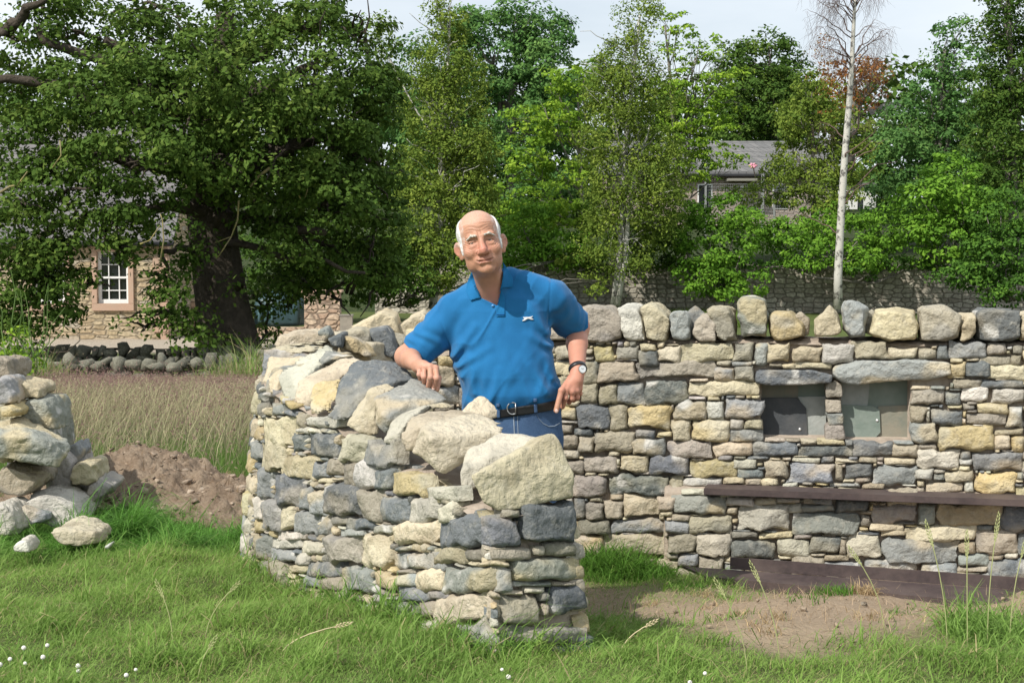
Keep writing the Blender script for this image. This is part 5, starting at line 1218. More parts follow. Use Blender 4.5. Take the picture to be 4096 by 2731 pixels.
def rubble(name, cols, joint, w_=.35, h_=.18, jw=.05, bump=.03):
    m = bpy.data.materials.new(name); m.use_nodes = True; t = m.node_tree; b = t.nodes['Principled BSDF']; L = t.links.new; N = t.nodes.new
    b.inputs['Roughness'].default_value = .93; b.inputs['Specular IOR Level'].default_value = .1
    tcn = N('ShaderNodeTexCoord'); mp_ = N('ShaderNodeMapping'); mp_.inputs['Scale'].default_value = (1/w_, 1/w_, 1/h_)
    nz = N('ShaderNodeTexNoise'); nz.inputs['Scale'].default_value = 2.2; nz.inputs['Detail'].default_value = 3; L(tcn.outputs['Object'], nz.inputs[0])
    vm = N('ShaderNodeVectorMath'); vm.operation = 'MULTIPLY_ADD'; vm.inputs[1].default_value = (w_*.5, w_*.5, h_*.5); L(nz.outputs['Color'], vm.inputs[0]); L(tcn.outputs['Object'], vm.inputs[2]); L(vm.outputs[0], mp_.inputs[0])
    v = N('ShaderNodeTexVoronoi'); v.feature = 'F1'; v.inputs['Scale'].default_value = 1; v.inputs['Randomness'].default_value = .6; L(mp_.outputs[0], v.inputs['Vector'])
    e = N('ShaderNodeTexVoronoi'); e.feature = 'DISTANCE_TO_EDGE'; e.inputs['Scale'].default_value = 1; e.inputs['Randomness'].default_value = .6; L(mp_.outputs[0], e.inputs['Vector'])
    sp = N('ShaderNodeSeparateColor'); L(v.outputs['Color'], sp.inputs[0]); r = N('ShaderNodeValToRGB'); r.color_ramp.elements[0].color = (*cols[0], 1); r.color_ramp.elements[1].color = (*cols[-1], 1)
    for i, c in enumerate(cols[1:-1]): el = r.color_ramp.elements.new((i+1)/(len(cols)-1)); el.color = (*c, 1)
    L(sp.outputs[0], r.inputs[0]); n2 = N('ShaderNodeTexNoise'); n2.inputs['Scale'].default_value = 9; n2.inputs['Detail'].default_value = 8; L(tcn.outputs['Object'], n2.inputs[0])
    hs_ = N('ShaderNodeHueSaturation'); mr0 = N('ShaderNodeMapRange'); mr0.inputs[1].default_value = .3; mr0.inputs[2].default_value = .7; mr0.inputs[3].default_value = .65; mr0.inputs[4].default_value = 1.35; L(n2.outputs[0], mr0.inputs[0]); L(mr0.outputs[0], hs_.inputs['Value']); L(r.outputs[0], hs_.inputs['Color'])
    mr = N('ShaderNodeMapRange'); mr.inputs[1].default_value = 0; mr.inputs[2].default_value = jw*2; mr.inputs[3].default_value = 1; mr.inputs[4].default_value = 0; L(e.outputs['Distance'], mr.inputs[0])
    mx = N('ShaderNodeMixRGB'); mx.inputs[2].default_value = (*joint, 1); L(mr.outputs[0], mx.inputs[0]); L(hs_.outputs[0], mx.inputs[1]); L(mx.outputs[0], b.inputs['Base Color'])
    bp = N('ShaderNodeBump'); bp.inputs['Distance'].default_value = bump; L(mr.outputs[0], bp.inputs['Height']); bp.invert = True; L(bp.outputs[0], b.inputs['Normal'])
    return m
M_old_ = brickmat('old_wall_stone', (.30, .27, .21), (.19, .17, .135), (.10, .09, .07), w_=.34, h_=.19, msz=.022, mott=(.16, .155, .125), bump=.04)
M_cot_ = brickmat('cottage_stone', (.42, .35, .24), (.34, .29, .21), (.26, .22, .16), w_=.42, h_=.15, msz=.016, mott=(.38, .29, .19), bump=.03)
M_ann_ = brickmat('annex_stone', (.50, .34, .24), (.40, .29, .21), (.22, .16, .12), w_=.34, h_=.16, msz=.02, mott=(.46, .33, .22), bump=.03)
M_old = rubble('old_wall_rubble', [(.28, .25, .20), (.46, .42, .35), (.36, .33, .27), (.52, .48, .40)], (.19, .17, .135), .42, .20, .07)
M_cot = rubble('cottage_rubble', [(.40, .32, .20), (.48, .40, .27), (.34, .27, .17), (.45, .35, .23), (.38, .34, .27)], (.30, .25, .18), .46, .13, .05)
M_ann = rubble('annex_rubble', [(.46, .32, .22), (.52, .42, .31), (.40, .28, .20), (.50, .40, .30)], (.22, .17, .13), .33, .17, .06)
M_slate = brickmat('roof_slate', (.17, .165, .165), (.135, .13, .135), (.07, .07, .07), w_=.35, h_=.22, msz=.012, mott=(.20, .19, .18), bump=.02)
M_slate2 = brickmat('far_roof_slate', (.20, .195, .19), (.15, .15, .15), (.10, .10, .10), w_=.45, h_=.30, msz=.02, mott=(.13, .13, .13), bump=.02)
M_pink = mat('pink_sandstone', (.46, .31, .225), .9, noise=(3, (.42, .32, .24), .7), bump=.005, bscale=20)
M_white = mat('white_paint', (.78, .78, .76), .4); M_glass = mat('window_glass', (.012, .014, .016), .08, spec=.8)
M_gut = mat('gutter', (.03, .03, .032), .5)
ow = thing('old_stone_wall', 'long weathered grey masonry wall behind the new wall, ivy hanging over it', 'wall', (10, 70, -1.9))
mb = MB(); a = at(1500, 1250, 68); b = at(4400, 1250, 68); zt = at(3000, 1066, 68).z
mb.box(((a.x+b.x)/2, 68.3, (zt-2.6)/2), (b.x-a.x, .6, zt+2.6)); mb.build('masonry', M_old, ow)
mb = MB(); r = np.random.default_rng(8); x = a.x
while x < b.x:
    L = r.uniform(.35, .8); mb.box((x+L/2, 68.3, zt+.04+r.uniform(-.01, .02)), (L-.02, .72, .085)); x += L
mb.build('coping', M_old, ow, bevel=.01)
# cottage
YC = 48.0
cot = thing('cottage', 'sandstone cottage with slate roof and white sash windows behind the oak', 'house', tuple(at(300, 1370, YC)))
xr = at(670, 1200, YC).x; xl = at(-400, 1200, YC).x; ze = at(300, 972, YC).z; zb = -2.0
mb = MB()
wx0, wz0 = at(392, 1212, YC).x, at(392, 1212, YC).z; wx1, wz1 = at(514, 1060, YC).x, at(514, 1060, YC).z; wz1 = wz0+1.55
w2x0, w2x1 = at(140, 1212, YC).x, at(262, 1212, YC).x
def wallbox(x0, x1, z0, z1): mb.box(((x0+x1)/2, YC+.25, (z0+z1)/2), (x1-x0, .5, z1-z0))
wallbox(xl, w2x0, zb, ze); wallbox(w2x1, wx0, zb, ze); wallbox(wx1, xr, zb, ze)
for q0, q1 in ((w2x0, w2x1), (wx0, wx1)): wallbox(q0, q1, zb, wz0); wallbox(q0, q1, wz1, ze)
mb.box((xr-.25, YC+3.2, (zb+ze)/2), (.5, 5.38, ze-zb)); mb.box((xl+.25, YC+3.2, (zb+ze)/2), (.5, 5.38, ze-zb)); mb.box(((xl+xr)/2, YC+6.15, (zb+ze)/2), (xr-xl, .5, ze-zb))
wl = mb.build('wall', M_cot, cot)
mb = MB(); zr = ze+3.6
mb.prism([Vector((xl-.3, YC-.22, ze-.02)), Vector((xr+.25, YC-.22, ze-.02)), Vector((xr+.25, YC+3.2, zr)), Vector((xl-.3, YC+3.2, zr))], (0, 0, .14))
mb.prism([Vector((xl-.3, YC+3.2, zr)), Vector((xr+.25, YC+3.2, zr)), Vector((xr+.25, YC+6.7, ze-.02)), Vector((xl-.3, YC+6.7, ze-.02))], (0, 0, .14))
mb.build('roof', M_slate, cot)
mb = MB(); mb.prism([Vector((xr-.02, YC+.02, ze)), Vector((xr-.02, YC+3.2, zr-.05)), Vector((xr-.02, YC+6.38, ze))], (-.4, 0, 0)); mb.build('gable', M_cot, cot)
mb = MB(); mb.tube([Vector((xl-.3, YC-.26, ze-.02)), Vector((xr+.25, YC-.26, ze-.02))], [.07, .07], 8); mb.build('gutter', M_gut, cot, True)
mb = MB(); z = zb; i = 0
while z < ze-.1:
    h = .46; wq = .45 if i % 2 else .24; mb.box((xr-wq/2+.03, YC+.1, z+h/2), (wq, .3, h-.015)); z += h; i += 1
mb.build('quoin', M_pink, cot, bevel=.01)
def sash(x0, x1, z0, z1, lab=None):
    m = MB(); f = .16
    m.box(((x0+x1)/2, YC-.02, z0-.11), (x1-x0+2*f, .14, .22)); m.box(((x0+x1)/2, YC-.02, z1+.11), (x1-x0+2*f, .14, .22))
    for xx in (x0-f/2, x1+f/2): m.box((xx, YC-.02, (z0+z1)/2), (f, .14, z1-z0))
    w0 = m.build('window', M_pink, cot, bevel=.008)
    m = MB(); y = YC+.12
    for xx in (x0+.045, x1-.045): m.box((xx, y, (z0+z1)/2), (.09, .08, z1-z0-.001))
    for zz, hh in ((z0+.06, .12), (z1-.04, .08), ((z0+z1)/2, .06)): m.box(((x0+x1)/2, y-.004, zz), (x1-x0-.002, .082, hh))
    for k in (1, 2): m.box((x0+(x1-x0)*k/3, y+.004, (z0+z1)/2), (.028, .05, z1-z0-.01))
    for q in (.25, .75): m.box(((x0+x1)/2, y+.007, z0+(z1-z0)*q), (x1-x0-.01, .045, .028))
    m.build('frame', M_white, w0)
    m = MB(); m.box(((x0+x1)/2, y+.05, (z0+z1)/2), (x1-x0-.02, .01, z1-z0-.02)); m.build('pane', M_glass, w0)
sash(wx0, wx1, wz0, wz1); sash(w2x0, w2x1, wz0, wz1)
# yard walls and the tank right of the oak trunk
YA = 50
an = thing('yard_wall', 'low pinkish rubble wall with a taller pier, right of the oak trunk', 'wall', tuple(at(1290, 1380, YA)))
def wbox(m, x0, y0, x1, y1, Y, dpt): 
    a = at(x0, y1, Y); b = at(x1, y0, Y); m.box(((a.x+b.x)/2, Y+dpt/2, (a.z+b.z)/2), (b.x-a.x, dpt, b.z-a.z))
m = MB(); wbox(m, 1218, 1168, 1358, 1400, YA, .5); m.build('pier', M_ann, an)
m = MB(); wbox(m, 1030, 1308, 1217, 1420, YA-.1, .4); m.build('low_wall', M_ann, an)
m = MB(); wbox(m, 1200, 1160, 1366, 1168, YA-.06, .62); m.build('coping', M_pink, an)
hw = thing('yard_wall', 'pinkish rubble wall seen left of the oak trunk, joining the cottage', 'wall', tuple(at(760, 1380, 51)))
m = MB(); wbox(m, 700, 1185, 870, 1400, 51.5, .45); m.build('masonry', M_ann, hw)
gp = thing('gate_post', 'grey board gate post at the right end of the pinkish rubble wall', 'gate post', tuple(at(1385, 1330, 49.6)))
m = MB(); wbox(m, 1360, 1262, 1408, 1345, 49.6, .3); m.build('post', mat('grey_board', (.30, .27, .22), .8, noise=(6, (.2, .18, .15), .6)), gp)
m = MB(); wbox(m, 1357, 1257, 1411, 1262, 49.58, .34); m.build('cap', mat('grey_cap', (.24, .22, .19), .8), gp)
tk = thing('oil_tank', 'blue-green ribbed plastic oil tank on the low rubble wall beside the oak trunk', 'tank', tuple(at(1110, 1305, 50.2)))
M_tank = mat('green_plastic', (.035, .075, .085), .45, spec=.4); m = MB()
a = at(1008, 1304, 50.2); b = at(1205, 1175, 50.2); cx_ = (a.x+b.x)/2; W_ = b.x-a.x; H_ = b.z-a.z
prof = [(0, .92), (.12, 1), (.55, 1), (.78, .93), (.95, .7), (1, .45)]
V = []; nn_ = 28
for hz, sc_ in prof:
    for k in range(nn_):
        an_ = 2*math.pi*k/nn_; rib = 1+.05*(1 if k % 4 < 2 else -1)*(hz < .8)
        V.append(Vector((cx_+W_/2*sc_*rib*abs(math.cos(an_))**.6*(1 if math.cos(an_) > 0 else -1), 50.9+.6*sc_*rib*abs(math.sin(an_))**.6*(1 if math.sin(an_) > 0 else -1), a.z+H_*hz)))
Fq = [(i*nn_+k, i*nn_+(k+1) % nn_, (i+1)*nn_+(k+1) % nn_, (i+1)*nn_+k) for i in range(len(prof)-1) for k in range(nn_)]+[tuple(range((len(prof)-1)*nn_, len(prof)*nn_)), tuple(range(nn_))[::-1]]
m.add(V, Fq); m.build('tank_body', M_tank, tk, True, bevel=0)
for k in range(3):
    m = MB(); xx = a.x+W_*(.14+.13*k); m.tube([Vector((xx, 50.28, a.z+.05)), Vector((xx, 50.26, a.z+H_*.55)), Vector((xx+.05, 50.5, a.z+H_*.8))], [.055, .05, .02], 6); m.build('rib', mat('tank_rib', (.09, .17, .185), .4) if k == 0 else bpy.data.materials['tank_rib'], tk, True)
m = MB(); wbox(m, 1080, 1160, 1110, 1176, 50.6, .4); m.build('filler_cap', M_tank, tk, bevel=.02)
# far house on the right
YH = 92
hs = thing('far_house', 'long low pinkish house with a slate roof half hidden by trees on the right', 'house', tuple(at(3000, 880, YH)))
def hb(m, x0, y0, x1, y1, Y, dpt): wbox(m, x0, y0, x1, y1, Y, dpt)
M_hw = rubble('far_house_rubble', [(.33, .27, .23), (.38, .31, .26), (.30, .25, .21)], (.24, .20, .17), .5, .25, .05)
M_hw_ = brickmat('far_house_stone', (.36, .29, .24), (.30, .245, .205), (.22, .18, .15), w_=.5, h_=.2, msz=.02, mott=(.33, .28, .24), bump=.02)
m = MB(); hb(m, 2430, 702, 3330, 900, YH, 6); m.build('wall', M_hw, hs)
a = at(2390, 700, YH-.4); b = at(3350, 700, YH-.4); rz = at(2800, 575, YH+2.6).z; ridge_l = at(2440, 575, YH+2.6).x; ridge_r = at(3330, 575, YH+2.6).x
m = MB(); m.prism([a, b, Vector((ridge_r, YH+3, rz)), Vector((ridge_l, YH+3, rz))], (0, 0, .2)); m.prism([Vector((ridge_l, YH+3, rz)), Vector((ridge_r, YH+3, rz)), Vector((b.x, YH+6.4, a.z)), Vector((a.x, YH+6.4, a.z))], (0, 0, .2)); m.build('roof', M_slate2, hs)
m = MB(); m.tube([a+Vector((0, -.1, 0)), b+Vector((0, -.1, 0))], [.09, .09], 6); m.build('gutter', M_gut, hs)
m = MB(); hb(m, 2915, 712, 3030, 722, YH-1.3, 1.2); m.build('flat_canopy', mat('concrete', (.25, .24, .2), .9), hs)
m = MB(); hb(m, 2962, 738, 2974, 750, YH-.2, .18); m.build('wall_lamp', M_white, hs)
for k, (x0, x1) in enumerate(((2790, 2850), (3090, 3150))):
    m = MB(); hb(m, x0, 735, x1, 835, YH-.05, .05); f_ = m.build('window', M_white, hs); m = MB(); hb(m, x0+5, 740, x1-5, 830, YH-.08, .02); m.build('pane', M_glass, f_)
wh = thing('white_outhouse', 'small white outhouse glimpsed through leaves right of the bare birch', 'outhouse', tuple(at(3460, 830, 80)))
m = MB(); hb(m, 3400, 740, 3505, 836, 80, 3); m.build('wall', M_white, wh); m = MB(); hb(m, 3430, 790, 3452, 836, 79.97, .02); m.build('door', M_glass, wh)
m = MB(); hb(m, 3395, 730, 3510, 739, 79.8, 3.4); m.build('roof', M_slate2, wh)
wk = thing('wall_chimney', 'grey slate ridge showing above the trees at the right', 'roof', tuple(at(3560, 420, 100)))
m = MB(); p = [at(3530, 415, 100), at(3640, 392, 100), at(3650, 420, 100), at(3540, 440, 100)]; m.prism(p, (0, 4, 0)); m.build('slate_roof', M_slate2, wk)
M_post = mat('galvanised_post', (.30, .31, .30), .5, metal=.3)
fc = thing('mesh_fence', 'tall wire mesh fence on grey posts before the far house', 'fence', tuple(at(2940, 900, 84)), None)
for x, t_ in ((2823, 708), (3051, 695), (3097, 785), (3315, 690)):
    m = MB(); p = at(x, t_, 84); m.box((p.x, 84, (p.z+.5)/2), (.14 if x == 3051 else .10, .10, p.z-.5)); m.build('post', M_post, fc)
m = MB(); p0 = at(2823, 735, 84.05); p1 = at(3320, 735, 84.05)
for k in range(14):
    z = p0.z-k*.16
    m.tube([Vector((p0.x, 84.05, z)), Vector((p1.x, 84.05, z))], [.008]*2, 4)
n = 60
for k in range(n): xx = p0.x+(p1.x-p0.x)*k/n; m.tube([Vector((xx, 84.06, p0.z)), Vector((xx+.12, 84.06, p0.z-2.1))], [.007]*2, 4)
m.build('wire_mesh', M_post, fc)
flw = thing('garden_windmill', 'pink flower shaped garden ornament on a stick before the far slate roof', 'ornament', tuple(at(3018, 700, 85)))
M_pinkp = mat('pink_plastic', (.70, .30, .38), .5); c = at(3012, 662, 85)
m = MB(); m.tube([c, at(3020, 705, 85)], [.03, .03], 6); m.build('stick', M_bark, flw)
for k in range(6):
    a_ = k*math.pi/3; m = MB(); q = c+Vector((math.cos(a_)*.14, 0, math.sin(a_)*.09)); m.tube([c+Vector((0, 0, .02)), q, q+(q-c)*.7], [.03, .075, .03], 8); m.build('petal', M_pinkp, flw, True)
# grass strip and gravel yard
x = rng.uniform(-1.5, 9, 9000); y = rng.uniform(55, 67.5, 9000)
blades('far_lawn_grass', x, y, ground_np(x, y), rng.uniform(.15, .4, 9000), np.full(9000, .05), np.array([.17, .26, .05])*rng.uniform(.7, 1.3, (9000, 1)), .2, .5, 31, 2, M_grass, lab='strip of rough green grass at the foot of the old wall')
x = rng.uniform(-18, -1.5, 5000)[:5000]; y = rng.uniform(44, 54, 5000)
gx, gy = np.meshgrid(np.linspace(-22, -2.2, 60), np.linspace(42.5, 49, 20), indexing='ij')
gp_ = np.stack([gx, gy, ground_np(gx, gy)+.03], -1).reshape(-1, 3); idx = np.arange(1200).reshape(60, 20)
me = mesh_np('gravel_path', gp_, np.stack([idx[:-1, :-1], idx[1:, :-1], idx[1:, 1:], idx[:-1, 1:]], -1).reshape(-1, 4))
o = link('gravel_path', me, mat('gravel', (.42, .36, .28), .95, noise=(25, (.25, .21, .17), .8), bump=.03, bscale=30)); o['kind'] = 'structure'

# ---- low mossy dry stone wall, every stone a lump of its own size in one mesh
def lumpwall(name, label, x0, x1, sy, Y, H, seed, group=None):
    st_ = Stones(); r = np.random.default_rng(seed); xa = at(x0, sy, Y).x; xb = at(x1, sy, Y).x; zb_ = float(ground_np(np.float64((xa+xb)/2), np.float64(Y)))
    t = thing(name, label, 'wall', ((xa+xb)/2, Y, zb_), group); cope = []
    def lump(c, s, bag):
        V = r.normal(0, 1, (16, 3)); V = V/((np.abs(V)**5).sum(1)**.2)[:, None]*np.array(s)*.9*r.uniform(.85, 1.1, (16, 1))+np.array(c)
        bm = bmesh.new(); [bm.verts.new(v) for v in V]; bmesh.ops.convex_hull(bm, input=bm.verts)
        for v in [v for v in bm.verts if not v.link_faces]: bm.verts.remove(v)
        bmesh.ops.triangulate(bm, faces=bm.faces); bm.verts.index_update()
        vv = np.array([tuple(v.co) for v in bm.verts]); ff = np.array([[v.index for v in f_.verts] for f_ in bm.faces]); bm.free()
        bag.V.append(vv); bag.Q.append(ff+bag.n); bag.n += len(vv)
        c0 = np.array([.155, .15, .115])*r.uniform(.6, 1.5); bag.C.append(np.tile(c0, (len(vv), 1)))
    z = zb_
    while z < zb_+H:
        x = xa
        while x < xb: w_ = r.uniform(.2, .5); lump((x+w_/2, Y+r.uniform(-.05, .25), z+.07), (w_*.55, .3, .10), st_); x += w_*.93
        z += .15
    st_.build('masonry', t)
    x = xa; cp = Stones()
    while x < xb: w_ = r.uniform(.14, .36); lump((x+w_/2, Y+.1, zb_+H+r.uniform(.06, .14)), (w_*.62, .28, r.uniform(.10, .22)), cp); x += w_*.95
    cp.build('coping', t)
lumpwall('low_stone_wall', 'low mossy tumbled wall crossing the meadow in front of the oak trunk', -200, 1120, 1500, 26.8, .30, 3)
lumpwall('low_stone_wall', 'second low dark wall along the gravel yard beyond the mossy one', -200, 1090, 1440, 36.0, .10, 5)
# leafy weeds at the left edge, in front of the low wall
wd = thing('nettle_clump', 'bright green leafy weeds before the low wall at the left picture edge', 'weed', tuple(at(90, 1510, 24)))
mb = MB()
for k in range(14): a = at(rng.uniform(0, 190), 1500, 24); limb(mb, a, a+Vector((rng.normal(0, .2), 0, rng.uniform(.5, 1.6))), .012, .005, 0, 4, 4, k)
mb.build('stem', M_grass if False else mat('weed_stem', (.12, .2, .05), .7), wd)
crown('foliage', LM['cherry'], [(70,1350,35,60,24,.4,.5),(60,1440,70,60,24,.5,.6),(140,1450,50,60,24,.5,.5),(30,1400,50,50,24,.4,.5)], .07, 1.6, wd, 13, clump=.16)
# ------------------------------------------------------------------ the man
YB = 6.5
def W(sx, sy, Y=YB): return np.array(at(sx, sy, Y))
HC = W(1922, 970, 6.36); al = math.radians(11.5)
HR = np.array([math.cos(al), 0, math.sin(al)]); HU = np.array([-math.sin(al), .10, math.cos(al)]); HU /= np.linalg.norm(HU)
HF = np.cross(HR, HU)*1.0
if HF[1] > 0: HF = -HF
tw = math.radians(-4); HR, HF = HR*math.cos(tw)+HF*math.sin(tw), HF*math.cos(tw)-HR*math.sin(tw)
HM = np.stack([HR, HF, HU], 1)
HS = 1.045
def hl(P): return (P-HC)@HM/HS                       # head coordinates: right, forward, up
def hw(p): return HC+HM@np.array(p, float)*HS
def near(P, lo, hi, fn, far=.25, pad=.06):
    m = np.all((P > np.array(lo)-pad) & (P < np.array(hi)+pad), axis=1); r = np.full(len(P), far)
    if m.any(): r[m] = fn(P[m])
    return r
def ear_frame(s):
    w_ = np.array([.66*s, -.75, 0]); n_ = np.array([.75*s, .66, 0]); return np.stack([w_, n_, [0, 0, 1]], 1)
def head_sdf(P):
    q = hl(P)
    d = s_ell(q, (0, -.018, .040), (.079, .098, .086))
    d = smin(d, s_ell(q, (0, .010, -.030), (.0735, .077, .090)), .02)
    d = smin(d, s_ell(q, (0, .018, -.080), (.067, .062, .043)), .018)
    d = smin(d, s_ell(q, (0, .066, -.108), (.028, .019, .018)), .018)
    for s in (-1, 1):
        d = smin(d, s_ell(q, (.043*s, .056, -.036), (.026, .024, .022)), .014)
        d = smin(d, s_cap(q, (.012*s, .082, .018), (.046*s, .070, .020), .0115, .009), .010)
        d = smax(d, -s_sph(q, (.033*s, .101, -.004), .0225), .008)
        d = smin(d, s_cap(q, (.019*s, .079, .0035), (.045*s, .0715, .0015), .0050, .0042), .003)
        d = smin(d, s_cap(q, (.019*s, .0785, -.0105), (.045*s, .0705, -.0095), .0046, .0038), .003)
        d = smin(d, s_ell(q, (.033*s, .074, -.017), (.016, .008, .007)), .006)
        d = smin(d, s_sph(q, (.0175*s, .091, -.044), .0115), .006)
        d = smax(d, -s_sph(q, (.008*s, .101, -.0535), .0036), .003)
        a = [(.021, .092, -.040), (.030, .087, -.055), (.039, .080, -.075), (.040, .074, -.092)]
        for p0, p1 in zip(a[:-1], a[1:]):
            d = smax(d, -s_cap(q, (p0[0]*s, p0[1]+.003, p0[2]), (p1[0]*s, p1[1]+.003, p1[2]), .0032), .006)
        M = ear_frame(s); c = np.array((.0885*s, -.006, -.014))
        e = smin(s_ell(q, c+np.array([0, 0, .006]), (.0215, .0068, .0275), M), s_ell(q, c+np.array([-.008*s, .004, -.026]), (.012, .006, .014), M), .008)
        e = smax(e, -s_ell(q, c+M[:, 1]*.0075+M[:, 0]*.001+np.array([0, 0, .004]), (.0155, .0075, .022), M), .003)
        d = smin(d, e, .008)
    d = smin(d, s_cap(q, (0, .082, .012), (0, .104, -.036), .0085, .0140), .010)
    d = smin(d, s_sph(q, (0, .104, -.043), .0142), .008)
    d = smin(d, s_ell(q, (0, .070, -.074), (.037, .021, .021)), .012)
    d = smin(d, s_cap(q, (-.022, .0845, -.0710), (.022, .0845, -.0705), .0055), .005)
    d = smin(d, s_cap(q, (-.019, .0855, -.0838), (.019, .0855, -.0834), .0062), .005)
    d = smax(d, -s_cap(q, (0, .0925, -.0792), (.031, .083, -.0722), .0030), .002); d = smax(d, -s_cap(q, (0, .0925, -.0792), (-.031, .083, -.0728), .0030), .002)
    d = smax(d, -s_cap(q, (-.016, .091, -.094), (.016, .091, -.094), .0045), .006)
    # brow furrows and creases
    fr = np.exp(-((q[:, 2]-.052)/.022)**2-((q[:, 0])/.05)**4)*(q[:, 1] > .03)
    d = d+.0012*fr*np.sin(q[:, 2]*620+6*vnoise(q, 26, 3))+.0022*np.exp(-((np.abs(q[:, 0])-.006)/.0035)**2-((q[:, 2]-.028)/.012)**2)*(q[:, 1] > .05)
    cr_ = np.exp(-((np.abs(q[:, 0])-.055)/.012)**2-((q[:, 2]+.012)/.03)**2)*(q[:, 1] > .02)
    d = d+.0018*cr_*np.sin((q[:, 2]-np.abs(q[:, 0])*.9)*620)
    return d+.0014*fbm(q, 55, 2, 3)+.0012*np.abs(vnoise(q*np.array([1, 1, .35]), 45, 8))*(q[:, 2] < -.02)
TB = [(1085,1968,62,.060),(1120,1975,80,.070),(1150,1985,125,.085),(1190,2000,182,.105),(1240,2002,205,.120),(1320,2001,207,.130),(1420,2010,212,.142),(1500,2024,202,.150),(1570,2041,190,.148),(1620,2048,186,.140),(1660,2050,190,.138),(1740,2050,196,.140),(1830,2052,188,.13)]
TZ = np.array([W(0, r[0])[2] for r in TB])[::-1]; TX = np.array([W(r[1], r[0])[0] for r in TB])[::-1]; TA = np.array([r[2]/985 for r in TB])[::-1]; TD = np.array([r[3] for r in TB])[::-1]
def torso(P, g=0.0):
    z = P[:, 2]; a = np.interp(z, TZ, TA)+g; b = np.interp(z, TZ, TD)+g; x = (P[:, 0]-np.interp(z, TZ, TX))/a; y = (P[:, 1]-YB-.01)/b
    e = (np.abs(x)**2.4+np.abs(y)**2.4)**(1/2.4)
    d = (e-1)*np.minimum(a, b)
    return smax(d, np.maximum(z-TZ[-1], TZ[0]-z), .03)
def shoulders(P, g=0.0):
    d = s_cap(P, W(1955,1150), W(1822,1228), .060+g, .066+g)
    return smin(d, s_cap(P, W(2030,1128), W(2200,1178), .060+g, .068+g), .03)
NK0, NK1 = hw((0, -.022, -.07)), W(1985, 1200, YB-.015)
EL, WL = W(1624, 1424, 6.47), W(1674, 1462, 6.30)
ER, WR = W(2306, 1306, 6.66), W(2311, 1478, 6.46)
MCP = [W(1678,1472,6.265), W(1698,1466,6.245), W(1720,1464,6.235), W(1743,1471,6.235)]
FNG = [([MCP[0], W(1677,1496,6.235), W(1681,1514,6.26)], .0098), ([MCP[1], W(1696,1506,6.225), W(1697,1527,6.25)], .0108), ([MCP[2], W(1722,1508,6.205), W(1713,1542,6.232)], .0112), ([MCP[3], W(1747,1511,6.205), W(1734,1550,6.232)], .0112),
       ([W(1722,1474,6.28), W(1755,1510,6.26), W(1749,1556,6.235)], .0112)]
RM = [W(2266,1556,6.395), W(2287,1566,6.40), W(2305,1562,6.415), W(2318,1552,6.435)]
RF = [([RM[0], W(2262,1590,6.39), W(2250,1626,6.41)], .0110), ([RM[1], W(2288,1592,6.405), W(2276,1608,6.43)], .0112), ([RM[2], W(2309,1588,6.42), W(2294,1600,6.445)], .0108), ([RM[3], W(2320,1572,6.445), W(2306,1590,6.46)], .0098),
      ([W(2282,1510,6.44), W(2246,1560,6.38), W(2225,1640,6.36)], .0125)]
def hand(P, wrist, mcp, fing, rw):
    d = s_cap(P, wrist, wrist*.5+(mcp[1]+mcp[2])*.25, rw, rw*.95)
    for m_ in mcp: d = smin(d, s_cap(P, wrist*.75+m_*.25, m_, .0165, .0125), .012)
    for i in range(3): d = smin(d, s_cap(P, mcp[i], mcp[i+1], .0105), .006)
    for pts, r_ in fing[:-1]+[fing[-1]]:
        f_ = None
        for k, (a, b) in enumerate(zip(pts[:-1], pts[1:])):
            c = s_cap(P, a, b, r_*(1-.04*k), r_*(.93-.05*k)); f_ = c if f_ is None else smin(f_, c, .004)
            f_ = smin(f_, s_sph(P, a, r_*1.08), .003)
        d = smin(d, f_, .0042)
    return d
def arm_l(P):
    d = s_cap(P, W(1815,1250), W(1700,1365), .056, .052); d = smin(d, s_cap(P, W(1700,1365), EL, .052, .043), .02)
    mid = EL*.62+WL*.38+np.array([0, 0, .004])
    d = smin(d, s_cap(P, EL, mid, .042, .041), .02); d = smin(d, s_cap(P, mid, WL, .040, .027), .012)
    return smin(d, near(P, W(1660,1560,6.2), W(1765,1450,6.35), lambda p: hand(p, WL, MCP, FNG, .027), .1), .01)
def arm_r(P):
    d = s_cap(P, W(2212,1190,6.52), ER, .056, .050)
    mid = ER*.6+WR*.4
    d = smin(d, s_cap(P, ER, mid, .047, .043), .03); d = smin(d, s_cap(P, mid, WR, .042, .029), .015)
    return smin(d, near(P, W(2215,1650,6.3), W(2345,1480,6.5), lambda p: hand(p, WR, RM, RF, .030), .1), .01)
HLO, HHI = HC-np.array([.14, .14, .15]), HC+np.array([.14, .14, .17])
def body(P):
    d = smin(torso(P, -.026), shoulders(P, -.020), .03)
    d = smin(d, near(P, W(1560,1560,6.15), W(1860,1200,6.62), arm_l, .2), .02)
    d = smin(d, near(P, W(2170,1660,6.3), W(2380,1120,6.75), arm_r, .2), .02)
    nk = s_cap(P, NK0, NK1, .0575, .061)
    nk = smin(nk, s_cap(P, hw((.03, .02, -.085)), W(1998,1185,YB-.05), .014, .010), .02); nk = smin(nk, s_cap(P, hw((-.03, .02, -.085)), W(1950,1190,YB-.07), .014, .012), .02)
    d = smin(d, nk, .025)
    return smin(d, near(P, HLO, HHI, head_sdf, .2), .018)
man = thing('person', 'bald older man with white side hair in a blue polo shirt, leaning on the wall', 'person', (.12, YB, -.28))
lo = np.array([W(1565, 0)[0], 6.14, W(0, 1835)[2]]); hi = np.array([W(2375, 0)[0], 6.76, W(0, 815)[2]])
V, Q = snets(body, lo, hi, .0027)
q = hl(V)
col = np.tile(np.array([.46, .24, .155]), (len(V), 1))
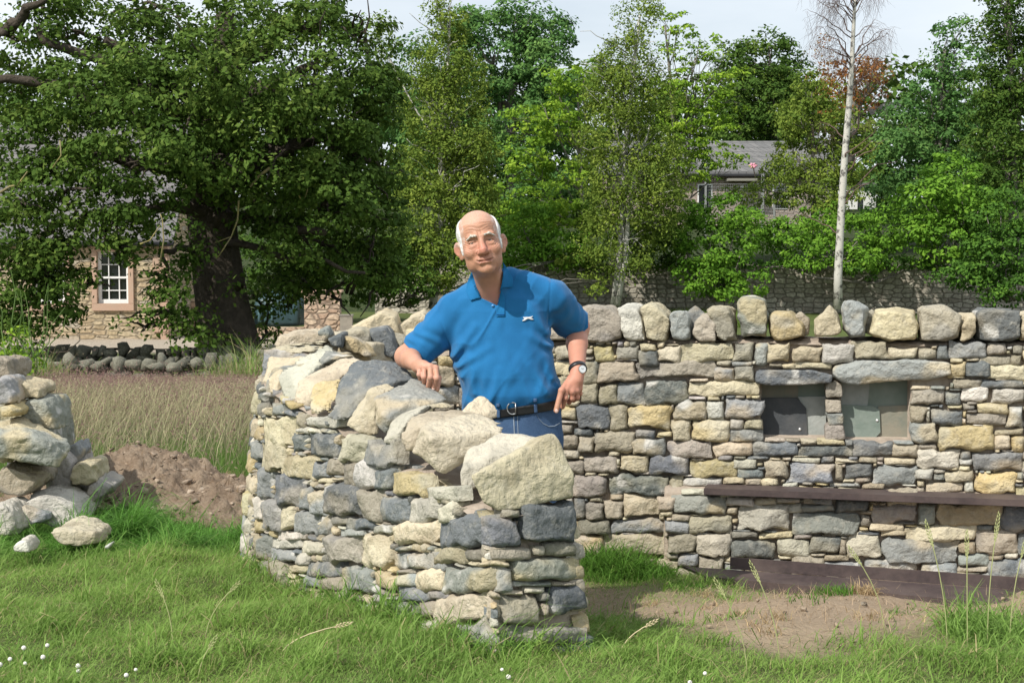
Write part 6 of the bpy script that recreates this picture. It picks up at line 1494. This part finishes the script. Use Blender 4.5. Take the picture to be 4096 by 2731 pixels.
n1_ = fbm(V, 22, 3, 3)[:, None]; col = col*(1+.20*n1_)*(1+.10*fbm(V, 70, 4, 2)[:, None])
def blend(c, m): 
    global col
    m = np.clip(m, 0, 1)[:, None]; col = col*(1-m)+np.array(c)*m
ishead = (q[:, 2] > -.13) & (np.abs(q[:, 0]) < .13) & (V[:, 2] > W(0, 1110)[2])
redn = np.clip(.5+.8*fbm(V, 35, 8, 2), 0, 1)
blend((.52, .21, .155), ishead*np.exp(-(q[:, 0]/.03)**2-((q[:, 2]+.035)/.03)**2)*.75*(q[:, 1] > .05))
blend((.55, .25, .18), ishead*np.exp(-((np.abs(q[:, 0])-.045)/.02)**2-((q[:, 2]+.03)/.025)**2)*.6*redn)
blend((.50, .21, .15), ishead*(np.abs(q[:, 0]) > .085)*.55)
blend((.60, .36, .27), ishead*(q[:, 2] > .07)*.6)
blend((.42, .17, .14), ishead*np.exp(-((q[:, 2]+.077)/.0065)**2-(q[:, 0]/.028)**4)*(q[:, 1] > .06)*.75)
blend((.20, .09, .06), ishead*np.exp(-((q[:, 2]+.0785-q[:, 0]**2*6.5)/.0022)**2-(q[:, 0]/.031)**6)*(q[:, 1] > .06)*.8)
blend((.30, .16, .11), ishead*np.exp(-((q[:, 2]+.002)/.010)**2-((np.abs(q[:, 0])-.033)/.018)**4)*(q[:, 1] > .05)*.45)
blend((.62, .58, .54), ishead*(q[:, 2] > .0)*(np.abs(q[:, 0]) > .055)*np.clip(fbm(V, 80, 2, 2)+.45, 0, 1)*.5*(q[:, 1] < .05))
# hands, forearm and throat are redder
blend((.52, .235, .165), (V[:, 0] > W(2240, 0)[0])*.8*(.7+.3*redn)); blend((.55, .29, .21), (V[:, 0] < W(1780, 0)[0])*.6*redn)
for m_ in MCP[:4]+[f[0][1] for f in FNG]: blend((.62, .33, .27), np.exp(-np.sum((V-m_)**2, 1)/.013**2)*.6)
thr = np.exp(-((V[:, 0]-W(1985, 0)[0])/.045)**2-((V[:, 2]-W(0, 1180)[2])/.05)**2); blend((.60, .27, .22), thr*.75)
M_skin = mat('skin', attr='col', rough=.52, spec=.35, bump=.0012, bscale=160, sss=.12)
me = mesh_np('body', V, Q); cattr(me, col); skin = link('body', me, M_skin, man)
# nails
M_nailp = mat('finger_nail', (.62, .42, .35), .35, spec=.5)
def ellip(name, c, r_, M, m, parent, seg=14):
    bm = bmesh.new(); bmesh.ops.create_uvsphere(bm, u_segments=seg, v_segments=seg//2+2, radius=1)
    for v in bm.verts: v.co = Vector(np.array(c)+M@(np.array(v.co)*np.array(r_)))
    me_ = bpy.data.meshes.new(name); bm.to_mesh(me_); bm.free(); return link(name, me_, m, parent)
I3 = np.eye(3)
tp = W(2225, 1640, 6.36); ellip('nail', tp+np.array([.001, -.0098, -.001]), (.0068, .003, .0085), I3, M_nailp, skin)
tp = W(1734, 1550, 6.232); ellip('nail', tp+np.array([0, -.009, -.002]), (.006, .003, .0065), I3, M_nailp, skin)
# eyes
M_eye = mat('eye', attr='col', rough=.15, spec=.6)
for s in (-1, 1):
    bm = bmesh.new(); bmesh.ops.create_uvsphere(bm, u_segments=24, v_segments=16, radius=.0128)
    vv = np.array([tuple(v.co) for v in bm.verts]); me_ = bpy.data.meshes.new('eye')
    c = hw((.032*s, .0655, -.0035))
    for v in bm.verts: v.co = Vector(c)+v.co
    bm.to_mesh(me_); bm.free()
    fwd = np.array([0, -1, -.02]); ang = (vv/.0128)@fwd
    cattr(me_, np.where((ang > .985)[:, None], np.array([.01, .01, .01]), np.where((ang > .86)[:, None], np.array([.05, .05, .045]), np.array([.50, .44, .40]))))
    link('eye', me_, M_eye, man)
# hair: a close cropped shell at the sides and back, eyebrows
M_hair = mat('white_hair', (.74, .73, .71), .85, noise=(120, (.50, .49, .47), .7), bump=.004, bscale=220)
def hair(P):
    q = hl(P)
    d = s_ell(q, (0, -.018, .040), (.0848, .105, .0915)); d = smin(d, s_ell(q, (0, -.02, -.02), (.0800, .085, .06)), .02)
    bald = s_ell(q, (0, .065, .088), (.0765, .145, .085)); d = smax(d, -bald, .010)
    fl = q[:, 1]-.030+np.clip(q[:, 2]-.02, 0, 1)*.15; d = smax(d, fl, .008)
    lowl = -(q[:, 2]+.028)+np.clip(-(q[:, 1]-.005), 0, .1)*.0; d = smax(d, lowl, .006)
    for s in (-1, 1): d = smin(d, s_cap(q, (.0735*s, .018, -.005), (.0725*s, .020, -.034), .008, .005), .006)
    for s in (-1, 1): d = smax(d, -s_ell(q, (.096*s, -.006, -.020), (.022, .022, .036)), .003)
    return d+.0016*fbm(q, 70, 5, 3)
V, Q = snets(hair, HLO, HHI, .0027); me = mesh_np('hair', V, Q); link('hair', me, M_hair, man)
M_brow = mat('grey_eyebrow', (.60, .56, .49), .9, noise=(200, (.36, .31, .26), .7), bump=.003, bscale=300)
for s in (-1, 1):
    def brow(P, s=s):
        q = hl(P); d = s_cap(q, (.017*s, .0925, .0195), (.034*s, .0885, .0220),   .0040, .0048); d = smin(d, s_cap(q, (.034*s, .0885, .0220), (.052*s, .0705, .0120), .0048, .0030), .004)
        return d+.0022*fbm(q*np.array([1, 1, .6]), 170, 4, 2)
    V, Q = snets(brow, hw((.035*s, .08, .02))-.05, hw((.035*s, .08, .02))+.05, .0018); me = mesh_np('eyebrow', V, Q); link('eyebrow', me, M_brow, man)

# ---- clothes
BX0, BZ0 = W(2050, 0)[0], W(0, 1631)[2]; BSL = .135
def beltz(x): return BZ0+(x-BX0)*BSL
def tri_cut(P, pts):
    """2-D convex polygon test in picture-like coordinates, world x and z"""
    pz = [np.array([W(*p)[0], W(*p)[2]]) for p in pts]; d = np.full(len(P), -9.)
    c = np.mean(pz, 0)
    for a, b in zip(pz, pz[1:]+pz[:1]):
        n = np.array([(b-a)[1], -(b-a)[0]]); n /= np.linalg.norm(n)
        if n@(c-a) > 0: n = -n
        d = np.maximum(d, (P[:, [0, 2]]-a)@n)
    return d
SL0, SL1 = W(1815, 1250), W(1668, 1412, 6.48); SR0, SR1 = W(2212, 1190, 6.52), W(2300, 1302, 6.65)
dSL = (SL1-SL0)/np.linalg.norm(SL1-SL0); dSR = (SR1-SR0)/np.linalg.norm(SR1-SR0)
def shirt(P):
    x, z = P[:, 0], P[:, 2]
    d = smin(torso(P, .0), shoulders(P, .0), .03)
    fold = .009*vnoise(P*np.array([1, .7, .32])+.35*np.stack([P[:, 2], P[:, 0], P[:, 1]], 1), 13, 4)+.003*vnoise(P*np.array([1, 1, .5]), 34, 6)
    # blouse of cloth over the belt, belly, drag folds from the armpits
    hb = z-beltz(x); bl = np.exp(-((hb-.055)/.045)**2); d = d-.012*bl-.014*np.exp(-((x-W(2030, 0)[0])/.12)**2-((z-W(0, 1480)[2])/.09)**2)*(P[:, 1] < YB)
    for (ax, ay, bx, by, am) in ((1815,1420,1900,1300,.008),(1830,1460,1960,1380,.006),(2190,1330,2120,1230,.008),(2205,1380,2110,1330,.006),(1900,1560,1880,1420,.006),(2190,1560,2120,1450,.007),(1960,1590,2000,1470,.006),(2120,1590,2080,1480,.005),(2210,1500,2180,1420,.006)):
        a = W(ax, ay)[[0, 2]]; b = W(bx, by)[[0, 2]]; ab = b-a; t = np.clip(((P[:, [0, 2]]-a)@ab)/(ab@ab), 0, 1); dist = np.linalg.norm(P[:, [0, 2]]-a-t[:, None]*ab, axis=1)
        d = d-am*(np.exp(-(dist/.014)**2)-.6*np.exp(-((dist-.026)/.014)**2))*(1-t*.7)
    # sleeves
    for S0, S1, dd, r0, r1, cut in ((SL0, SL1, dSL, .073, .066, .0), (SR0, SR1, dSR, .076, .070, -.012)):
        t = (P-S0)@dd; L = np.linalg.norm(S1-S0)
        s_ = s_cap(P, S0, S1+dd*.08, r0, r1)+.006*vnoise(P, 19, 9)-.004*np.sin(t*95+4*vnoise(P, 12, 3))*np.clip(t/L, 0, 1)
        s_ = s_-.0022*((t > L-.028+cut))+0*t
        s_ = smax(s_, t-L-cut, .004)
        d = smin(d, s_, .022)
    # shoulder seams
    d = d+.0022*np.exp(-((tri_line(P, (1748,1215), (1812,1420)))/.004)**2)+.0022*np.exp(-((tri_line(P, (2203,1102), (2190,1310)))/.004)**2)*(P[:, 2] > W(0, 1320)[2])
    d = d+fold
    wq = P@np.array([[.8, 0, .45], [0, 1, 0], [-.45, 0, .8]]); d = d-.0045*np.clip(1-np.abs(vnoise(wq*np.array([1, .6, .30]), 15, 21))*3, 0, 1)**1.5
    # neck band and open neck
    band = s_cap(P, NK0, NK1, .0655, .074); ztop = W(0, 1092)[2]+(x-W(1888, 0)[0])*.31+(P[:, 1]-YB)*.30
    d = smin(d, smax(band, z-ztop, .004), .010)
    d = smax(d, -smax(s_cap(P, NK0, NK1, .0595, .063), -(z-W(0, 1165)[2]), .004), .003)
    v = tri_cut(P, ((1886,1075),(2016,1050),(2006,1150),(1990,1216),(1925,1186),(1893,1130))); d = smax(d, -smax(v, P[:, 1]-(YB-.005), .003), .003)
    d = smax(d, beltz(x)+.008-z, .012)
    return d
def tri_line(P, a, b):
    a = W(*a)[[0, 2]]; b = W(*b)[[0, 2]]; ab = b-a; t = np.clip(((P[:, [0, 2]]-a)@ab)/(ab@ab), 0, 1); return np.linalg.norm(P[:, [0, 2]]-a-t[:, None]*ab, axis=1)
M_shirt = mat('blue_cotton', (.012, .145, .35), .85, noise=(260, (.020, .175, .39), .7), noise2=(4, (.010, .115, .29), .6), bump=.0012, bscale=420, spec=.2)
M_shirt.node_tree.nodes['Principled BSDF'].inputs['Sheen Weight'].default_value = .15
V, Q = snets(shirt, np.array([W(1590, 0)[0], 6.30, W(0, 1700)[2]]), np.array([W(2345, 0)[0], 6.74, W(0, 1020)[2]]), .0036)
me = mesh_np('polo_shirt', V, Q); sh = link('polo_shirt', me, M_shirt, man)
bvh = BVHTree.FromPolygons([tuple(v) for v in V], [tuple(f_) for f_ in Q])
cam0 = Vector((0, 0, CAMZ))
def patch(name, poly, m, parent, off=.003, thick=.002, step=5, lift=None, fall=None, smooth=0):
    """a thin sewn piece following the shirt: outline given in picture positions"""
    from mathutils.geometry import delaunay_2d_cdt
    poly = [Vector(p) for p in poly]; B = []
    for a, b in zip(poly, poly[1:]+poly[:1]):
        n = max(1, int((b-a).length/step)); B += [a.lerp(b, k/n) for k in range(n)]
    nB = len(B); xs_ = [p.x for p in poly]; ys_ = [p.y for p in poly]; pts = list(B)
    A_ = np.array([tuple(p) for p in poly])
    gx_, gy_ = np.meshgrid(np.arange(min(xs_), max(xs_), step), np.arange(min(ys_), max(ys_), step)); g_ = np.stack([gx_.ravel(), gy_.ravel()], 1)
    ins = inpoly(g_[:, 0], g_[:, 1], A_)
    bb = np.array([tuple(p) for p in B])
    for p in g_[ins]:
        if np.min(np.linalg.norm(bb-p, axis=1)) > step*.5: pts.append(Vector(p))
    vs, es, fs, *_ = delaunay_2d_cdt(pts, [(i, (i+1) % nB) for i in range(nB)], [], 1, 1e-4)
    nbr = [set() for _ in vs]
    for f_ in fs:
        for i in range(len(f_)): nbr[f_[i]].add(f_[i-1]); nbr[f_[i-1]].add(f_[i])
    if smooth:
        D0 = []
        for v in vs:
            dr = (at(v.x, v.y, 1.0)-cam0).normalized(); h = bvh.ray_cast(cam0, dr); D0.append(h[0].y if h[0] is not None and abs(h[0].y-fall) < .10 else None)
        ok = [q for q in D0 if q is not None]; D1 = [q if q is not None else sum(ok)/len(ok) for q in D0]
        for _ in range(smooth):
            D2 = [sum(D1[j] for j in nbr[i])/max(1, len(nbr[i])) if nbr[i] else D1[i] for i in range(len(vs))]
            D1 = [min(D2[i], D0[i]) if D0[i] is not None else D2[i] for i in range(len(vs))]
    F_, K_ = [], []; last = None
    for v in vs:
        dr = (at(v.x, v.y, 1.0)-cam0).normalized(); h = bvh.ray_cast(cam0, dr)
        if h[0] is None or (fall and abs(h[0].y-fall) > .06): p = cam0+dr*((fall or (last or YB-.12))/dr.y); nrm = -dr
        else: p = h[0]; nrm = h[1] if h[1].dot(dr) < 0 else -h[1]
        if smooth: p = cam0+dr*(D1[vs.index(v)]/dr.y); nrm = -dr
        last = p.y; nrm = (nrm*.5-dr).normalized()
        e = off+(lift(v) if lift else 0)
        F_.append(p+nrm*e); K_.append(p+nrm*(e-thick))
    mb = MB(); n = len(vs)
    mb.v = [tuple(p) for p in F_+K_]; mb.f = [tuple(f_) for f_ in fs]+[tuple(i+n for i in reversed(f_)) for f_ in fs]
    from collections import Counter
    ec = Counter(); od = {}
    for f_ in fs:
        for i in range(len(f_)):
            a, b = f_[i], f_[(i+1) % len(f_)]; ec[frozenset((a, b))] += 1; od[frozenset((a, b))] = (a, b)
    for k, c in ec.items():
        if c == 1: a, b = od[k]; mb.f.append((a, b, b+n, a+n))
    return mb.build(name, m, parent, smooth=True)
M_col = mat('blue_collar', (.011, .14, .34), .85, noise=(300, (.018, .165, .37), .6), bump=.0012, bscale=420, spec=.2)
patch('collar', [(1888,1082),(1868,1130),(1864,1165),(1882,1200),(1930,1186),(1945,1180),(1915,1140),(1898,1100)], M_col, sh, .008, .005, 4, fall=YB-.10, smooth=25)
patch('collar', [(2012,1048),(2034,1080),(2052,1115),(2050,1146),(2010,1150),(1998,1166),(2008,1130),(2013,1090)], M_col, sh, .008, .005, 4, fall=YB-.10, smooth=25)
patch('placket', [(1996,1166),(2006,1160),(2020,1190),(2019,1264),(1986,1265),(1984,1240),(1990,1212)], M_col, sh, .0035, .002, 4)
patch('placket_edge', [(1986,1256),(2019,1255),(2019,1258),(1986,1259)], mat('blue_seam', (.004, .07, .24), .9), sh, .0050, .002, 3)
M_btn = mat('blue_button', (.12, .32, .62), .4)
for bx, by in ((1971, 1221), (1936, 1192)):
    dr = (at(bx, by, 1.0)-cam0).normalized(); h = bvh.ray_cast(cam0, dr)[0] or (cam0+dr*(6.37/dr.y)); mb = MB(); mb.tube([h-dr*.001, h-dr*.007], [.0055, .0050], 12); mb.build('button', M_btn, sh, True)
LG = [(695,625),(715,608),(750,590),(765,575),(748,555),(722,548),(735,520),(745,530),(770,530),(900,522),(985,512),(1008,498),(1022,495),(1022,515),(985,535),(940,542),(1000,560),(1050,585),(1042,598),(960,590),(880,572),(830,595),(770,628),(735,636),(705,636)]
cxl, cyl = 2000+870*.1276, 1200+565*.1276
patch('emblem', [(cxl+(2000+x*.1276-cxl)*1.0, cyl+(1200+y*.1276-cyl)*1.12) for x, y in LG], mat('white_stitching', (.80, .80, .80), .8), sh, .0045, .003, 2.5)

# belt, jeans
def belt(P): return smax(torso(P, .0135), np.abs(P[:, 2]-beltz(P[:, 0]))-.0185, .003)
bl_lo, bl_hi = np.array([W(1830, 0)[0], 6.3, W(0, 1720)[2]]), np.array([W(2270, 0)[0], 6.72, W(0, 1550)[2]])
V, Q = snets(belt, bl_lo, bl_hi, .0036); me = mesh_np('belt', V, Q); bt_ = link('belt', me, mat('black_leather', (.012, .012, .013), .42, bump=.0006, bscale=300, spec=.5), man)
bvb = BVHTree.FromPolygons([tuple(v) for v in V], [tuple(f_) for f_ in Q])
dr = (at(2050, 1631, 1.0)-cam0).normalized(); bc = bvb.ray_cast(cam0, dr)[0]
M_steel = mat('buckle_metal', (.55, .55, .54), .3, metal=.9)
mb = MB(); rg = []
for k in range(25):
    a_ = math.radians(60+k*10); rg.append(bc+Vector((math.cos(a_)*.0215, -.006, math.sin(a_)*.0235)))
mb.tube(rg, [.0028]*25, 6); mb.tube([bc+Vector((.012, -.006, .022)), bc+Vector((.012, -.006, -.022))], [.0024]*2, 6); mb.build('buckle', M_steel, bt_, True)
gz0 = float(ground_np(np.float64(.1), np.float64(YB)))
LEG = [[W(1962,1770), W(1950,2130,6.46), None], [W(2148,1770), W(2172,2130,6.48), None]]
for i, l in enumerate(LEG): l[2] = np.array([l[1][0]+(-.02 if i == 0 else .02), YB+.02, gz0+.09])
def jeans(P):
    x, z = P[:, 0], P[:, 2]
    d = smax(torso(P, .005), z-beltz(x)-.017, .003)
    for a, b, c in LEG: d = smin(d, smin(s_cap(P, a, b, .098, .078), s_cap(P, b, c, .078, .068), .03), .03)
    d = d+.004*vnoise(P*np.array([1, 1, .6]), 16, 5)+.004*np.sin(z*60+5*vnoise(P, 7, 2))*np.clip((W(0, 1850)[2]-z)*3, 0, 1)
    # pocket mouth and fly
    e = tri_line(P, (2048,1690), (2050,1800)); d = d-.0025*np.exp(-(e/.012)**2)*(P[:, 1] < YB)
    return smax(d, gz0+.03-z, .004)
V, Q = snets(jeans, np.array([W(1830, 0)[0]-.02, 6.3, gz0-.02]), np.array([W(2290, 0)[0]+.02, 6.74, W(0, 1560)[2]]), .006)
M_jean = mat('denim', (.045, .085, .17), .9, noise=(180, (.09, .15, .26), .7), noise2=(6, (.07, .13, .24), .8), bump=.0012, bscale=500, spec=.15)
me = mesh_np('jeans', V, Q); jn = link('jeans', me, M_jean, man); bvh = BVHTree.FromPolygons([tuple(v) for v in V], [tuple(f_) for f_ in Q])
M_st = mat('pale_stitching', (.30, .36, .44), .9)
def curve_strip(name, pts, w_, m):
    poly = [(x, y) for x, y in pts]+[(x+w_*.3, y+w_) for x, y in reversed(pts)]
    return patch(name, poly, m, jn, .002, .001, 3)
curve_strip('pocket_edge', [(2146,1652),(2156,1672),(2172,1690),(2195,1702),(2218,1700),(2238,1688)], 3.5, M_st)
patch('fly_seam', [(2052,1652),(2056,1652),(2062,1790),(2058,1790)], M_st, jn, .002, .001, 4)
patch('fly_seam', [(2068,1652),(2070,1652),(2076,1780),(2073,1780)], M_st, jn, .002, .001, 4)
for x0, y0 in ((2134, 1592), (1985, 1612)): 
    bvh2 = bvh; bvh = bvb; patch('belt_loop', [(x0,y0),(x0+13,y0-1),(x0+16,y0+56),(x0+3,y0+58)], M_jean, jn, .004, .004, 5, fall=YB-.15); bvh = bvh2
M_boot = mat('brown_boot', (.09, .055, .03), .6, bump=.002, bscale=60)
for a, b, c in LEG:
    def boot(P, c=c): return smax(smin(s_cap(P, c, c-np.array([0, 0, .05]), .055), s_ell(P, c+np.array([0, -.09, -.055]), (.052, .15, .05)), .03), gz0-P[:, 2], .004)
    V, Q = snets(boot, c-np.array([.09, .28, .14]), c+np.array([.09, .12, .09]), .007); me = mesh_np('boot', V, Q); link('boot', me, M_boot, man)
# wrist watch
wa = thing('wristwatch', 'white faced wristwatch with a black strap on the man\'s hand on his hip', 'watch', tuple(WR))
ax = (WR-ER)/np.linalg.norm(WR-ER); wc = Vector(WR-ax*.006); axv = Vector(ax+np.array([.25, 0, 0])).normalized()
M_strap = mat('black_strap', (.02, .02, .022), .4, spec=.5)
e1 = axv.cross(Vector((0, 1, 0))).normalized(); e2 = axv.cross(e1).normalized(); mb = MB(); V = []; Fq = []; n = 40
for k in range(n):
    a_ = 2*math.pi*k/n; dr_ = e1*math.cos(a_)+e2*math.sin(a_)
    for rr_, hh in ((.0345, -.009), (.0372, -.009), (.0372, .009), (.0345, .009)): V.append(wc+dr_*rr_+axv*hh)
for k in range(n):
    for j in range(4): Fq.append((k*4+j, k*4+(j+1) % 4, ((k+1) % n)*4+(j+1) % 4, ((k+1) % n)*4+j))
mb.add(V, Fq); mb.build('strap', M_strap, wa, True)
dv = Vector((.42, -.90, .05)).normalized(); dc = wc+dv*.0375
mb = MB(); mb.tube([dc-dv*.001, dc+dv*.005, dc+dv*.0058], [.0165, .0165, .0150], 28); mb.build('case', M_steel, wa, False)
mb = MB(); mb.tube([dc+dv*.0057, dc+dv*.0066], [.0142, .0140], 28); dl = mb.build('dial', mat('watch_dial', (.82, .84, .86), .25, spec=.5), wa, False)
u1 = dv.cross(Vector((0, 0, 1))).normalized(); u2 = u1.cross(dv).normalized(); mb = MB(); o_ = dc+dv*.0070
for an_, L_ in ((.6, .009), (2.3, .006)): t_ = u1*math.cos(an_)+u2*math.sin(an_); mb.tube([o_, o_+t_*L_], [.0006, .0004], 4)
mb.build('hand', M_strap, dl)
